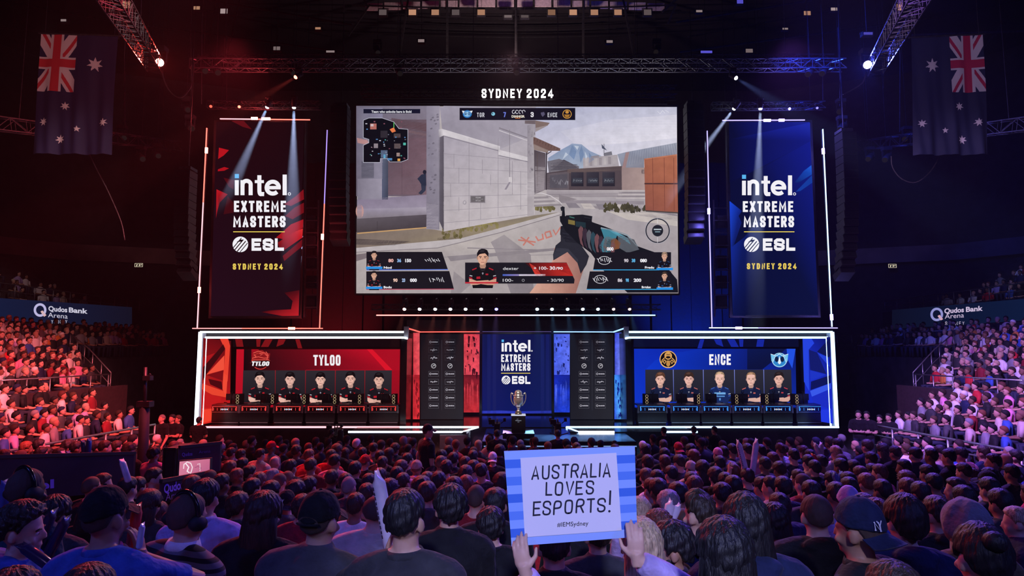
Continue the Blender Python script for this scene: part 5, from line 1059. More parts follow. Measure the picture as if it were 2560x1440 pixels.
# lamps: a moving head with base, yoke, head and lens
LENS = {}
def lens(c, s):
    k = 'lamp_lens_%s_%d' % (c, s * 10); col = {'white': (.85, .9, 1), 'red': (1, .10, .06), 'hotred': (1, .42, .36), 'hotblue': (.5, .48, 1), 'blue': (.16, .14, 1), 'cyan': (.5, .8, 1), 'pink': (1, .55, .5), 'amber': (1, .5, .3), 'dim': (.8, .6, .6)}[c]
    return glow(k, col, s)
def lamp(px, py, Y, tgt, c, s, lab, group, size=.16, light=None, hang=False):
    """moving-head lamp whose lens sits at photo pixel (px, py) at depth Y and looks at tgt"""
    P = at(px, py, Y); d = (Vector(tgt) - P).normalized(); o = empty('stage_lamp', P, lab, 'stage lamp', group)
    R3 = d.to_track_quat('Z', 'Y').to_matrix(); R4 = R3.to_4x4()
    MB().loft([(0, 0, -size * 1.9, size * .3, size * .3), (0, 0, -size * 1.7, size * .5, size * .5), (0, 0, -size * .5, size * .52, size * .52), (0, 0, -.01, size * .46, size * .46)], 14, tr=R4).build('lamp_head', BLACK, o, True)
    MB().loft([(0, 0, -.012, size * .40, size * .40), (0, 0, size * .12, size * .37, size * .37), (0, 0, size * .24, size * .26, size * .26), (0, 0, size * .29, size * .1, size * .1)], 16, tr=R4).build('lens', lens(c, s), o)
    cen = -d * size * .9; b = MB()
    for sx in (-1, 1): b.bar(cen + Vector((sx * size * .62, 0, 0)), cen + Vector((sx * size * .62, 0, size * 1.1)), size * .16, size * .3)
    b.bar(cen + Vector((-size * .7, 0, size * 1.1)), cen + Vector((size * .7, 0, size * 1.1)), size * .3, size * .16); b.build('yoke', STEEL, o)
    MB().box(cen + Vector((0, 0, size * 1.4)), (size * 1.3, size * .9, size * .5)).build('base', BLACK, o)
    if hang: MB().bar(cen + Vector((0, 0, size * 1.6)), (cen.x, cen.y, 24 - P.z), .016).build('hanger', STEEL, o)
    else: MB().bar(cen + Vector((0, 0, size * 1.6)), cen + Vector((0, .42, size * 1.6 + .08)), .04).build('clamp_arm', STEEL, o)
    if light:
        kind, col, pw, ang = light; l = bpy.data.lights.new('lamp_light', kind); l.color = col; l.energy = pw; l.shadow_soft_size = size * .1
        if kind == 'SPOT': l.spot_size = math.radians(ang); l.spot_blend = .5; l.shadow_soft_size = .05
        lo = bpy.data.objects.new('lamp_light', l); C.objects.link(lo); lo.parent = o; lo.location = d * size * .42; lo.rotation_euler = (-d).to_track_quat('Z', 'Y').to_euler()
    return o
CAMP = (0, 0, 3.9)
WB = (.50, .60, 1)
lamp(668, 268, 23.6, at(586, 458, 24.45), 'white', 30, 'bright white lamp with a slanting beam above the red tower', 'beam lamps', .17, ('SPOT', WB, 2600000, 9), True)
lamp(735, 269, 23.6, at(731, 540, 24.45), 'white', 30, 'bright white lamp with a straight down beam above the red tower', 'beam lamps', .17, ('SPOT', WB, 2600000, 10), True)
lamp(1835, 272, 23.6, at(1658, 505, 25.98), 'white', 30, 'bright white lamp with a slanting beam above the blue tower', 'beam lamps', .17, ('SPOT', WB, 2600000, 9), True)
lamp(1901, 272, 23.6, at(1888, 640, 24.45), 'white', 30, 'bright white lamp with a straight down beam above the blue tower', 'beam lamps', .17, ('SPOT', WB, 2600000, 8), True)
lamp(739, 193, 22.8, at(560, 300, 21), 'red', 14, 'red lamp under the long truss aimed towards the red stand', 'beam lamps', .18, ('SPOT', (1, .10, .08), 60000, 12))
lamp(1840, 195, 22.8, at(2010, 300, 21), 'white', 14, 'pale blue lamp under the long truss aimed towards the blue stand', 'beam lamps', .18, ('SPOT', (.22, .32, 1), 80000, 13))
lamp(399, 156, 18.9, CAMP, 'hotred', 9, 'glaring red lamp at the end of the diagonal truss', 'glaring lamps', .30, ('SPOT', (1, .04, .03), 2500, 120))
lamp(2169, 162, 18.9, CAMP, 'hotblue', 9, 'glaring blue lamp at the end of the diagonal truss', 'glaring lamps', .30, ('SPOT', (.05, .07, 1), 4500, 120))
lamp(527, 266, 23.6, CAMP, 'red', 2, 'small dim red lamp beside the short truss over the red tower', 'small truss lamps', .13)
lamp(598, 267, 23.6, CAMP, 'red', 8, 'small bright red lamp on the short truss over the red tower', 'small truss lamps', .13)
lamp(1974, 272, 23.6, CAMP, 'blue', 8, 'small blue lamp on the short truss over the blue tower, beside the white beam', 'small truss lamps', .13)
lamp(2043, 270, 23.6, CAMP, 'blue', 3, 'small dim blue lamp at the outer end of the short truss over the blue tower', 'small truss lamps', .11)
xs = (1011, 1049, 1088, 1126, 1164, 1203, 1241, 1343, 1380, 1419, 1457, 1495, 1534, 1574)
for i, x in enumerate(xs):
    c = 'pink' if i < 1 else ('white' if i < 6 else ('blue' if i == 6 else ('cyan' if i < 12 else 'dim')))
    lamp(x, 773, 24.6, at(x + (x - 1292) * .22, 1020, 22.0), c, 9 if i < 12 else 1.6, 'small downlight under the main screen, %s in the row from the red side' % (ORD + ['eleventh', 'twelfth', 'thirteenth', 'fourteenth'])[i], 'row of downlights under the main screen', .16, ('SPOT', (1, .25, .2) if i < 5 else ((.5, .3, 1) if i < 7 else (.2, .5, 1)), 20000, 16))
o = thing('light_bar', 'long thin light bar under the main screen fading from red to blue', 'light bar', at(1290, 788, 24.2))
b = LB(); b.bar(at(936, 789, 24.25), at(1642, 789, 24.25), .07); b.done('housing', BLACK, o)
for x0, x1, m in ((941, 1160, glow('bar_red', (1, .22, .2), 4)), (1160, 1300, PINK_LED), (1300, 1440, WHITE_LED), (1440, 1638, glow('bar_cyan', (.35, .65, 1), 4))): strip(o, at(x0, 788, 24.2), at(x1, 788, 24.2), m, .018, 'led_line')
truss('lighting_truss', at(930, 768, 24.8), at(1650, 768, 24.8), .2, .2, .35, 'small dark truss carrying the downlights under the main screen', 'ceiling trusses', mat('truss_black', (.03, .03, .03), .5, .5), hang=False)
# unlit or faintly lit work lights high in the roof
def worklight(px, py, Y, c, s, w, h, lab):
    P = at(px, py, Y); o = empty('flood_light', P, lab, 'flood light', 'flood lights in the roof')
    MB().box((0, .08, 0), (w + .08, .16, h + .08)).build('housing', STEEL, o); MB().box((0, -.01, 0), (w, .02, h)).build('lens_panel', lens(c, s), o)
    b = MB(); b.bar((-w / 2 - .07, .08, 0), (-w / 2 - .07, .08, h * .9), .03).bar((w / 2 + .07, .08, 0), (w / 2 + .07, .08, h * .9), .03).bar((-w / 2 - .07, .08, h * .9), (w / 2 + .07, .08, h * .9), .03); b.build('bracket', STEEL, o); MB().bar((0, .08, h * .9), (0, .08, 24 - P.z), .018).build('hanger', STEEL, o)
for i, (x, c, s) in enumerate(((957, 'dim', .12), (1031, 'amber', .5), (1088, 'amber', .38), (1139, 'dim', .1), (1203, 'amber', .32), (1270, 'dim', .2), (1312, 'dim', .18), (1379, 'amber', .22), (1433, 'amber', .55), (1486, 'amber', .3), (1545, 'amber', .3), (1619, 'dim', .16))):
    worklight(x, 31 + (i in (5, 6)) * 10, 33, c, s, .40, .3 if i not in (5, 6) else .14, 'square flood light under the roof catwalk, %s of the row from the red side' % (ORD + ['eleventh', 'twelfth'])[i])
for (x, y, Y, c, s, w, h, lab) in ((492, 20, 30, 'amber', .3, .30, .16, 'small amber flood light above the diagonal truss, red side of the roof'), (560, 28, 30, 'dim', .45, .34, .24, 'pale flood light in the roof between diagonal truss and catwalk'), (795, 71, 30, 'amber', .3, .26, .1, 'slim amber flood light in the roof, upper red side'), (692, 121, 28, 'dim', .25, .3, .16, 'tilted pale flood light just above the long truss, red side'), (826, 129, 27, 'dim', .3, .36, .08, 'pair-width slim flood light above the long truss'), (159, 51, 24, 'dim', .35, .2, .08, 'tiny pale flood light above the flag, red side'), (316, 12, 20, 'amber', .4, .24, .22, 'amber flood light on top of the diagonal truss, red side'),
    (1053, 102, 30, 'dim', .35, .3, .14, 'small pale flood light hanging below the catwalk, red side'), (1524, 104, 30, 'dim', .3, .3, .12, 'small pale flood light hanging below the catwalk, blue side'), (1748, 28, 30, 'dim', .35, .3, .1, 'slim pale flood light in the roof by the catwalk, blue side'), (2018, 33, 30, 'amber', .35, .32, .2, 'amber flood light in the roof, blue side'), (2085, 23, 30, 'dim', .45, .3, .14, 'pale flood light in the roof near the blue diagonal truss'), (1963, 72, 30, 'dim', .3, .26, .08, 'tiny pale flood light in the roof, blue side'), (1766, 130, 27, 'blue', .6, .5, .1, 'blue-lit flood light just above the long truss'), (1873, 127, 27, 'dim', .22, .3, .16, 'tilted pale flood light just above the long truss, blue side'), (2250, 17, 20, 'amber', .5, .2, .24, 'amber flood light on top of the diagonal truss, blue side'), (1850, 4, 30, 'blue', .5, .3, .2, 'blue flood light at the top edge of the roof'), (2170, 84, 21, 'blue', .4, .3, .08, 'small blue flood light beside the diagonal truss')):
    worklight(x, y, Y, c, s, w, h, lab)
# unlit lamps hanging under the trusses
for i, (x, y, Y) in enumerate(((513, 178, 22.9), (545, 182, 22.9), (735, 184, 23.2), (1292, 182, 22.9), (1000, 184, 23.0), (2020, 186, 22.9), (2055, 184, 22.9), (357, 398, 25), (396, 390, 26), (2170, 398, 26), (2212, 400, 25), (945, 132, 26), (1640, 130, 26), (480, 322, 24), (2100, 324, 24), (310, 345, 25), (2262, 348, 25), (470, 275, 25), (2098, 280, 25))):
    lamp(x, y, Y, (0, 14, 0), 'dim', .01, 'unlit dark stage lamp hanging from a truss', 'unlit hanging stage lamps', .26, None, True)

# line arrays of loudspeakers
GR = mat('speaker_grille', (.020, .020, .023), .35, .6, noise=.3, nscale=60)
def line_array(px, y0, y1, Y, n, w, lab, toe=0.0, hook=.0):
    A, Bq = at(px, y0, Y), at(px, y1, Y); o = empty('line_array', A, lab, 'loudspeaker array', 'hanging loudspeaker arrays'); h = (A.z - Bq.z) / n
    MB().box((0, .1, .12), (w * .8, .5, .1)).build('rigging_frame', STEEL, o); MB().bar((0, .1, .15), (0, .1, 4), .03).build('chain', STEEL, o)
    for k in range(n):
        t = k / (n - 1); ang = toe - hook * t ** 2.2; dy = hook * .9 * h * n * .32 * t ** 3
        R = Euler((ang, 0, 0)).to_matrix(); c = Vector((0, dy * .8, -h * (k + .5)))
        b = MB(); b.box(c, (w, .55, h * .92), R); e = b.build('cabinet', BLACK, o)
        b = MB(); b.box(c + R @ Vector((0, -.285, 0)), (w * .92, .02, h * .78), R); b.box(c + R @ Vector((0, -.30, h * .44)), (w, .02, .015), R); b.build('grille', GR, e)
line_array(467, 430, 690, 22.0, 14, .50, 'curved black loudspeaker array hanging outside the red tower', 0, .5)
line_array(2113, 335, 690, 22.0, 18, .50, 'curved black loudspeaker array hanging outside the blue tower', 0, .5)
line_array(852, 270, 605, 24.4, 16, .66, 'black loudspeaker array hanging between red tower and main screen', 0, .35)
line_array(1733, 265, 600, 24.4, 16, .66, 'black loudspeaker array hanging between main screen and blue tower', 0, .35)

# the two national flags
def flag(s):
    Y = 19.0; red = s < 0
    c = ((103, 84), (296, 91), (277, 386), (79, 384)) if red else ((2278, 95), (2456, 86), (2471, 386), (2286, 387))
    lab = 'large hanging national flag, union cross at its outer top corner, on the %s side' % ('red' if red else 'blue')
    o = thing('national_flag', lab, 'flag', at(*c[0], Y), 'hanging national flags')
    H = 300.0; NX, NY = 200, 310
    def bil(u, v): return tuple(c[0][i] * (1 - u) * (1 - v) + c[1][i] * u * (1 - v) + c[2][i] * u * v + c[3][i] * (1 - u) * v for i in (0, 1))
    navy, wh, rd = (.007, .006, .045), (.55, .50, .50), (.45, .02, .03)
    if not red: navy, wh, rd = (.005, .010, .045), (.55, .52, .54), (.40, .012, .05)
    def star(x, y, cx, cy, r, n, rot=0.0):
        dx, dy = x - cx, y - cy; d = math.hypot(dx, dy)
        if d > r: return False
        a = (math.atan2(dx, -dy) + rot) % (2 * PI / n); a = abs(a - PI / n); ri = r * .45
        # distance to the star outline in direction a (a = 0 at an inner corner, PI/n at a tip)
        k = a / (PI / n); A_, B_ = (ri, 0.0), (r * math.cos(PI / n), r * math.sin(PI / n))
        px_, py_ = math.cos(a), math.sin(a); ex, ey = B_[0] - A_[0], B_[1] - A_[1]; den = px_ * ey - py_ * ex
        return abs(den) > 1e-9 and d <= (A_[0] * ey - A_[1] * ex) / den
    def colour(x, y):   # x across 0..190, y down 0..300, canton top-left
        if x < 88 and y < 143:
            u, v = (x - 44) / 44, (y - 70) / 71
            if abs(x - 42) < 10 or abs(y - 72) < 10: return rd
            if abs(x - 42) < 16 or abs(y - 72) < 15: return wh
            d = abs(abs(u) - abs(v)) * 34
            if d < 14:
                k = (abs(u) - abs(v)) * 34 * (1 if u * v > 0 else -1)
                return rd if -8 < k < -1 else wh
            return navy
        for cx, cy, r, n in ((137, 73, 19, 7), (70, 179, 11, 7), (23, 220, 11, 7), (168, 220, 11, 7), (107, 238, 8, 5), (63, 262, 11.5, 7)):
            if star(x, y, cx, cy, r, n): return wh
        return navy
    vs, fs, cs = [], [], []
    for j in range(NY + 1):
        for i in range(NX + 1):
            u, v = i / NX, j / NY; w = at(*bil(u, v), Y)
            w.y += .05 * math.sin(u * 17 + v * 2.2) * (.25 + v) + .03 * math.sin(u * 37 - v * 4) * v; vs.append(tuple(w - at(*c[0], Y)))
    for j in range(NY):
        for i in range(NX):
            a = j * (NX + 1) + i; fs.append((a, a + 1, a + NX + 2, a + NX + 1)); cs.append(colour(190 * (i + .5) / NX if red else 190 * (1 - (i + .5) / NX), H * (j + .5) / NY))
    me = bpy.data.meshes.new('cloth'); me.from_pydata(vs, [], fs); ca = me.color_attributes.new('Col', 'FLOAT_COLOR', 'CORNER'); flat = []
    for q in cs: flat += [*q, 1.0] * 4
    ca.data.foreach_set('color', flat); me.polygons.foreach_set('use_smooth', [True] * len(fs))
    if 'flag_cloth' not in _M:
        m = mat('flag_cloth', (.5, .5, .5), .8); t = m.node_tree; a = t.nodes.new('ShaderNodeAttribute'); a.attribute_name = 'Col'; t.links.new(a.outputs['Color'], t.nodes['Principled BSDF'].inputs['Base Color'])
    me.materials.append(_M['flag_cloth']); f = bpy.data.objects.new('cloth', me); C.objects.link(f); f.parent = o
    b = LB(); b.tube([at(c[0][0] - 6, c[0][1] - 1, Y), at(c[1][0] + 6, c[1][1] - 1, Y)], .03, 8); b.done('top_pole', STEEL, o)
    b = LB()
    for u in (.05, .95): p = at(*bil(u, 0), Y); b.bar(p, p + Vector((0, 0, 3.5)), .015)
    b.done('hanging_wire', STEEL, o)
flag(-1); flag(1)
spot('flag_light', (-8, 6, 9), at(190, 235, 19), (1, .40, .42), 2400, 26, .6, .2); spot('flag_light', (8, 6, 9), at(2370, 235, 19), (.62, .45, .80), 2200, 26, .6, .2)

# dark mast with clamp lamp in front of the red stand
o = thing('camera_mast', 'tall dark mast with a thick sleeve standing before the red-lit stand', 'mast', (at(362, 1100, 14).x, 14, zf(14)))
P = lambda x, y: at(x, y, 14) - rel(o)
MB().tube([(0, 0, 0), P(362, 1012)], [.11, .10], 12).build('sleeve', BLACK, o, True); MB().tube([P(362, 1016), P(364, 918)], .035, 8).build('inner_pole', STEEL, o, True)
MB().box(P(363, 1010), (.28, .2, .12)).build('collar', STEEL, o); MB().box(P(370, 945), (.16, .14, .1)).bar(P(364, 950), P(376, 935), .04).build('clamp', STEEL, o); MB().box((0, 0, .03), (.6, .6, .06)).build('foot_plate', STEEL, o)

# barriers, caster counter and monitor by the red side aisle
BAN = mat('banner_vinyl', (.012, .012, .03), .4, noise=.2)
def panel(p, q, z0, z1, name, lab, cat, m=BAN, th=.06):
    p, q = Vector(p), Vector(q); o = empty(name, (p.x, p.y, z0), lab, cat); b = MB(); d = q - p
    b.add([(0, 0, 0), (d.x, d.y, d.z), (d.x, d.y, d.z + z1 - z0), (0, 0, z1 - z0)] + [(0, th, 0), (d.x, d.y + th, d.z), (d.x, d.y + th, d.z + z1 - z0), (0, th, z1 - z0)], [(0, 1, 2, 3), (7, 6, 5, 4), (0, 4, 5, 1), (1, 5, 6, 2), (2, 6, 7, 3), (3, 7, 4, 0)]); b.build('board', m, o)
    MB().bar((0, .03, z1 - z0), (d.x, d.y + .03, d.z + z1 - z0), .05).build('top_edge', BLACK, o); return o
PRINT = mat('banner_print', (.5, .5, .5), .5); _t = PRINT.node_tree; _a = _t.nodes.new('ShaderNodeAttribute'); _a.attribute_name = 'Col'; _t.links.new(_a.outputs['Color'], _t.nodes['Principled BSDF'].inputs['Base Color'])
A, B3 = at(-60, 1262, 8.8), at(330, 1226, 11.2)
o = panel(A, B3, A.z, A.z + .62, 'barrier_banner', 'long dark barrier with lilac event lettering beside the aisle below the red-lit stand', 'barrier')
a = ArtP(A, B3); a.up(); c = (.30, .20, .85)
a.text('intel', 28, 1232, 22, c, 135, .03, sh=-.12); a.caps('MASTERS', 40, 1238, 134, 1252, c, .16, .16, .5); a.caps('EXTREME', -20, 1224, 36, 1262, c, .16, .16, .5)
p = a.build('lettering', PRINT, o); p.location = -rel(o)
A, B3 = at(396, 1262, 8.6), at(520, 1232, 9.8)
o = panel(A, B3, A.z, at(396, 1204, 8.6).z, 'barrier_banner', 'dark barrier with lilac bank arena lettering before the pink monitor', 'barrier')
a = ArtP(A, B3); a.up(); a.text('Qudos Bank', 410, 1233, 22, c, 500, .03, sh=-.25); a.text('Arena', 414, 1252, 18, c, 462, 0, sh=-.25)
p = a.build('lettering', PRINT, o); p.location = -rel(o)
A, B3 = at(442, 1195, 10.6), at(548, 1178, 11.4)
o = panel(A, B3, at(442, 1195, 10.6).z, at(442, 1119, 10.6).z, 'caster_counter', 'black counter panel with bank lettering above the pink monitor', 'counter')
a = ArtP(A, B3); a.up(); a.text('Qudos', 455, 1141, 9, (.22, .14, .6), 481, .02, sh=-.1); a.text('Arena', 497, 1134, 8, (.10, .07, .3), 526, .0, sh=-.1)
p = a.build('lettering', PRINT, o); p.location = -rel(o)
o = thing('equipment_cabinet', 'tall black equipment cabinet beside the pink monitor', 'cabinet', (at(424, 1190, 10.6).x, 10.6, at(424, 1196, 10.6).z))
p, q = at(408, 1196, 10.6), at(441, 1121, 10.6); b = LB(); b.box2((p.x, 10.6, p.z), (q.x, 11.2, q.z)); b.done('cabinet_body', BLACK, o); b = LB(); b.bar((q.x, 10.58, p.z), (q.x, 10.58, q.z), .025).bar((p.x, 10.58, p.z), (p.x, 10.58, q.z), .025).bar((p.x, 10.58, q.z), (q.x, 10.58, q.z), .025); b.done('corner_trim', STEEL, o)
o = thing('pink_monitor', 'flat pink monitor picture showing white line artwork by the caster counter', 'monitor', at(448, 1192, 10.4))
a = Art(10.4); a.poly([(449, 1154), (525, 1147), (524, 1180), (447, 1192)], None, ['#d8809c', '#c86a8c', '#b86088', '#d47a98']); a.up()
a.line([(459, 1172), (460, 1161), (468, 1155), (477, 1158), (481, 1168), (479, 1177), (476, 1184)], 2.5, '#f4dce6'); a.line([(464, 1158), (472, 1168), (468, 1178), (474, 1182)], 3, '#f8e6ee'); a.line([(487, 1169), (495, 1166), (503, 1170), (498, 1175)], 1.6, '#a05078'); a.line([(493, 1161), (500, 1159), (500, 1178)], 1.6, '#f0d4e0')
p = a.build('display', ART, o); p.location = -rel(o)
q = [at(*c_, 10.43) for c_ in ((446, 1152), (527, 1145), (526, 1182), (445, 1195))]; b = LB(); b.add(q + [v + Vector((0, .06, 0)) for v in q], [(0, 1, 2, 3), (7, 6, 5, 4), (0, 4, 5, 1), (1, 5, 6, 2), (2, 6, 7, 3), (3, 7, 4, 0)]); b.done('bezel', BLACK, o)
# ------------------------------------------------------------------ people: bodies, clothes, hair, hats
DG = None
def fuse(b, voxel, smooth=3, fac=.5):
    """union of overlapping closed shapes as one continuous skin"""
    me = b.mesh('shape'); o = bpy.data.objects.new('shape', me); C.objects.link(o)
    r = o.modifiers.new('r', 'REMESH'); r.mode = 'VOXEL'; r.voxel_size = voxel; r.use_smooth_shade = True
    s = o.modifiers.new('s', 'SMOOTH'); s.factor = fac; s.iterations = smooth
    dg = bpy.context.evaluated_depsgraph_get(); out = bpy.data.meshes.new_from_object(o.evaluated_get(dg), depsgraph=dg)
    bpy.data.objects.remove(o); bpy.data.meshes.remove(me)
    out.polygons.foreach_set('use_smooth', [True] * len(out.polygons)); return out
HZ = 1.19
TORSO = [(.44, .165, .13, 0), (.52, .175, .13, 0), (.62, .166, .12, -.006), (.76, .178, .124, -.016), (.87, .202, .130, -.024), (.942, .210, .120, -.020), (.988, .178, .100, -.010), (1.02, .120, .080, 0), (1.045, .074, .066, .006)]
NECK = [(1.035, .066, .064, .006), (1.065, .060, .060, .013), (1.10, .056, .06, .018), (1.14, .056, .06, .02)]
def limb(b, pts, rs, n=12): b.tube(pts, rs, n)
def hand(b, wrist, d, nrm, thumb, k=1.0, curl=.35, spread=.05):
    """palm, four unequal bent fingers and a thumb: d finger direction, nrm towards which fingers curl, thumb: side (+1/-1) of the thumb"""
    d = Vector(d).normalized(); nrm = Vector(nrm); nrm = (nrm - d * nrm.dot(d)).normalized(); s = d.cross(nrm).normalized() * thumb; w = Vector(wrist)
    rot = Matrix((s, d, nrm)).transposed()
    b.ell(w + d * .045 * k, (.040 * k, .052 * k, .016 * k), 14, 10, rot); b.tube([w - d * .03 * k, w + d * .03 * k], [.026 * k, .030 * k], 12)
    for i, (off, ln) in enumerate(((.030, .074), (.010, .084), (-.010, .078), (-.029, .060))):
        base = w + d * (.082 - .004 * abs(i - 1)) * k + s * off * k; dd = (d + s * (off * spread / .03)).normalized(); p = [base - dd * .03 * k, base]
        a = 0
        for j, f in enumerate((.44, .32, .24)):
            a += curl * (.6 + .35 * j + .08 * i); p.append(p[-1] + (dd * math.cos(a) + nrm * math.sin(a)) * ln * f * k)
        b.tube(p, [.0095 * k, .0098 * k, .0088 * k, .0082 * k, .0068 * k], 8); b.ell(p[-1], (.007 * k,) * 3, 8, 6)
    t0 = w + d * .022 * k + s * .030 * k; t1 = t0 + (d * .55 + s * .62 + nrm * .25).normalized() * .042 * k; t2 = t1 + (d * .85 + s * .2 + nrm * .4).normalized() * .032 * k
    b.tube([w + d * .01 * k, t0, t1, t2], [.016 * k, .014 * k, .011 * k, .008 * k], 8); b.ell(t2, (.008 * k,) * 3, 8, 6)
def arms_of(pose):
    """{side: (shoulder, elbow, wrist, finger direction, palm normal)}"""
    if isinstance(pose, dict): return pose
    if pose == 'stand': return {s: ((s * .208, -.012, 1.437), (s * .25, -.02, 1.12), (s * .23, .10, .88), (0, .25, -1), (-s, 0, 0)) for s in (-1, 1)}
    if pose == 'camera': return {s: ((s * .208, -.012, 1.437), (s * .27, .12, 1.18), (s * .12, .34, 1.38), (0, 1, .3), (-s, 0, 0)) for s in (-1, 1)}
    if pose == 'fold': return {s: ((s * .208, -.012, 1.437), (s * .27, .04, 1.14), (-s * .02, .19, 1.16), (-s, .1, .1), (0, -1, 0)) for s in (-1, 1)}
    if pose == 'raise': return {s: ((s * .208, -.012, .937), (s * .27, .18, 1.02), (s * .10, .30, 1.24), (0, .1, 1), (-s, 0, 0)) for s in (-1, 1)}
    return {s: ((s * .208, -.012, .937), (s * .255, .03, .64), (s * .10, .27, .60), (-s * .5, 1, -.1), (0, 0, -1)) for s in (-1, 1)}
STANDING = ('stand', 'camera', 'fold')
def legs_of(pose):
    if pose in STANDING: return [[(s * .09, 0, .95), (s * .10, .02, .52), (s * .105, -.01, .09)] for s in (-1, 1)]
    return [[(s * .10, .02, .52), (s * .13, .43, .51), (s * .13, .41, .09)] for s in (-1, 1)]
def zoff(pose): return .50 if pose in STANDING else 0.0
def body_mesh(pose, voxel, finger=True):
    b = MB(); dz = zoff(pose)
    b.loft([(0, y, z + dz, rx, ry) for z, rx, ry, y in TORSO], 24)
    for s in (-1, 1): b.tube([(s * .03, -.004, 1.04 + dz), (s * .10, -.012, 1.0 + dz), (s * .20, -.014, .945 + dz)], [.038, .047, .055], 12)
    b.loft([(0, y, z + dz, rx, ry) for z, rx, ry, y in NECK], 20)
    z = dz; E = b.ell
    E((0, .012, 1.20 + z), (.077, .097, .104), 24, 16); E((0, .04, 1.15 + z), (.066, .074, .092), 20, 14); E((0, .058, 1.098 + z), (.048, .048, .042), 16, 10)
    E((0, .117, 1.155 + z), (.0125, .02, .026), 10, 8); E((0, .125, 1.142 + z), (.015, .014, .011), 10, 8); E((0, .094, 1.19 + z), (.054, .022, .014), 14, 8); E((0, .105, 1.105 + z), (.025, .013, .013), 12, 8); E((0, .092, 1.078 + z), (.022, .02, .016), 10, 8)
    for s in (-1, 1):
        E((s * .079, -.002, 1.162 + z), (.011, .024, .033), 12, 8, Euler((.1, 0, s * -.35)).to_matrix()); E((s * .05, .085, 1.135 + z), (.02, .02, .02), 10, 8)
    for s, (sh, el, wr, fd, pn) in arms_of(pose).items():
        E((sh[0], sh[1], sh[2] - .01), (.064, .068, .074), 14, 10); limb(b, [sh, Vector(sh).lerp(Vector(el), .5), el], [.056, .052, .043]); limb(b, [el, Vector(el).lerp(Vector(wr), .35), wr], [.043, .042, .029])
        hand(b, wr, fd, pn, s if pose != 'x' else -s, 1.0)
    for L in legs_of(pose):
        limb(b, [L[0], Vector(L[0]).lerp(Vector(L[1]), .5), L[1]], [.085, .078, .060]); limb(b, [L[1], Vector(L[1]).lerp(Vector(L[2]), .3), L[2]], [.06, .057, .038]); E((L[2][0], L[2][1] + .07, .045), (.046, .13, .045), 12, 8)
    return fuse(b, voxel, 2 if voxel < .011 else 2, .5)
def top_mesh(kind, pose, voxel):
    """tee: short sleeves; hoodie: long sleeves and a folded hood; jacket: long sleeves and a stand collar"""
    b = MB(); dz = zoff(pose); g = {'tee': .014, 'hoodie': .030, 'jacket': .022}[kind]
    T = [(.43, .165 + g, .13 + g, 0)] + [(z, rx + g * (1 if z < .97 else .75), ry + g * (1 if z < .97 else .8), y) for z, rx, ry, y in TORSO[1:-1]] + [(1.040, .076 + g * .35, .068 + g * .35, .005)]
    b.loft([(0, y, z + dz, rx, ry) for z, rx, ry, y in T], 24)
    for s in (-1, 1): b.tube([(s * .045, -.008, 1.02 + dz), (s * .11, -.014, 1.0 + dz), (s * .20, -.014, .952 + dz)], [.045 + g * .3, .052 + g * .6, .060 + g], 12)
    for s, (sh, el, wr, fd, pn) in arms_of(pose).items():
        b.ell((sh[0], sh[1], sh[2] - .01), (.064 + g, .068 + g, .074 + g * .8), 14, 10)
        if kind == 'tee':
            e = Vector(sh).lerp(Vector(el), .72); limb(b, [sh, Vector(sh).lerp(Vector(el), .35), e], [.057 + g, .058 + g, .056 + g])
        else:
            e = Vector(el).lerp(Vector(wr), .93); limb(b, [sh, el, Vector(el).lerp(Vector(wr), .5), e], [.058 + g, .050 + g, .045 + g, .038 + g * .5])
    if kind == 'hoodie':
        b.ell((0, -.105, 1.035 + dz), (.118, .066, .052), 18, 10); b.ell((0, -.13, .98 + dz), (.092, .055, .085), 16, 10); b.ell((0, -.155, .92 + dz), (.05, .035, .05), 12, 8)
        for s in (-1, 1): b.ell((s * .066, -.03, 1.04 + dz), (.034, .07, .030), 14, 8, Euler((0, s * .5, s * -.3)).to_matrix())
    if kind == 'jacket':
        b.loft([(0, .003, 1.02 + dz, .096, .084), (0, .004, 1.055 + dz, .082, .076), (0, .008, 1.078 + dz, .076, .072)], 20)
    return fuse(b, voxel, 9 if voxel < .015 else 4, .5)
def trousers_mesh(pose, voxel):
    b = MB(); b.loft([(0, 0, z + zoff(pose), rx + .010, ry + .012) for z, rx, ry, y in [(.40, .12, .10, 0)] + TORSO[:2] + [(.545, .165, .115, 0)]], 20)
    for L in legs_of(pose): limb(b, [L[0], L[1]], [.10, .078]); limb(b, [L[1], L[2]], [.078, .058])
    return fuse(b, voxel * 1.3, 2)
def smooth01(x): x = max(0.0, min(1.0, x)); return x * x * (3 - 2 * x)
SKC, SKR = Vector((0, .010, 1.20)), (.080, .101, .109)
def shell(limit, thick, nu, nv, noise=None, edge=10.0, inner=.86, dz=0.0):
    """closed shell over the skull; limit(az): lowest elevation covered (deg), thick(az, el): thickness"""
    vs, fs = [], []
    for j in range(nv + 1):
        el = -88 + 176 * j / nv
        for i in range(nu):
            az = 360 * i / nu; ce = math.cos(math.radians(el)); d = Vector((ce * math.sin(math.radians(az)), ce * math.cos(math.radians(az)), math.sin(math.radians(el))))
            rs = 1 / math.sqrt((d.x / SKR[0]) ** 2 + (d.y / SKR[1]) ** 2 + (d.z / SKR[2]) ** 2); m = smooth01((el - limit(az)) / edge + .5)
            t = thick(az, el) + (noise(az, el) if noise else 0); vs.append(SKC + Vector((0, 0, dz)) + d * (rs * inner * (1 - m) + (rs + t) * m))
    for j in range(nv):
        for i in range(nu): i2 = (i + 1) % nu; fs.append((j * nu + i, j * nu + i2, (j + 1) * nu + i2, (j + 1) * nu + i))
    fs.append(tuple(range(nu - 1, -1, -1))); fs.append(tuple(nv * nu + i for i in range(nu)))
    return vs, fs
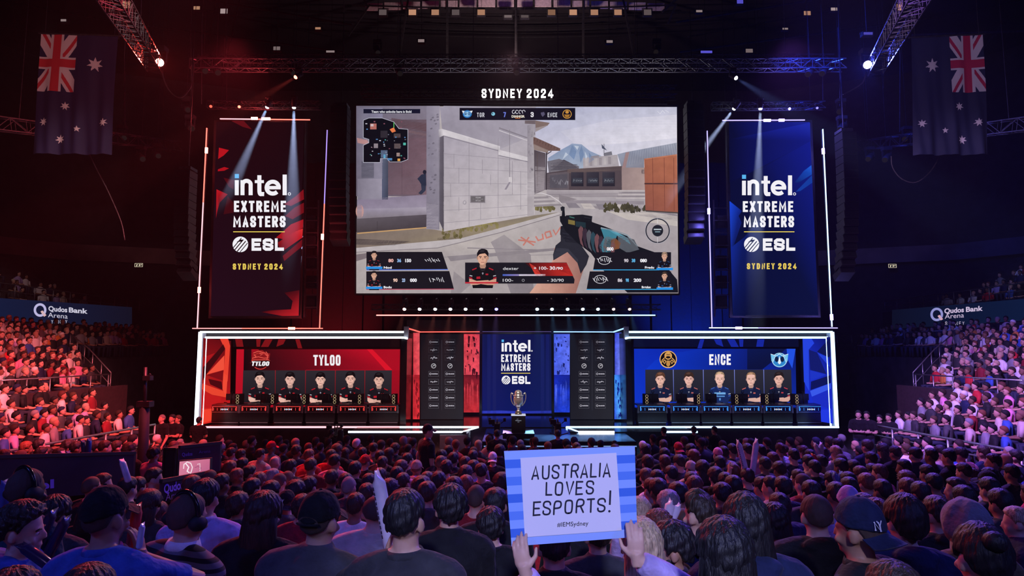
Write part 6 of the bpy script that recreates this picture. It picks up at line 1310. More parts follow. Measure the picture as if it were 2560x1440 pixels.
def hairline(az):
    a = az if az <= 180 else 360 - az
    return float(np.interp(a, [0, 40, 62, 78, 92, 112, 135, 180], [34, 30, 16, -12, 4, 2, -34, -42]))
HAIRS = {'short': (.020, .009, .004), 'medium': (.032, .022, .007), 'buzz': (.006, .004, .0015), 'curly': (.036, .024, .012), 'quiff': (.040, .006, .005), 'long': (.026, .022, .005), 'bun': (.018, .014, .003), 'bowl': (.030, .026, .004), 'thinning': (.003, .007, .002)}
def hair_mesh(style, hi, dz):
    top, side, nz = HAIRS[style]; nu, nv = (96, 56) if hi else (36, 22); r = random.Random(style); ph = [r.uniform(0, 6.28) for _ in range(8)]
    low = {'bowl': 8, 'long': 14, 'medium': 6, 'quiff': -6}.get(style, 0)
    def thick(az, el):
        a = az if az <= 180 else 360 - az; k = smooth01((el + 5) / 60); t = side + (top - side) * k
        if style == 'quiff': t = side + (top - side) * smooth01((el - 20) / 40) * (.5 + .5 * math.cos(math.radians(a)) * .9)
        if a > 120 and el < -10 and style in ('short', 'quiff'): t *= max(.3, 1 + (el + 10) / 45)
        return t
    def noise(az, el):
        A, B = math.radians(az), math.radians(el); c = math.cos(B)
        if style == 'curly': return nz * (math.sin(9 * A + ph[0] + 3 * math.sin(5 * B)) * math.sin(11 * B + ph[1] + 2 * math.sin(4 * A))) * c + nz * .5 * math.sin(21 * A + ph[2]) * math.sin(17 * B) * c
        return nz * c * (.6 * math.sin(17 * A + ph[0] + 2.2 * math.sin(3 * B + ph[3])) + .5 * math.sin(29 * A + ph[1] + 3 * B) + .5 * math.sin(7 * A + ph[2]) * math.sin(5 * B + ph[4])) + .35 * nz * math.sin(13 * B + 5 * A)
    vs, fs = shell(lambda az: hairline(az) - low, thick, nu, nv, (noise if hi else (lambda a_, e_: 1.6 * noise(a_, e_))), 12, dz=dz); b = MB().add(vs, fs)
    if style == 'long':
        n = 40 if hi else 14; R_ = [(0, -.052, .86, .085, .030), (0, -.056, .94, .108, .045), (0, -.05, 1.02, .108, .056), (0, -.042, 1.10, .102, .066), (0, -.03, 1.18, .094, .074), (0, -.02, 1.25, .06, .06)]
        k0 = len(b.v); b.loft([(x, y, z + dz, rx, ry) for x, y, z, rx, ry in R_], n)
        if hi:
            for i in range(k0, len(b.v)):
                x, y, z = b.v[i]; t = ((i - k0) % n) / n * 2 * PI; f = 1 + .05 * math.sin(11 * t + z * 9) + .03 * math.sin(23 * t - z * 14); b.v[i] = (x * f, -.05 + (y + .05) * f, z + (.02 * math.sin(7 * t) if z - dz < .9 else 0))
    if style == 'bun': b.ell((0, -.085, 1.275 + dz), (.042, .042, .04), 14, 10)
    me = b.mesh('hair', True); return me
def cap_meshes(hi, dz, back):
    nu, nv = (64, 36) if hi else (22, 14); f = (lambda a: 180 - a) if back else (lambda a: a)
    def lim(az):
        a = az if az <= 180 else 360 - az; return float(np.interp(f(a), [0, 90, 180], [24, 6, -8] if not back else [-2, 2, 16]))
    def th(az, el): return .013 + .012 * smooth01((el - 15) / 60) + (.0016 * (abs(((az + 30) % 60) - 30) < 3) * -1 if hi else 0)
    vs, fs = shell(lim, th, nu, nv, None, 4, .9, dz); b = MB().add(vs, fs); b.ell((0, .01, 1.20 + .109 + .026 + dz), (.008, .008, .005), 10, 6)
    crown = b.mesh('crown', True); b = MB(); sg = -1 if back else 1; n, m = (20, 6) if hi else (8, 3); vs, fs = [], []
    for lay in (0, 1):
        for j in range(m + 1):
            for i in range(n + 1):
                a = math.radians(-62 + 124 * i / n); k = j / m; rad = 1 + .72 * k * (math.cos(a) ** .7 if abs(a) < 1.5 else 0)
                x, y = .094 * math.sin(a) * (1 + .12 * k), .108 * math.cos(a) + .085 * k * max(0, math.cos(a)) ** .5
                z = 1.232 + (-.03 if back else 0) - .028 * k - .035 * (x / .1) ** 2 - .004 * lay; vs.append((sg * x, .008 + sg * y, z + dz + (.0 if not back else -.01)))
    q = (n + 1) * (m + 1)
    for j in range(m):
        for i in range(n):
            a = j * (n + 1) + i; fs.append((a, a + 1, a + n + 2, a + n + 1)); fs.append((q + a, q + a + n + 1, q + a + n + 2, q + a + 1))
    edge = [j * (n + 1) for j in range(m)] + [m * (n + 1) + i for i in range(n)] + [j * (n + 1) + n for j in range(m, 0, -1)] + [i for i in range(n, 0, -1)]
    for a, c in zip(edge, edge[1:] + edge[:1]): fs.append((a, q + a, q + c, c))
    b.add(vs, fs); return crown, b.mesh('brim', True)
def beanie_mesh(hi, dz, hood=False):
    nu, nv = (72, 40) if hi else (22, 14)
    lim = (lambda az: float(np.interp(az if az <= 180 else 360 - az, [0, 60, 90, 180], [14, -4, -14, -26]))) if not hood else (lambda az: float(np.interp(az if az <= 180 else 360 - az, [0, 40, 58, 90, 180], [46, 30, -60, -80, -84])))
    th = (lambda az, el: .018 + .010 * smooth01((el - 40) / 40) + (.0022 * math.sin(math.radians(az) * 36) * math.cos(math.radians(el)) if hi else 0) + (.006 if el < lim(az) + 18 else 0)) if not hood else (lambda az, el: .034 + .012 * math.cos(math.radians(el)) + .006 * math.sin(math.radians(3 * az)) * math.cos(math.radians(el)) + .004 * math.sin(math.radians(7 * az + 2 * el)) * math.cos(math.radians(el)) + .006 * (abs(az - 180) < 4 or az < 4 or az > 356))
    vs, fs = shell(lim, th, nu, nv, None, 6, .9, dz); b = MB().add(vs, fs)
    if hood: b.loft([(0, -.03, .99 + dz, .13, .10), (0, -.03, 1.05 + dz, .115, .10), (0, -.025, 1.12 + dz, .108, .105)], 28 if hi else 12)
    return b.mesh('knit', True)
_tmpl = {}
def T(key, fn):
    if key not in _tmpl:
        me = fn()
        for m_ in (me if isinstance(me, tuple) else (me,)):
            if not m_.materials: m_.materials.append(None)
        _tmpl[key] = me
    return _tmpl[key]
SKINS = [mat('skin_%s' % n, c, .5, noise=.08, nscale=20, spec=.35) for n, c in (('fair', (.60, .36, .27)), ('light', (.52, .30, .21)), ('tan', (.40, .21, .14)), ('brown', (.22, .11, .07)), ('dark', (.09, .045, .03)))]
HAIRC = {'black': (.010, .009, .011), 'dark brown': (.028, .017, .012), 'brown': (.075, .042, .022), 'ginger': (.17, .055, .03), 'grey': (.25, .24, .25), 'blonde': (.42, .31, .19), 'auburn': (.09, .03, .022)}
HM = {n: mat('hair_' + n.replace(' ', '_'), c, .52, noise=.5, nscale=1, bump=.8, wave=(95, 95, 18), spec=.42) for n, c in HAIRC.items()}
STUB = {n: mat('cropped_' + n.replace(' ', '_'), tuple(.6 * a + .4 * b for a, b in zip(c, (.16, .10, .08))), .7, noise=.12, nscale=260, bump=.15, spec=.25) for n, c in HAIRC.items()}
CLC = {'black': (.010, .010, .012), 'charcoal': (.035, .035, .04), 'navy': (.012, .018, .06), 'white': (.72, .70, .70), 'cream': (.55, .46, .38), 'grey': (.22, .22, .24), 'maroon': (.22, .015, .025), 'pink': (.70, .25, .42), 'olive': (.14, .11, .05), 'blue': (.04, .10, .38), 'lilac': (.42, .33, .62), 'dark green': (.012, .05, .035), 'red': (.50, .02, .03), 'orange': (.6, .2, .04), 'dark teal': (.01, .04, .06), 'beige': (.42, .34, .26), 'green': (.05, .42, .10), 'dark grey': (.065, .065, .07)}
CM = {n: mat('cloth_' + n.replace(' ', '_'), c, .85, noise=.22, nscale=11, bump=.7, bdist=.045, spec=.2, sheen=.0 if n in ('white', 'cream') else .05) for n, c in CLC.items()}
JEANS = mat('denim', (.02, .028, .06), .85, noise=.2, nscale=30)
STRIPE = mat('striped_jersey', (.1, .1, .11), .85)
_t = STRIPE.node_tree; _tc = _t.nodes.new('ShaderNodeTexCoord'); _sx = _t.nodes.new('ShaderNodeSeparateXYZ'); _m1 = _t.nodes.new('ShaderNodeMath'); _m1.operation = 'MULTIPLY'; _m1.inputs[1].default_value = 24; _m2 = _t.nodes.new('ShaderNodeMath'); _m2.operation = 'FRACT'; _m3 = _t.nodes.new('ShaderNodeMath'); _m3.operation = 'GREATER_THAN'; _m3.inputs[1].default_value = .45
_mx = _t.nodes.new('ShaderNodeMix'); _mx.data_type = 'RGBA'; _mx.inputs[6].default_value = (.006, .006, .010, 1); _mx.inputs[7].default_value = (.12, .12, .14, 1)
_t.links.new(_tc.outputs['Object'], _sx.inputs[0]); _t.links.new(_sx.outputs['Z'], _m1.inputs[0]); _t.links.new(_m1.outputs[0], _m2.inputs[0]); _t.links.new(_m2.outputs[0], _m3.inputs[0]); _t.links.new(_m3.outputs[0], _mx.inputs[0]); _t.links.new(_mx.outputs[2], _t.nodes['Principled BSDF'].inputs['Base Color'])
CM['striped'] = STRIPE
def ob(name, me, m, parent=None):
    o = bpy.data.objects.new(name, me); C.objects.link(o); o.material_slots[0].link = 'OBJECT'; o.material_slots[0].material = m
    if parent is not None: o.parent = parent
    return o
def person(loc, sc=1.0, yaw=0.0, tilt=0.0, hair=('short', 'black'), top=('tee', 'black'), skin=1, hat=None, pose='sit', hi=False, collar=None, fat=1.0, pkey=None, phones=False, eyes=False, roll=0.0):
    """one person: body skin with shirt, trousers, hair or hat as children"""
    vx = .0095 if hi else .017; pk = pkey or (pose if isinstance(pose, str) else id(pose)); dz = zoff(pose)
    if isinstance(pose, dict): vx = .0058
    o = ob('person', T(('body', pk, hi), lambda: body_mesh(pose, vx)), SKINS[skin]); o.location = loc; o.scale = (sc * fat, sc, sc); o.rotation_euler = (tilt, roll, yaw)
    vt = .011 if hi else .02
    ob({'tee': 'shirt', 'hoodie': 'hoodie', 'jacket': 'jacket'}[top[0]], T(('top', top[0], pk, hi), lambda: top_mesh(top[0], pose, vt)), CM[top[1]], o)
    ob('trousers', T(('trousers', pose if pose in STANDING else 'sit', hi), lambda: trousers_mesh(pose, vt)), JEANS, o)
    if hat:
        kind, hc = hat
        if kind in ('cap', 'backward cap'):
            cr, br = T(('cap', kind, hi, dz), lambda: cap_meshes(hi, dz, kind != 'cap')); c = ob('cap', cr, CM[hc], o); ob('brim', br, CM[hc], c)
        elif kind == 'beanie': ob('beanie', T(('beanie', hi, dz), lambda: beanie_mesh(hi, dz)), CM[hc], o)
        else: ob('hood', T(('hood', hi, dz), lambda: beanie_mesh(hi, dz, True)), CM[hc], o)
        if kind in ('cap', 'backward cap') and hair[0] != 'bald': ob('hair', T(('hair', 'buzz', hi, dz), lambda: hair_mesh('buzz', hi, dz)), STUB[hair[1]], o)
    elif hair[0] != 'bald': ob('hair', T(('hair', hair[0], hi, dz), lambda: hair_mesh(hair[0], hi, dz)), (STUB if hair[0] in ('buzz', 'thinning') else HM)[hair[1]], o)
    if hat and hair[0] == 'long': ob('hair', T(('hair', 'long', hi, dz), lambda: hair_mesh('long', hi, dz)), HM[hair[1]], o)
    if collar: ob('collar', T(('collar', hi, dz), lambda: MB().loft([(0, .003, 1.02 + dz, .098, .086), (0, .004, 1.05 + dz, .086, .080), (0, .008, 1.072 + dz, .074, .072), (0, .008, 1.035 + dz, .064, .062)], 24).mesh('collar', True)), CM[collar], o)
    if hi and top[0] == 'tee' and not collar: ob('neckband', T(('neckband', dz), lambda: MB().loft([(0, .003, 1.018 + dz, .100, .086), (0, .004, 1.045 + dz, .088, .080), (0, .006, 1.060 + dz, .077, .074), (0, .006, 1.04 + dz, .064, .064)], 24).mesh('neckband', True)), CM[top[1]] if top[1] != 'striped' else CM['black'], o)
    if phones:
        p = MB().tube([(.096 * math.cos(a), -.005, 1.19 + dz + .135 * math.sin(a)) for a in [PI * k / 16 for k in range(17)]], .013, 8).build('headphone_band', GLOSS, o, True)
        for s in (-1, 1): MB().loft([(0, 0, -.02, .036, .044), (0, 0, .0, .042, .05), (0, 0, .022, .034, .042)], 18, tr=Matrix.Translation((s * .094, -.003, 1.17 + dz)) @ Euler((0, s * PI / 2, 0)).to_matrix().to_4x4()).build('ear_cup', BLACK, p, True)
    if eyes:
        for s in (-1, 1):
            e = MB().ell((s * .031, .096, 1.168 + dz), (.012, .011, .010), 12, 8).build('eye', mat('eye_white', (.7, .68, .66), .2), o, True); MB().ell((s * .031, .105, 1.168 + dz), (.005, .003, .005), 10, 6).build('iris', mat('eye_iris', (.03, .018, .012), .1), e, True)
            MB().tube([(s * .012, .110, 1.188 + dz), (s * .032, .110, 1.194 + dz), (s * .052, .098, 1.186 + dz)], .0045, 6).build('eyebrow', HM[hair[1]], o, True)
    return o
def facing(x, y, tx=.2, tyy=25.0): return math.atan2(-(tx - x), max(.5, tyy - y)) if tyy > y else 0.0
# ------------------------------------------------------------------ who sits where
YT = [(1088, 19.0), (1100, 17.0), (1112, 15.4), (1120, 14.4), (1137, 13.0), (1157, 11.8), (1173, 10.7), (1190, 9.6), (1205, 8.8), (1220, 7.7), (1245, 6.4), (1265, 5.5), (1285, 4.4), (1298, 3.7), (1320, 3.3), (1390, 2.7), (1440, 2.4)]
def y_of(py): return float(np.interp(py, [p[0] for p in YT], [p[1] for p in YT]))
S_, M_, B_, K_, Q_, L_, BU, BO, BD, TH = 'short', 'medium', 'buzz', 'curly', 'quiff', 'long', 'bun', 'bowl', 'bald', 'thinning'
# (px, py of the head centre, head width px, hair, hair colour, garment, colour, extra)
P_ = []
def A_(px, py, w, hs, hc, tk, tc, **k): P_.append((px, py, w, hs, hc, tk, tc, k))
# near rows, from the red side to the blue side
A_(24, 1318, 66, K_, 'dark brown', 'hoodie', 'blue', skin=0, yaw=-1.15, eyes=True, Y=3.3, lab='boy in blue hoodie looking sideways, his face in profile at the red-side picture edge')
A_(74, 1226, 72, B_, 'black', 'jacket', 'dark teal', skin=4, lab='tall dark-skinned man in teal polo and black headphones by the aisle barrier', phones=True)
A_(283, 1292, 100, S_, 'black', 'tee', 'blue', hat=('cap', 'black'), skin=2, lab='man in black cap and blue shirt raising a red inflatable stick', pose='stickR')
A_(149, 1288, 62, M_, 'black', 'tee', 'charcoal', lab='person with round black hair in dark shirt behind the crossed dark sticks')
A_(203, 1284, 48, L_, 'black', 'tee', 'black', lab='person with long black hair between the black cap and the round black hair')
A_(225, 1218, 37, TH, 'brown', 'tee', 'black', skin=0, lab='balding man in black shirt below the dark barrier with event lettering')
A_(256, 1211, 34, S_, 'brown', 'tee', 'black', skin=0, yaw=-.9, lab='man with light brown hair looking sideways beside the balding man')
A_(318, 1222, 38, S_, 'black', 'tee', 'charcoal'); A_(351, 1219, 33, S_, 'black', 'jacket', 'black'); A_(374, 1196, 36, S_, 'dark brown', 'tee', 'pink', yaw=-.7, lab='man in pink shirt turned aside in front of the bank barrier')
A_(351, 1262, 50, L_, 'dark brown', 'tee', 'charcoal')
A_(437, 1291, 79, B_, 'dark brown', 'tee', 'striped', skin=1, phones=True, collar='white', yaw=-.35, fat=1.12, lab='man with black headphones in a striped jersey with white collar')
A_(386, 1285, 46, L_, 'auburn', 'tee', 'charcoal'); A_(507, 1245, 60, S_, 'black', 'tee', 'lilac', skin=1, lab='man with dark hair in pale lilac shirt, collar up, beside the striped jersey', collar='lilac')
A_(647, 1286, 78, L_, 'dark brown', 'tee', 'black', lab='person with long dark hair in black T-shirt with a small print on the back', fat=1.1)
A_(474, 1218, 38, S_, 'auburn', 'tee', 'black'); A_(564, 1212, 35, S_, 'dark brown', 'jacket', 'charcoal'); A_(528, 1198, 29, B_, 'brown', 'tee', 'black'); A_(582, 1194, 31, S_, 'ginger', 'jacket', 'black'); A_(632, 1226, 36, S_, 'black', 'hoodie', 'black')
A_(594, 1268, 38, M_, 'dark brown', 'jacket', 'charcoal'); A_(650, 1208, 31, S_, 'ginger', 'tee', 'pink'); A_(572, 1174, 28, S_, 'ginger', 'tee', 'black'); A_(599, 1164, 25, S_, 'black', 'tee', 'black'); A_(622, 1184, 28, S_, 'black', 'tee', 'charcoal', yaw=-.6)
A_(685, 1157, 22, BD, 'black', 'tee', 'red', skin=0); A_(667, 1195, 31, S_, 'grey', 'tee', 'black', skin=0); A_(537, 1138, 25, S_, 'black', 'tee', 'maroon', fat=1.3, lab='broad man in maroon shirt sitting right before the pink monitor')
A_(264, 1120, 25, S_, 'dark brown', 'hoodie', 'grey'); A_(140, 1141, 26, S_, 'dark brown', 'tee', 'red', lab='man in red T-shirt with white back print behind the dark barrier'); A_(44, 1143, 28, TH, 'brown', 'tee', 'black'); A_(94, 1138, 26, S_, 'black', 'tee', 'charcoal'); A_(200, 1144, 26, S_, 'black', 'tee', 'black'); A_(11, 1144, 27, S_, 'dark brown', 'tee', 'charcoal'); A_(192, 1122, 24, S_, 'black', 'tee', 'navy'); A_(162, 1119, 24, M_, 'black', 'tee', 'maroon'); A_(64, 1120, 23, S_, 'ginger', 'tee', 'black'); A_(101, 1115, 23, S_, 'black', 'tee', 'charcoal'); A_(242, 1119, 23, S_, 'black', 'jacket', 'black'); A_(296, 1118, 24, S_, 'dark brown', 'tee', 'black'); A_(322, 1126, 24, M_, 'brown', 'tee', 'charcoal'); A_(328, 1101, 20, S_, 'black', 'tee', 'black')
# middle block
A_(708, 1256, 44, S_, 'black', 'hoodie', 'dark grey', hat=('backward cap', 'black'), logo=1, lab='person in black cap with white embroidered letters, midway up the red-side crowd')
A_(779, 1300, 100, S_, 'black', 'jacket', 'dark grey', hat=('cap', 'black'), skin=1, fat=1.1, strap=1, lab='man in plain black cap seen from behind, dark grey polo, strap opening showing')
A_(1037, 1298, 92, S_, 'black', 'tee', 'charcoal', skin=1, pose='stickL', lab='man with neat black hair and bare nape holding the tall lilac stick')
A_(1105, 1272, 74, M_, 'black', 'jacket', 'black', skin=1, lab='man with wavy black hair just behind the neat black haired man'); A_(934, 1284, 44, B_, 'dark brown', 'tee', 'cream', fat=1.35, Y=5.2, lab='broad man in cream T-shirt partly hidden by the tall lilac stick')
A_(876, 1265, 45, S_, 'dark brown', 'tee', 'white', lab='person with short dark hair in white T-shirt beside the plain black cap'); A_(883, 1218, 33, TH, 'grey', 'jacket', 'charcoal', skin=0); A_(819, 1198, 29, S_, 'dark brown', 'hoodie', 'black'); A_(773, 1220, 37, S_, 'black', 'tee', 'charcoal'); A_(733, 1232, 38, M_, 'black', 'jacket', 'black'); A_(697, 1207, 30, B_, 'auburn', 'tee', 'white'); A_(721, 1197, 26, TH, 'ginger', 'tee', 'black'); A_(859, 1207, 31, S_, 'black', 'hoodie', 'black'); A_(909, 1240, 36, S_, 'dark brown', 'jacket', 'olive'); A_(887, 1176, 29, S_, 'black', 'jacket', 'black'); A_(963, 1162, 27, S_, 'dark brown', 'jacket', 'black'); A_(908, 1154, 25, S_, 'auburn', 'tee', 'black', hat=('cap', 'red')); A_(841, 1155, 25, S_, 'dark brown', 'tee', 'pink'); A_(820, 1141, 22, S_, 'dark brown', 'hoodie', 'red'); A_(783, 1165, 26, S_, 'brown', 'tee', 'maroon'); A_(732, 1170, 26, S_, 'dark brown', 'tee', 'charcoal'); A_(774, 1142, 22, S_, 'ginger', 'tee', 'red'); A_(742, 1130, 21, S_, 'dark brown', 'tee', 'navy')
A_(1012, 1207, 34, S_, 'dark brown', 'hoodie', 'black'); A_(1040, 1172, 27, S_, 'brown', 'hoodie', 'white', hat=('cap', 'beige'), lab='person in beige cap and white hoodie in front of the pale stage block'); A_(1009, 1174, 26, K_, 'auburn', 'tee', 'pink'); A_(1077, 1204, 30, S_, 'brown', 'tee', 'charcoal'); A_(1107, 1204, 36, S_, 'black', 'tee', 'black'); A_(1142, 1223, 37, S_, 'black', 'jacket', 'black'); A_(1050, 1228, 44, M_, 'black', 'tee', 'navy'); A_(1165, 1216, 36, S_, 'ginger', 'hoodie', 'grey'); A_(1179, 1173, 29, S_, 'black', 'tee', 'lilac', fat=1.15); A_(1237, 1148, 23, S_, 'black', 'tee', 'black', hat=('backward cap', 'white'), lab='person in white backward cap and black shirt beside the handmade sign'); A_(1244, 1212, 38, K_, 'dark brown', 'tee', 'charcoal'); A_(1223, 1262, 50, S_, 'black', 'jacket', 'black'); A_(1243, 1320, 62, M_, 'black', 'tee', 'black', lab='dark haired person touching the lower red-side corner of the handmade sign'); A_(1018, 1151, 24, S_, 'black', 'tee', 'charcoal'); A_(1057, 1143, 23, S_, 'grey', 'tee', 'black'); A_(1109, 1144, 24, S_, 'black', 'tee', 'navy'); A_(1133, 1151, 25, S_, 'black', 'jacket', 'charcoal'); A_(1157, 1161, 25, S_, 'dark brown', 'tee', 'black'); A_(1186, 1145, 24, S_, 'black', 'tee', 'grey'); A_(1091, 1160, 25, S_, 'brown', 'tee', 'charcoal'); A_(1109, 1172, 27, M_, 'black', 'tee', 'black'); A_(1157, 1187, 28, K_, 'dark brown', 'tee', 'olive'); A_(1212, 1180, 30, S_, 'black', 'tee', 'charcoal')
A_(980, 1190, 30, S_, 'black', 'tee', 'black'); A_(940, 1196, 30, S_, 'dark brown', 'jacket', 'navy'); A_(920, 1212, 33, S_, 'black', 'tee', 'maroon'); A_(985, 1228, 38, K_, 'black', 'tee', 'charcoal'); A_(1082, 1240, 40, S_, 'dark brown', 'hoodie', 'charcoal'); A_(1180, 1244, 42, B_, 'black', 'tee', 'maroon'); A_(670, 1232, 37, S_, 'black', 'tee', 'charcoal'); A_(750, 1270, 44, M_, 'dark brown', 'tee', 'maroon')
# blue side
A_(1611, 1193, 30, S_, 'brown', 'jacket', 'black', skin=0, collar='white'); A_(1641, 1198, 30, S_, 'black', 'tee', 'white'); A_(1672, 1187, 33, S_, 'black', 'jacket', 'charcoal'); A_(1665, 1230, 44, S_, 'dark brown', 'jacket', 'black'); A_(1737, 1173, 28, S_, 'brown', 'hoodie', 'cream', hat=('backward cap', 'cream'), lab='person in cream backward cap and cream top under the middle blue portrait'); A_(1751, 1218, 39, S_, 'auburn', 'jacket', 'black'); A_(1757, 1278, 66, Q_, 'dark brown', 'tee', 'navy', skin=0, yaw=.45, lab='man with upswept quiff and shaved sides below the fourth blue desk')
A_(1703, 1362, 80, M_, 'black', 'jacket', 'black', skin=2, yaw=1.25, eyes=True, beard=1, lab='bearded man in profile facing the handmade sign, black quiff hair'); A_(1806, 1392, 118, L_, 'black', 'jacket', 'black', Y=2.35, lab='big dark long-haired head cut by the bottom edge beside the bearded profile'); A_(1873, 1305, 100, L_, 'black', 'hoodie', 'navy', lab='person with long glossy dark hair and navy hood, blue sheen on hair')
A_(1684, 1265, 47, M_, 'grey', 'tee', 'charcoal', lab='grey-haired person behind the white V of inflatable sticks'); A_(1612, 1278, 46, L_, 'blonde', 'tee', 'lilac', lab='blonde long-haired person just past the sign edge, behind the sign holder')
A_(1809, 1207, 33, S_, 'black', 'jacket', 'charcoal'); A_(1840, 1220, 39, S_, 'black', 'tee', 'black'); A_(1891, 1218, 33, S_, 'black', 'tee', 'grey'); A_(1925, 1220, 34, S_, 'black', 'tee', 'lilac', yaw=.6); A_(1834, 1180, 29, S_, 'brown', 'tee', 'charcoal'); A_(1876, 1196, 28, S_, 'dark brown', 'tee', 'black', pose='raise', lab='person holding up two white inflatable sticks below the fifth blue portrait'); A_(1907, 1162, 26, S_, 'black', 'tee', 'navy'); A_(1795, 1161, 27, S_, 'black', 'tee', 'black'); A_(1765, 1175, 35, L_, 'black', 'jacket', 'black'); A_(1789, 1137, 23, S_, 'black', 'tee', 'charcoal', hat=('backward cap', 'pink'), lab='person in pink backward cap below the fourth blue portrait'); A_(1698, 1121, 21, S_, 'black', 'tee', 'navy', hat=('backward cap', 'red'), lab='person in red backward cap below the second blue portrait'); A_(1627, 1158, 31, S_, 'dark brown', 'hoodie', 'black'); A_(1709, 1157, 26, S_, 'dark brown', 'tee', 'charcoal'); A_(1669, 1157, 26, S_, 'auburn', 'tee', 'black'); A_(1662, 1138, 23, S_, 'black', 'tee', 'black'); A_(1614, 1127, 24, S_, 'black', 'jacket', 'charcoal'); A_(1659, 1115, 20, S_, 'dark brown', 'tee', 'navy'); A_(1723, 1127, 22, S_, 'black', 'tee', 'charcoal'); A_(1740, 1144, 24, K_, 'ginger', 'tee', 'charcoal'); A_(1812, 1133, 23, S_, 'black', 'tee', 'grey'); A_(1837, 1126, 23, S_, 'black', 'tee', 'charcoal'); A_(1873, 1127, 23, S_, 'black', 'tee', 'charcoal'); A_(1912, 1130, 23, S_, 'black', 'tee', 'pink'); A_(1700, 1308, 48, B_, 'black', 'tee', 'charcoal'); A_(1652, 1322, 38, K_, 'auburn', 'tee', 'grey')
A_(1385, 1362, 78, S_, 'black', 'jacket', 'black', lab='dark-clothed person whose back shows under the handmade sign'); A_(1490, 1338, 66, S_, 'dark brown', 'jacket', 'charcoal', lab='person in charcoal jacket mostly hidden by the handmade sign'); A_(1430, 1300, 52, S_, 'black', 'tee', 'black', lab='person in black hidden almost fully behind the handmade sign'); A_(1720, 1204, 33, S_, 'black', 'tee', 'charcoal'); A_(1782, 1192, 31, M_, 'dark brown', 'hoodie', 'black'); A_(1622, 1226, 36, S_, 'dark brown', 'tee', 'navy'); A_(1712, 1240, 42, S_, 'black', 'tee', 'black'); A_(1800, 1240, 42, S_, 'black', 'hoodie', 'charcoal')
A_(1963, 1268, 48, S_, 'black', 'hoodie', 'navy', lab='person with short black hair in navy hoodie, hood folded, beside long glossy hair'); A_(2052, 1287, 68, B_, 'dark brown', 'hoodie', 'black', skin=0, lab='man with buzz cut and pale neck in black hoodie below the booth corner'); A_(2117, 1252, 46, S_, 'black', 'hoodie', 'lilac', hat=('beanie', 'lilac'), lab='person in lilac beanie and lilac hoodie above the navy cap'); A_(2158, 1320, 108, S_, 'black', 'tee', 'black', hat=('backward cap', 'navy'), skin=2, logo=2, yaw=.55, lab='man in navy cap worn backward with white interlocked letters'); A_(2238, 1302, 90, BO, 'dark brown', 'hoodie', 'navy', skin=0, lab='person with thick bowl-cut hair and navy hoodie beside the navy cap'); A_(2268, 1224, 43, S_, 'auburn', 'jacket', 'black', skin=0, lab='man with reddish grey hair in black jacket on the blue side')
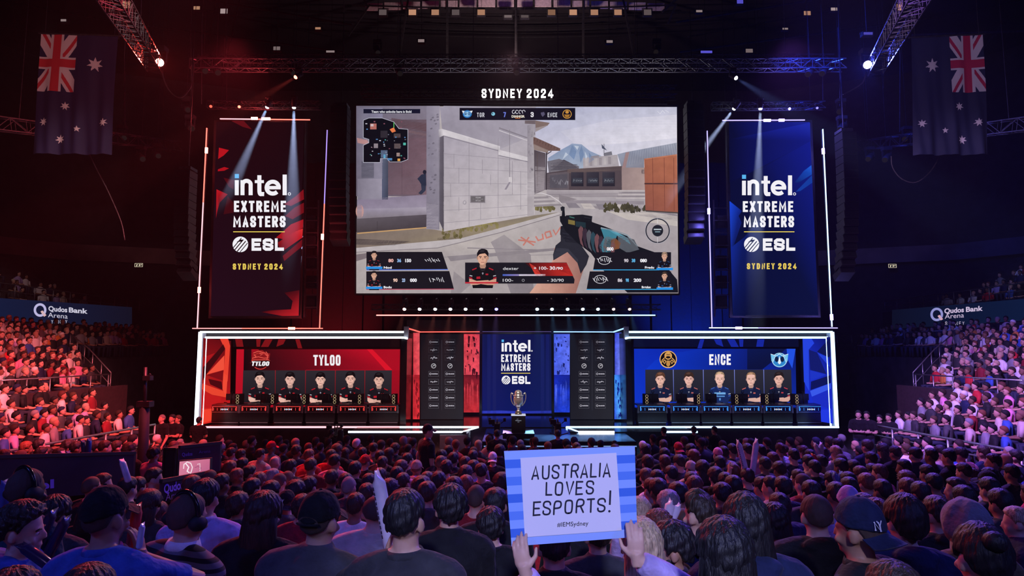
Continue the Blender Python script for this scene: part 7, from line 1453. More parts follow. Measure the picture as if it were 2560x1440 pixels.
A_(2416, 1316, 86, S_, 'black', 'jacket', 'olive', hat=('hood', 'grey'), lab='person in grey hood and olive jacket near the blue-side picture edge'); A_(2463, 1392, 104, BU, 'black', 'tee', 'black', Y=2.6, lab='dark head with glossy hair cut by the bottom edge below the grey hood'); A_(2553, 1306, 48, S_, 'blonde', 'jacket', 'navy', skin=0, yaw=.8, lab='blond boy in profile at the blue-side picture edge'); A_(2388, 1222, 40, S_, 'dark brown', 'jacket', 'charcoal', yaw=.95, skin=0, lab='man in profile looking towards the stage centre in the blue-side crowd'); A_(2363, 1279, 50, S_, 'auburn', 'jacket', 'black', yaw=.8, skin=0, lab='man with reddish hair and raised hand above the grey hood'); A_(2477, 1227, 40, S_, 'black', 'jacket', 'black'); A_(2524, 1263, 47, S_, 'black', 'jacket', 'charcoal'); A_(2197, 1230, 38, S_, 'black', 'jacket', 'black'); A_(2185, 1212, 34, S_, 'ginger', 'tee', 'black'); A_(2271, 1204, 33, K_, 'auburn', 'jacket', 'navy'); A_(2209, 1184, 31, S_, 'auburn', 'tee', 'maroon', yaw=.4); A_(2124, 1207, 31, S_, 'black', 'jacket', 'navy'); A_(2168, 1190, 30, S_, 'auburn', 'tee', 'black'); A_(2075, 1204, 33, S_, 'black', 'tee', 'black'); A_(2024, 1235, 42, S_, 'black', 'jacket', 'charcoal'); A_(2082, 1240, 40, S_, 'black', 'tee', 'charcoal'); A_(1957, 1222, 36, S_, 'black', 'tee', 'navy'); A_(1964, 1177, 29, S_, 'dark brown', 'hoodie', 'cream', lab='person in cream hoodie below the outer blue desk'); A_(2013, 1157, 27, S_, 'black', 'hoodie', 'beige'); A_(2042, 1170, 28, S_, 'black', 'jacket', 'black'); A_(2065, 1157, 27, S_, 'black', 'tee', 'navy'); A_(2107, 1170, 29, S_, 'black', 'tee', 'black'); A_(2134, 1170, 29, S_, 'black', 'tee', 'charcoal'); A_(2215, 1127, 24, L_, 'black', 'tee', 'black'); A_(2078, 1107, 21, S_, 'dark brown', 'tee', 'navy'); A_(2166, 1116, 23, S_, 'dark brown', 'jacket', 'navy', fat=1.25); A_(2104, 1113, 22, S_, 'black', 'tee', 'grey'); A_(2245, 1134, 25, S_, 'black', 'jacket', 'black'); A_(2302, 1138, 27, S_, 'black', 'jacket', 'navy', fat=1.2); A_(2268, 1169, 28, S_, 'black', 'jacket', 'charcoal', yaw=.9); A_(2327, 1141, 25, S_, 'black', 'tee', 'charcoal'); A_(2354, 1132, 25, S_, 'black', 'hoodie', 'cream', lab='person in pale cream hood under the blue-side arena name'); A_(2383, 1144, 26, S_, 'black', 'jacket', 'black'); A_(2415, 1138, 25, S_, 'black', 'hoodie', 'pink', lab='person in bright pink hoodie under the blue-side arena name'); A_(2454, 1132, 25, S_, 'dark brown', 'tee', 'navy'); A_(2479, 1155, 31, S_, 'dark brown', 'jacket', 'black', yaw=.5); A_(2527, 1152, 28, BD, 'black', 'jacket', 'black', skin=2); A_(2540, 1186, 31, S_, 'black', 'tee', 'charcoal'); A_(2471, 1195, 32, S_, 'black', 'jacket', 'black', yaw=.6); A_(2352, 1211, 34, S_, 'black', 'tee', 'charcoal'); A_(2546, 1144, 25, S_, 'black', 'tee', 'navy'); A_(2236, 1490, 78, S_, 'dark brown', 'tee', 'charcoal', Y=2.45, lab='blurred head just showing at the bottom edge below the navy cap')
A_(2320, 1186, 30, S_, 'black', 'tee', 'navy'); A_(2405, 1180, 30, S_, 'dark brown', 'tee', 'charcoal'); A_(2305, 1240, 42, S_, 'black', 'jacket', 'charcoal'); A_(2430, 1250, 44, S_, 'black', 'jacket', 'charcoal'); A_(2130, 1225, 38, S_, 'black', 'tee', 'charcoal'); A_(2000, 1196, 30, S_, 'dark brown', 'jacket', 'black'); A_(1985, 1140, 24, S_, 'black', 'tee', 'navy'); A_(1945, 1150, 25, S_, 'auburn', 'tee', 'charcoal')
A_(30, 1512, 80, M_, 'dark brown', 'hoodie', 'maroon', Y=2.5, lab='blurred dark head at the bottom corner under the boy in blue'); A_(215, 1520, 70, S_, 'dark brown', 'hoodie', 'blue', Y=2.3, lab='blurred blue-lit head just showing at the bottom edge below the black cap')

PEOPLE = []          # dicts: world place, look, label
def add_p(X, Y, z, sc, k): PEOPLE.append(dict(X=X, Y=Y, z=z, sc=sc, **k))
for (px, py, w, hs, hc, tk, tc, k) in P_:
    hw = .205 if k.get('hat') else (.19 if hs in (M_, K_, BO, L_) else .175)
    Yw, Yp = 1600 * hw / w, y_of(py); Y = k.get('Y') or (Yw if w >= 44 else .35 * Yw + .65 * Yp)
    h = at(px, py, Y); z0 = zf(Y); sc = max(.88, min(1.12, (h.z - z0) / HZ)); sc = sc if w < 60 else max(.92, min(1.06, Y / Yw))
    yaw = facing(h.x, Y) * .8 + k.get('yaw', rnd.uniform(-.25, .25))
    add_p(h.x, Y, h.z - HZ * sc, sc, dict(px=px, py=py, hair=(hs, hc), top=(tk, tc), skin=k.get('skin', rnd.choice((0, 0, 1, 1, 2, 3))), hat=k.get('hat'), yaw=yaw, pose=k.get('pose', 'sit'), fat=k.get('fat', rnd.uniform(.97, 1.12)), collar=k.get('collar'), phones=k.get('phones', False), eyes=k.get('eyes', False), lab=k.get('lab'), extra=k, tilt=rnd.uniform(-.05, .04), roll=rnd.uniform(-.05, .05)))
TOPS = ['black'] * 7 + ['charcoal'] * 6 + ['navy'] * 4 + ['white', 'white', 'grey', 'grey', 'maroon', 'maroon', 'pink', 'olive', 'blue', 'cream', 'lilac', 'dark teal', 'red', 'dark grey', 'dark grey']
def rand_look(r):
    hs = r.choice([S_] * 10 + [M_] * 3 + [B_] * 2 + [K_, K_, L_, L_, BO, TH, BD]); hc = r.choice(['black'] * 7 + ['dark brown'] * 6 + ['brown'] * 2 + ['ginger', 'auburn', 'grey', 'blonde'])
    hat = r.choice([None] * 11 + [('cap', r.choice(['black', 'navy', 'red', 'beige'])), ('backward cap', r.choice(['black', 'navy', 'grey', 'white']))])
    return dict(hair=(hs, hc), top=(r.choice(['tee', 'tee', 'hoodie', 'jacket']), r.choice(TOPS)), skin=r.choice((0, 0, 1, 1, 2, 3)), hat=hat, pose='sit', fat=r.uniform(.95, 1.15), collar=None, phones=False, eyes=False, lab=None, extra={}, tilt=r.uniform(-.05, .04), roll=r.uniform(-.05, .05))
r2 = random.Random(21); Yr = 4.9
while Yr < 18.7:
    n = int(11.2 / .57)
    for i in range(-n, n + 1):
        X = i * .57 + r2.uniform(-.07, .07) + (.28 if int(Yr * 10) % 2 else 0); Y = Yr + r2.uniform(-.10, .10); sc = r2.uniform(.92, 1.06); z = zf(Y); px, py = pix((X, Y, z + HZ * sc))
        if px < -30 or px > 2590 or abs(X) > 11.3: continue
        if Y > 18.3 and abs(X) < 4.5: continue
        if px < 560 and 7.2 < Y < 11.9 and not (Y < 8.2 and px > 250): continue      # aisle with the barriers
        if any(abs(p['X'] - X) < .47 and abs(p['Y'] - Y) < .62 for p in PEOPLE): continue
        if any(abs(p['px'] - px) < 18 and abs(p['py'] - py) < 10 for p in PEOPLE if p['py'] > 1110): continue
        if 1248 < px < 1610 and 3 < Y < 6.5: continue
        if r2.random() < .05: continue
        add_p(X, Y, z, sc, dict(rand_look(r2), px=px, py=py, yaw=facing(X, Y) * .8 + r2.uniform(-.3, .3)))
    Yr += .82
PEOPLE.sort(key=lambda p: p['Y'])
LIGHTS_TOPS = ['black'] * 7 + ['charcoal'] * 4 + ['navy'] * 2 + ['white'] * 4 + ['grey'] * 3 + ['cream'] * 2 + ['red', 'pink', 'maroon', 'blue', 'lilac', 'orange', 'dark grey']
SIDE = []
r3 = random.Random(33)
def seat_row(X, z, y0, y1, occ, step=.52):
    Y = y0
    while Y < y1:
        if r3.random() < occ:
            k = rand_look(r3); k['top'] = (k['top'][0], r3.choice(LIGHTS_TOPS)); k['yaw'] = facing(X, Y, 0, 26) + r3.uniform(-.25, .25) if Y < 24 else (1 if X > 0 else -1) * (PI / 2 + .25) + r3.uniform(-.25, .25)
            SIDE.append(dict(X=X + r3.uniform(-.08, .08), Y=Y + r3.uniform(-.08, .08), z=z, sc=r3.uniform(.93, 1.05), **k))
        Y += step
for s in (-1, 1):
    for k in range(4): x, z = lower_row(k); seat_row(s * x, z, (x - .4) / .83, 20.9 + .2 * k, .97, .46)
    for k in range(9): x, z = upper_row(k); seat_row(s * x, z, (x - .4) / .83, row_end(k) - .2, .96 if k < 6 else .92, .47)
    for k in range(6): x, z = tier_row(k); seat_row(s * x, z, (x - .4) / .83, 39 - 1.1 * k, .62 if k < 4 else .35, .56)
def sep():
    for it in range(14):
        moved = 0
        for i, a in enumerate(PEOPLE):
            for b in PEOPLE[i + 1:]:
                if abs(a['Y'] - b['Y']) > 1.2: continue
                dx, dy = abs(a['X'] - b['X']), abs(a['Y'] - b['Y'])
                if dx < .46 and dy < .50:
                    n_, f_ = (a, b) if a['py'] >= b['py'] else (b, a); d = (.52 - (f_['Y'] - n_['Y'])) / 2
                    d = min(.12, max(.02, d)); moved += 1
                    for p, e in ((n_, -d), (f_, d)):
                        k = (p['Y'] + e) / p['Y']; hz = p['z'] + HZ * p['sc']; p['X'] *= k; hz = CAMZ + (hz - CAMZ) * k; p['Y'] += e; p['z'] = hz - HZ * p['sc']
        if not moved: break
sep()
ALLP = [p for p in PEOPLE if not p.get('stand')]
IND = sorted(PEOPLE, key=lambda p: (p['lab'] is None, p['Y']))[:270]; ind_ids = set(id(p) for p in IND); REST = [p for p in PEOPLE if id(p) not in ind_ids] + SIDE
# ------------------------------------------------------------------ build the individuals
def to_local(o, p):
    e = o if not isinstance(o, dict) else None
    return p
def local_pose(pd, targets):
    """seated pose whose hands reach world points: targets {side: (wrist, finger dir, palm normal, elbow hint)}"""
    base = dict(arms_of('sit')); R_ = (Matrix.Translation((pd['X'], pd['Y'], pd['z'])) @ Euler((pd['tilt'], pd['roll'], pd['yaw'])).to_matrix().to_4x4() @ Matrix.Diagonal((pd['sc'] * pd['fat'], pd['sc'], pd['sc'], 1))).inverted(); r3_ = R_.to_3x3()
    for s, (w, fd, pn, eh) in targets.items():
        W_ = R_ @ Vector(w); sh = Vector((s * .208, -.012, .937)); mid = (sh + W_) / 2; d = W_ - sh; L = .60; bend = math.sqrt(max(.0, (L / 2) ** 2 - (min(d.length, L * .98) / 2) ** 2)); hint = Vector(eh); hint = (hint - d * (hint.dot(d) / d.length_squared)).normalized()
        base[s] = (tuple(sh), tuple(mid + hint * bend), tuple(W_), tuple(r3_ @ Vector(fd)), tuple(r3_ @ Vector(pn)))
    return base
COLS = [(30, 'the red-side arena name'), (100, 'the red-side bank name'), (185, 'the red-side flag'), (262, 'the outer red-side flag edge'), (320, 'the sloping stair rail'), (362, 'the dark mast'), (424, 'the equipment cabinet'), (490, 'the pink monitor'), (545, 'the outer red booth desk'), (600, 'the second red desk'), (650, 'the first red portrait'), (725, 'the second red portrait'), (800, 'the middle red portrait'), (876, 'the fourth red portrait'), (950, 'the fifth red portrait'), (1010, 'the red lit fin'), (1060, 'the red lit column'), (1103, 'the red-side logo banner'), (1150, 'the pale stage block'), (1190, 'the red weathered panel'), (1243, 'the red-side broadcast camera'), (1296, 'the trophy'), (1350, 'the centre lettering'), (1405, 'the blue weathered panel'), (1460, 'the blue-side logo banner'), (1520, 'the blue lit column'), (1575, 'the golden lit fin'), (1625, 'the golden team emblem'), (1660, 'the first blue portrait'), (1722, 'the second blue portrait'), (1797, 'the middle blue portrait'), (1874, 'the fourth blue portrait'), (1945, 'the fifth blue portrait'), (2022, 'the outer blue desk'), (2085, 'the blue booth outer frame'), (2150, 'the glaring blue lamp'), (2200, 'the two standing crew'), (2250, 'the blue-side exit sign'), (2300, 'the inner blue-side flag edge'), (2371, 'the blue-side flag'), (2420, 'the blue-side bank name'), (2480, 'the outer blue-side flag edge'), (2535, 'the outer blue-side exit sign')]
NUM = ['bottommost', 'second', 'third', 'fourth', 'fifth', 'sixth', 'seventh', 'eighth', 'ninth', 'tenth', 'eleventh', 'twelfth', 'thirteenth', 'fourteenth', 'fifteenth', 'sixteenth', 'seventeenth', 'eighteenth', 'nineteenth', 'twentieth']
HN = {S_: 'short', M_: 'tousled', B_: 'cropped', K_: 'curly', Q_: 'swept-up', L_: 'long', BU: 'tied-up', BO: 'bowl-cut', TH: 'thinning'}
GN = {'tee': 'shirt', 'hoodie': 'hoodie', 'jacket': 'jacket'}
bycol = {}
for p in IND:
    c = min(range(len(COLS)), key=lambda i: abs(COLS[i][0] - p['px'])); bycol.setdefault(c, []).append(p)
for c, ps in bycol.items():
    ps.sort(key=lambda p: -p['py'])
    for i, p in enumerate(ps):
        if p['lab']: continue
        h = '%s %s' % (p['hat'][1], p['hat'][0]) if p['hat'] else ('bald head' if p['hair'][0] == BD else '%s %s hair' % (HN[p['hair'][0]], p['hair'][1]))
        p['lab'] = '%s, %s %s, %s head up under %s' % (h, p['top'][1], GN[p['top'][0]], NUM[min(i, 19)], COLS[c][1])
# hands that hold things
STK = {}
for p in IND:
    if p['pose'] == 'stickR': p['pose'] = local_pose(p, {1: (at(352, 1392, p['Y'] + .10), (-.25, .1, 1), (-1, .1, 0), (1, 0, -.6))}); p['pk'] = 'stickR'
    elif p['pose'] == 'stickL': p['pose'] = local_pose(p, {-1: (at(968, 1400, p['Y'] + .22), (.1, .1, 1), (1, 0, 0), (-1, 0, -.6))}); p['pk'] = 'stickL'
SIGN_Y = 2.80
holder = dict(X=at(1606, 1372, 3.02).x, Y=3.02, z=at(1606, 1372, 3.02).z - HZ * .97, sc=.97, px=1606, py=1372, hair=(L_, 'blonde'), top=('jacket', 'lilac'), skin=0, hat=None, yaw=.12, fat=.95, collar=None, phones=False, eyes=False, lab='blonde long-haired person holding up the handmade sign with both hands', extra={}, tilt=0, roll=0)
holder['pose'] = local_pose(holder, {1: (at(1592, 1398, SIGN_Y - .07), (-.05, .05, 1), (.1, 1, .1), (1, -.3, -.5)), -1: (at(1312, 1428, SIGN_Y - .06), (-.22, .1, 1), (.2, 1, .1), (-1, -.2, -.6))}); holder['pk'] = 'holder'
IND.append(holder)
for p in IND:
    hi = p['Y'] < 5.0
    o = person((p['X'], p['Y'], p['z']), p['sc'], p['yaw'], p['tilt'], p['hair'], p['top'], p['skin'], p['hat'], p['pose'], hi, p['collar'], p['fat'], p.get('pk'), p['phones'], p['eyes'], p['roll'])
    tag(o, p['lab'], 'person', 'seated spectators on the arena floor'); p['o'] = o; ex = p['extra']
    if ex.get('logo'):
        cp = [c for c in o.children if c.name.startswith('cap')][0]; b = MB(); az0 = 180 if ex['logo'] == 1 else 203
        for ln in ([(-.5, -.5), (-.5, .55), (.1, -.5), (.1, .55)], [(-.15, .7), (.22, .1), (.22, -.65)], [(.60, .7), (.22, .1)], [(-.62, -.5), (-.38, -.5)], [(-.62, .55), (-.42, .55)], [(.1, -.65), (.34, -.65)]):
            for q in stroke(ln, .15):
                vs = []
                for pt in q:
                    az, el = math.radians(az0 - pt.x * 15), math.radians(14 + pt.y * 15); d = Vector((math.cos(el) * math.sin(az), math.cos(el) * math.cos(az), math.sin(el))); rs = 1 / math.sqrt((d.x / SKR[0]) ** 2 + (d.y / SKR[1]) ** 2 + (d.z / SKR[2]) ** 2); vs.append(SKC + d * (rs + .020 + .004))
                b.add(vs, [(0, 1, 2, 3)])
        b.build('embroidery', mat('white_thread', (.75, .75, .78), .7, bump=.3, nscale=200), cp)
    if ex.get('strap'):
        cp = [c for c in o.children if c.name.startswith('cap')][0]; b = MB()
        def dome(az, el, t):
            a, e_ = math.radians(az), math.radians(el); d = Vector((math.cos(e_) * math.sin(a), math.cos(e_) * math.cos(a), math.sin(e_))); rs = 1 / math.sqrt((d.x / SKR[0]) ** 2 + (d.y / SKR[1]) ** 2 + (d.z / SKR[2]) ** 2); return SKC + d * (rs + t)
        vs = [dome(180 + 26 * math.cos(PI * k / 12), -4 + 17 * math.sin(PI * k / 12), .0165) for k in range(13)]; b.add(vs, [tuple(range(13))]); b.build('strap_opening', mat('cropped_hair', (.10, .07, .055), .7, noise=.3, nscale=60), cp)
        MB().tube([dome(180 + a, -6, .020) for a in range(-30, 31, 6)], .006, 6).build('strap', CM['black'], cp, True)
    if ex.get('beard'):
        vs, fs = [], []; ob('beard', (lambda: (lambda m: (m.materials.append(None), m)[1])(MB().ell((0, .062, 1.10), (.053, .052, .052), 20, 12).ell((0, .03, 1.125), (.071, .045, .055), 20, 12).mesh('beard', True)))(), HM['black'], o)
def back_print(lab_part, strokes, col, w, zc):
    p = [q for q in IND if lab_part in q['lab']][0]; b = MB()
    for ln, t in strokes:
        for q in stroke(ln, t): b.add([(pt.x * w, -.165 + .006 * abs(pt.x * 3), zc + pt.y * w) for pt in q], [(0, 1, 2, 3)])
    b.build('back_print', mat('print_' + col, (.6, .6, .65) if col == 'white' else (.3, .3, .4), .6), p['o'])
back_print('small print on the back', [([(-.9, .1), (-.6, .4), (-.3, .1), (-.6, -.2), (-.9, .1)], .08), ([(-.2, .3), (0, -.1), (.2, .3)], .07), ([(.25, .3), (.6, .3), (.25, -.1), (.6, -.1)], .07), ([(-.7, -.5), (.4, -.5)], .06)], 'grey', .06, .80)
back_print('white back print', [([(-1, 0), (-.8, .3), (-.6, -.1), (-.4, .3)], .12), ([(-.2, .2), (0, -.1), (.2, .3), (.4, 0)], .12), ([(.6, .3), (1, .3)], .12), ([(.8, .3), (.8, -.2)], .12)], 'white', .13, .78)

# the handmade sign
o = thing('handmade_sign', 'handmade sign on striped blue board with black handwriting, held over the crowd', 'sign', at(1430, 1240, SIGN_Y))
BP = mat('painted_board', (.5, .5, .5), .75); _t = BP.node_tree; _a = _t.nodes.new('ShaderNodeAttribute'); _a.attribute_name = 'Col'; _t.links.new(_a.outputs['Color'], _t.nodes['Principled BSDF'].inputs['Base Color'])
cor = ((1260, 1128), (1587, 1116), (1593, 1342), (1279, 1366))
q = [at(*c, SIGN_Y + .002) for c in cor]; b = LB(); b.add(q + [v + Vector((0, .008, 0)) for v in q], [(0, 1, 2, 3), (7, 6, 5, 4), (0, 4, 5, 1), (1, 5, 6, 2), (2, 6, 7, 3), (3, 7, 4, 0)]); b.done('board', mat('board_card', (.15, .28, .75), .8, noise=.1), o)
def bl(u, v, cc): return tuple(cc[0][i] * (1 - u) * (1 - v) + cc[1][i] * u * (1 - v) + cc[2][i] * u * v + cc[3][i] * (1 - u) * v for i in (0, 1))
a = Art(SIGN_Y, .0008); a.up(); rr = random.Random(8); cl = [(.34, .52, .96), (.06, .20, .74), (.24, .42, .92), (.10, .26, .80), (.30, .48, .95), (.05, .18, .70), (.26, .44, .93), (.12, .28, .82), (.28, .46, .94), (.05, .17, .68), (.34, .50, .92)]
for k in range(11): a.poly([bl(0, k / 11, cor), bl(1, k / 11, cor), bl(1, (k + 1) / 11, cor), bl(0, (k + 1) / 11, cor)], cl[k])
a.build('painted_stripes', BP, o).location = -rel(o)
inn = ((1301, 1145), (1541, 1132), (1554, 1326), (1312, 1343)); a = Art(SIGN_Y - .003, .0008); a.poly(inn, (.80, .77, .84)); sheet = a.build('paper_sheet', BP, o); sheet.location = -rel(o)
a = Art(SIGN_Y - .0045, .0006); INK = (.012, .014, .03)
def hw(txt, x0, yb0, x1, yb1, h0, t, r_, slant=.04, ratio=.62):
    w = sum(G[c][0] * ratio for c in txt) + .17 * (len(txt) - 1); x = 0.0; base = a.lay; i_ = 0
    for c in txt:
        gw = G[c][0] * ratio; jx, jy = r_.uniform(-.03, .03), r_.uniform(-.03, .03)
        for ln in G[c][1]:
            p = [Vector((x + t / 2 + u * (gw - t) + slant * v + jx + r_.uniform(-.012, .012), t / 2 + v * (1 - t) + jy + r_.uniform(-.012, .012))) for u, v in ln]
            if c in 'SOUPRCDB' and len(p) > 3:
                for _ in range(3): p = [p[0]] + [q for k in range(len(p) - 1) for q in (p[k].lerp(p[k + 1], .25), p[k].lerp(p[k + 1], .75))][(0 if c == 'O' else 1):] + [p[-1]]
            P = [(x0 + (x1 - x0) * q.x / w, yb0 + (yb1 - yb0) * q.x / w - q.y * h0) for q in p]; i_ += 1; a.lay = base + .35 * (i_ % 3)
            for qd in stroke(P, t * h0): a.poly(qd, INK)
            a.lay += .15
            for e in (P[0], P[-1]): a.ell(e[0], e[1], t * h0 * .5, t * h0 * .5, INK, 10)
        x += gw + .17
    a.lay = base
rr = random.Random(3); hw('AUSTRALIA', 1329, 1200, 1526, 1192, 36, .11, rr); hw('LOVES', 1363, 1240, 1484, 1235, 35, .115, rr); hw('ESPORTS', 1331, 1291, 1513, 1279, 36, .115, rr)
a.line([(1526, 1226), (1524.5, 1262)], 4.6, INK); a.ell(1523.5, 1278, 3, 3, INK, 12)
a.text('#IEMSydney', 1393, 1317, 11.5, INK, 1471, 0, sh=-.05); a.build('lettering', BP, sheet)

# inflatable sticks
ST = {n: mat('stick_' + n, c, .22, noise=.12, nscale=14, spec=.6) for n, c in (('white', (.62, .58, .68)), ('red', (.55, .03, .04)), ('dark', (.03, .02, .06)), ('blue', (.06, .10, .35)))}
def stick(x0, y0, x1, y1, Y, c, lab, r=.034, dY=0.0, marks=True):
    A, Bq = at(x1, y1, Y), at(x0, y0, Y + dY); d = (Bq - A); L = d.length; o = empty('inflatable_stick', A, lab, 'inflatable stick', 'inflatable clapper sticks'); R4 = d.to_track_quat('Z', 'Y').to_matrix().to_4x4(); n = 20
    vs, fs = [], []; prof = [(0, r * .5, r * .12), (.03, r * .9, r * .6), (.08, r, r), (.5, r, r), (.90, r, r * .97), (.955, r * 1.15, r * .5), (1.0, r * 1.25, r * .06)]
    for t, rx, ry in prof:
        for k in range(n):
            q = 2 * PI * k / n; vs.append(R4 @ Vector((rx * math.cos(q), ry * math.sin(q), t * L + (.028 * abs(math.cos(q)) * r / .034 if t == 1.0 else 0))))
    for i in range(len(prof) - 1):
        for k in range(n): fs.append((i * n + k, i * n + (k + 1) % n, (i + 1) * n + (k + 1) % n, (i + 1) * n + k))
    fs.append(tuple(range(n - 1, -1, -1))); fs.append(tuple((len(prof) - 1) * n + k for k in range(n))); MB().add(vs, fs).build('tube', ST[c], o, True)
    if marks:
        b = MB()
        for k in range(11):
            z = L * (.28 + .055 * k); q0 = -PI / 2 + .75
            p = [R4 @ Vector(((r + .001) * math.cos(q0 + e), (r + .001) * math.sin(q0 + e), z + f)) for e, f in ((-.15, 0), (.15, 0), (.15, .018), (-.15, .010 if k % 2 else .018))]; b.add(p, [(0, 1, 2, 3)])
        b.build('printed_marks', mat('stick_print', (.03, .02, .05), .5) if c == 'white' else mat('stick_print_light', (.4, .35, .5), .5), o)
    return o
stick(943, 1186, 983, 1402, 3.42, 'white', 'tall lilac-white stick in the middle of the crowd, before the neat black hair', .036)
stick(344, 1268, 322, 1400, 3.25, 'red', 'red stick raised beside the black cap on the red side', .026)
stick(356, 1312, 347, 1372, 3.1, 'white', 'short pale stick next to the red stick', .014, 0, False)
stick(132, 1280, 84, 1385, 3.7, 'dark', 'dark glossy stick leaning outward above the boy in blue', .028); stick(165, 1298, 112, 1402, 3.6, 'dark', 'second dark glossy stick, printed, beside the round black hair', .028); stick(55, 1364, 150, 1432, 3.2, 'dark', 'dark stick lying low across the bottom red-side corner', .026)
stick(305, 1152, 322, 1206, 7.2, 'white', 'printed pale stick leaning before the long dark barrier', .034); stick(13, 1206, 8, 1270, 4.6, 'blue', 'blue stick at the red-side picture edge', .03)
stick(1845, 1104, 1867, 1186, 9.4, 'white', 'white stick leaning, held up below the fifth blue portrait', .042); stick(1891, 1101, 1881, 1188, 9.4, 'white', 'upright white printed stick, held up below the fifth blue portrait', .042)
stick(1676, 1256, 1664, 1318, 5.2, 'white', 'white printed stick forming a V before the grey hair', .038); stick(1697, 1264, 1681, 1300, 5.2, 'white', 'shorter white stick of the V before the grey hair', .03)
stick(207, 1104, 211, 1134, 11.5, 'blue', 'pale blue stick behind the long barrier', .04, 0, False); stick(223, 1099, 220, 1134, 11.5, 'blue', 'taller pale blue stick behind the long barrier', .045, 0, False); stick(157, 1131, 166, 1174, 10.5, 'white', 'pale stick held beside the red T-shirt', .04, 0, False); stick(170, 1131, 173, 1174, 10.5, 'blue', 'blue stick held beside the red T-shirt', .04, 0, False)
stick(2038, 1110, 2048, 1136, 13, 'white', 'small white stick under the outer blue desk', .045, 0, False); stick(2053, 1109, 2054, 1142, 13, 'white', 'small upright white stick under the outer blue desk', .045, 0, False); stick(2031, 1136, 2048, 1162, 11.5, 'red', 'reddish stick slanting under the outer blue desk', .04, 0, False); stick(2085, 1184, 2101, 1226, 9, 'blue', 'dark blue stick slanting above the lilac beanie', .04); stick(2103, 1182, 2107, 1218, 9, 'blue', 'second dark blue stick above the lilac beanie', .04)

# folding chairs whose backs show between the near rows
CH = mat('chair_black_plastic', (.015, .014, .018), .35, noise=.2)
def fold_chair(p, lab):
    o = empty('folding_chair', (p['X'], p['Y'], p['z']), lab, 'chair', 'folding chairs on the arena floor', facing(p['X'], p['Y']) * .8)
    MB().box((0, .02, .425), (.42, .40, .03)).build('seat', CH, o)
    b = MB(); vs = []; n = 12
    for lay in (0, 1):
        for j, (z, w) in enumerate(((.56, .20), (.72, .215), (.80, .20), (.83, .14))):
            for i in range(n + 1):
                t = -1 + 2 * i / n; vs.append((w * t, -.245 + .06 * t * t - .02 * lay - .03 * (z - .56), z - .03 * t * t * (j == 3)))
    m = (n + 1); q = 4 * m; fs = []
    for j in range(3):
        for i in range(n): a_ = j * m + i; fs.append((a_, a_ + 1, a_ + m + 1, a_ + m)); fs.append((q + a_, q + a_ + m, q + a_ + m + 1, q + a_ + 1))
    ed = [i for i in range(n)] + [j * m + n for j in range(3)] + [3 * m + i for i in range(n, 0, -1)] + [j * m for j in range(3, 0, -1)]
    for a_, c_ in zip(ed, ed[1:] + ed[:1]): fs.append((a_, q + a_, q + c_, c_))
    b.add(vs, fs).build('backrest', CH, o, True)
    for s in (-1, 1):
        MB().tube([(s * .21, .22, .0), (s * .215, -.20, .60), (s * .21, -.24, .80)], .011, 6).build('leg', STEEL, o, True); MB().tube([(s * .195, -.22, .0), (s * .20, .16, .42)], .011, 6).build('leg', STEEL, o, True)
for key, lab in (('small print on the back', 'black chair back under the long-haired person with the print'), ('cream T-shirt', 'black chair back below the cream T-shirt'), ('white T-shirt beside', 'black chair back below the white T-shirt beside the plain cap'), ('pale lilac shirt', 'black chair behind the striped jersey, under the lilac shirt'), ('navy hoodie, hood folded', 'black chair under the navy hoodie with folded hood'), ('reddish grey hair', 'black chair back under the reddish grey haired man'), ('cream hoodie below', 'black chair back under the cream hoodie'), ('bright pink hoodie', 'black chair back under the bright pink hoodie'), ('broad man in maroon', 'black chair back under the broad maroon shirt')):
    fold_chair([q for q in IND if key in q['lab']][0], lab)

# crew: standing people and broadcast cameras
def crew(px, py, Y, lab, pose='stand', top=('tee', 'black'), hair=(S_, 'black'), yaw=0.0, skin=1, hat=None):
    h = at(px, py, Y); sc = (h.z - zf(Y)) / (HZ + .5); sc = max(.9, min(1.1, sc))
    o = person((h.x, Y, h.z - (HZ + .5) * sc), sc, yaw, 0, hair, top, skin, hat, pose, False); return tag(o, lab, 'person', 'standing crew members')
crew(1068, 1078, 12.8, 'standing man in black T-shirt with white print beside the pale stage block', yaw=-1.0, skin=1, hat=('cap', 'black'))
crew(497, 1052, 20.5, 'standing silhouetted crew member before the outer frame of the red booth', 'fold'); crew(828, 1082, 19.5, 'standing camera operator below the fourth red desk', 'camera', yaw=-.5); crew(851, 1084, 19.5, 'second standing crew member beside the camera below the fourth red desk', 'fold', hair=(L_, 'black'), yaw=.3)
crew(1660, 1078, 19.0, 'standing crew member under the first blue portrait', 'stand', yaw=.2); crew(1735, 1076, 19.3, 'standing crew member under the second blue portrait', 'fold'); crew(1787, 1076, 19.3, 'camera operator under the middle blue portrait', 'camera', yaw=.6)
crew(406, 1046, 20.0, 'standing person by the red side rail near the dark mast', 'stand', yaw=2.6, hair=(TH, 'grey'), skin=0); crew(431, 1046, 20.2, 'crew member by the equipment near the red booth frame', 'fold', yaw=2.9); crew(446, 1048, 20.4, 'second crew member by the equipment near the red booth frame', 'fold', yaw=2.5, hair=(S_, 'brown'))
crew(2146, 1036, 21.0, 'crew member in black shirt with folded arms by the blue booth', 'fold', yaw=2.6, skin=0); crew(2167, 1038, 21.0, 'second crew member in black shirt with folded arms by the blue booth', 'fold', yaw=2.4); crew(2199, 1046, 21.2, 'third standing person near the blue side rail', 'stand', yaw=2.2, skin=0); crew(2222, 1043, 21.0, 'fourth standing person near the blue side rail', 'fold', yaw=2.0)
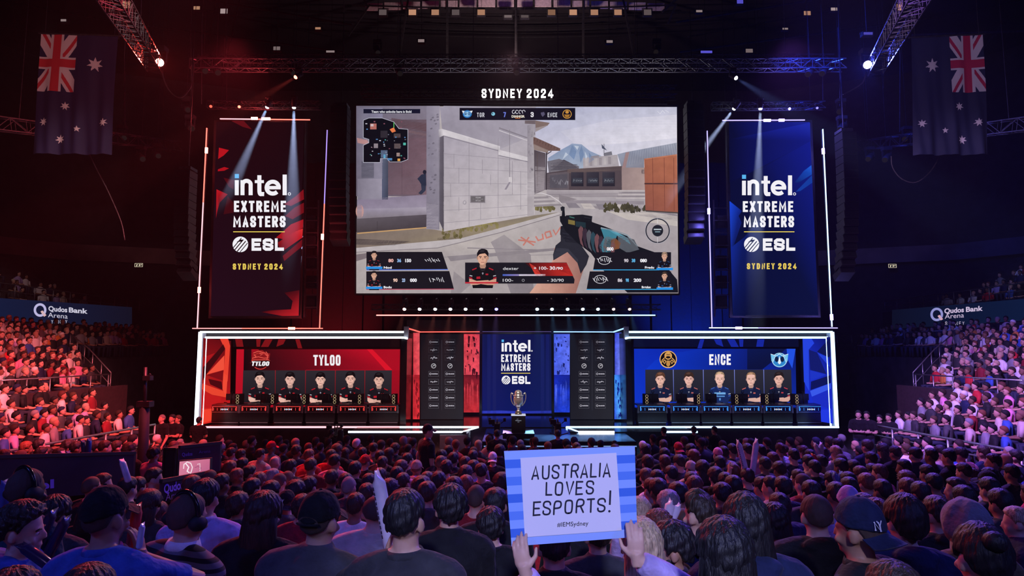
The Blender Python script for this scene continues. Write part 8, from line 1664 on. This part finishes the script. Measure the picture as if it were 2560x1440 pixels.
def camera_rig(px, py, Y, lab, op):
    P0 = at(px, py, Y); o = empty('broadcast_camera', (P0.x, Y, zf(Y)), lab, 'camera', 'broadcast cameras'); h = P0.z - zf(Y)
    MB().box((0, .1, h), (.16, .42, .22)).box((0, -.16, h + .03), (.12, .14, .16)).build('camera_body', BLACK, o); MB().tube([(0, .3, h), (0, .62, h)], [.07, .085], 14).build('lens', GLOSS, o, True)
    MB().box((-.14, -.18, h + .16), (.16, .10, .12)).bar((-.1, -.1, h + .05), (-.14, -.16, h + .14), .03).build('viewfinder', BLACK, o); MB().tube([(0, -.1, h + .11), (0, -.06, h + .2), (0, .2, h + .2), (0, .26, h + .11)], .016, 6).build('top_handle', STEEL, o, True)
    for s in (-1, 1): MB().tube([(s * .06, -.1, h - .2), (s * .24, -.42, h - .1)], .014, 6).build('pan_bar', STEEL, o, True); MB().box((s * .2, -.02, h + .2), (.07, .12, .09)).bar((s * .1, 0, h + .1), (s * .2, 0, h + .18), .02).build('accessory', BLACK, o)
    MB().box((0, .1, h - .17), (.18, .24, .12)).build('fluid_head', STEEL, o)
    for k in range(3): a_ = 2 * PI * k / 3 + .5; MB().tube([(0, .1, h - .22), (.42 * math.cos(a_), .1 + .42 * math.sin(a_), 0)], .025, 6).build('leg', STEEL, o, True)
    crew(px, py + 18, Y - .75, op, 'camera')
camera_rig(1243, 1068, 17.6, 'broadcast camera silhouetted before the trophy, red side', 'camera operator bent behind the camera beside the trophy, red side'); camera_rig(1395, 1068, 17.6, 'broadcast camera silhouetted before the trophy, blue side', 'camera operator bent behind the camera beside the trophy, blue side')
camera_rig(838, 1080, 20.3, 'small broadcast camera below the fourth red desk', 'operator stooping at the small camera below the fourth red desk')

# ------------------------------------------------------------------ the rest of the crowd: one mass, each figure with own colours
def tiny():
    """seated figure of few faces: (vertices, faces, slot) with slots skin, hair, shirt, trousers"""
    out = []
    def add(b, slot): out.append((np.array([tuple(v) for v in b.v]), b.f, slot))
    n = 8
    add(MB().loft([(0, 0, .44, .17, .13), (0, 0, .62, .172, .125), (0, -.018, .85, .205, .13), (0, -.018, .945, .21, .118), (0, -.006, 1.0, .15, .09), (0, .003, 1.045, .072, .066)], n), 2)
    add(MB().loft([(0, .01, 1.03, .060, .060), (0, .02, 1.09, .054, .058)], 6, False), 0)
    add(MB().loft([(0, .06, 1.065, .03, .035), (0, .05, 1.09, .055, .062), (0, .035, 1.15, .073, .085), (0, .02, 1.21, .077, .094), (0, .015, 1.27, .055, .07), (0, .01, 1.30, .02, .02)], 10), 0)
    b = MB(); b.add([(0, .118, 1.19), (-.016, .115, 1.135), (.016, .115, 1.135), (0, .146, 1.14)], [(0, 1, 3), (0, 3, 2), (1, 2, 3)]); add(b, 0)
    b = MB(); b.add([(-.05, .112, 1.185), (-.012, .124, 1.187), (-.012, .124, 1.172), (-.05, .112, 1.17)], [(0, 1, 2, 3)]).add([(.05, .112, 1.185), (.012, .124, 1.187), (.012, .124, 1.172), (.05, .112, 1.17)], [(0, 1, 2, 3)]); add(b, 1)
    vs, fs = shell(lambda az: hairline(az), lambda az, el: .010 + .012 * smooth01((el + 5) / 60), 12, 9, None, 14); add(MB().add(vs, fs), 1)
    for s in (-1, 1):
        add(MB().tube([(s * .205, -.01, .93), (s * .26, .03, .67)], [.066, .052], 6), 2); add(MB().tube([(s * .255, .03, .66), (s * .08, .26, .61), (s * .03, .33, .62)], [.045, .034, .03], 5), 0); add(MB().tube([(s * .10, .02, .52), (s * .13, .43, .51), (s * .13, .41, .02)], [.095, .075, .05], 5), 3)
    return out
TN = tiny(); LB_MAX = [Vector((0, 0, 0))]
V, FV, FN, CL = [], [], [], []; nv = 0
for p in REST:
    R3 = np.array(Euler((p['tilt'], p['roll'], p['yaw'])).to_matrix()); S3 = np.array([p['sc'] * p['fat'], p['sc'], p['sc']]); t = np.array([p['X'], p['Y'], p['z']])
    sk = {0: (.60, .36, .27), 1: (.52, .30, .21), 2: (.40, .21, .14), 3: (.22, .11, .07), 4: (.09, .045, .03)}[p['skin']]; hc = CLC[p['hat'][1]] if p['hat'] else (sk if p['hair'][0] == BD else HAIRC[p['hair'][1]]); cols = (sk, hc, CLC[p['top'][1]], (.02, .025, .05))
    for vs, fs, slot in TN:
        V.append((vs * S3) @ R3.T + t)
        for f in fs: FV.extend([i + nv for i in f]); FN.append(len(f)); CL.append(cols[slot] + (1.0,))
        nv += len(vs)
V = np.concatenate(V); me = bpy.data.meshes.new('crowd'); me.vertices.add(len(V)); me.vertices.foreach_set('co', V.astype(np.float32).ravel()); me.loops.add(len(FV)); me.loops.foreach_set('vertex_index', FV); me.polygons.add(len(FN)); st = np.concatenate([[0], np.cumsum(FN)[:-1]]); me.polygons.foreach_set('loop_start', st.astype(np.int32)); me.polygons.foreach_set('use_smooth', [True] * len(FN)); me.update(calc_edges=True)
ca = me.color_attributes.new('Col', 'FLOAT_COLOR', 'CORNER'); ca.data.foreach_set('color', np.repeat(np.array(CL, dtype=np.float32), FN, axis=0).ravel())
m = mat('crowd_cloth', (.5, .5, .5), .75, spec=.3); _t = m.node_tree; _a = _t.nodes.new('ShaderNodeAttribute'); _a.attribute_name = 'Col'; _t.links.new(_a.outputs['Color'], _t.nodes['Principled BSDF'].inputs['Base Color']); me.materials.append(m)
o = bpy.data.objects.new('crowd', me); C.objects.link(o); tag(o, 'the rest of the seated audience: far floor rows and both side stands', 'crowd', None, 'stuff')
print('people', len(PEOPLE), 'individual', len(IND), 'mass', len(REST), 'verts', len(V))
# tiny glowing details are seen directly; only lamps, strips and screens are sampled as light sources
for n_, m_ in _M.items():
    if n_.startswith(('desk_', 'warm_fan', 'exit_glow', 'lamp_lens', 'pedestal_top', 'red_fin', 'gold_fin', 'dim_', 'textured_picture')): m_.cycles.emission_sampling = 'NONE'
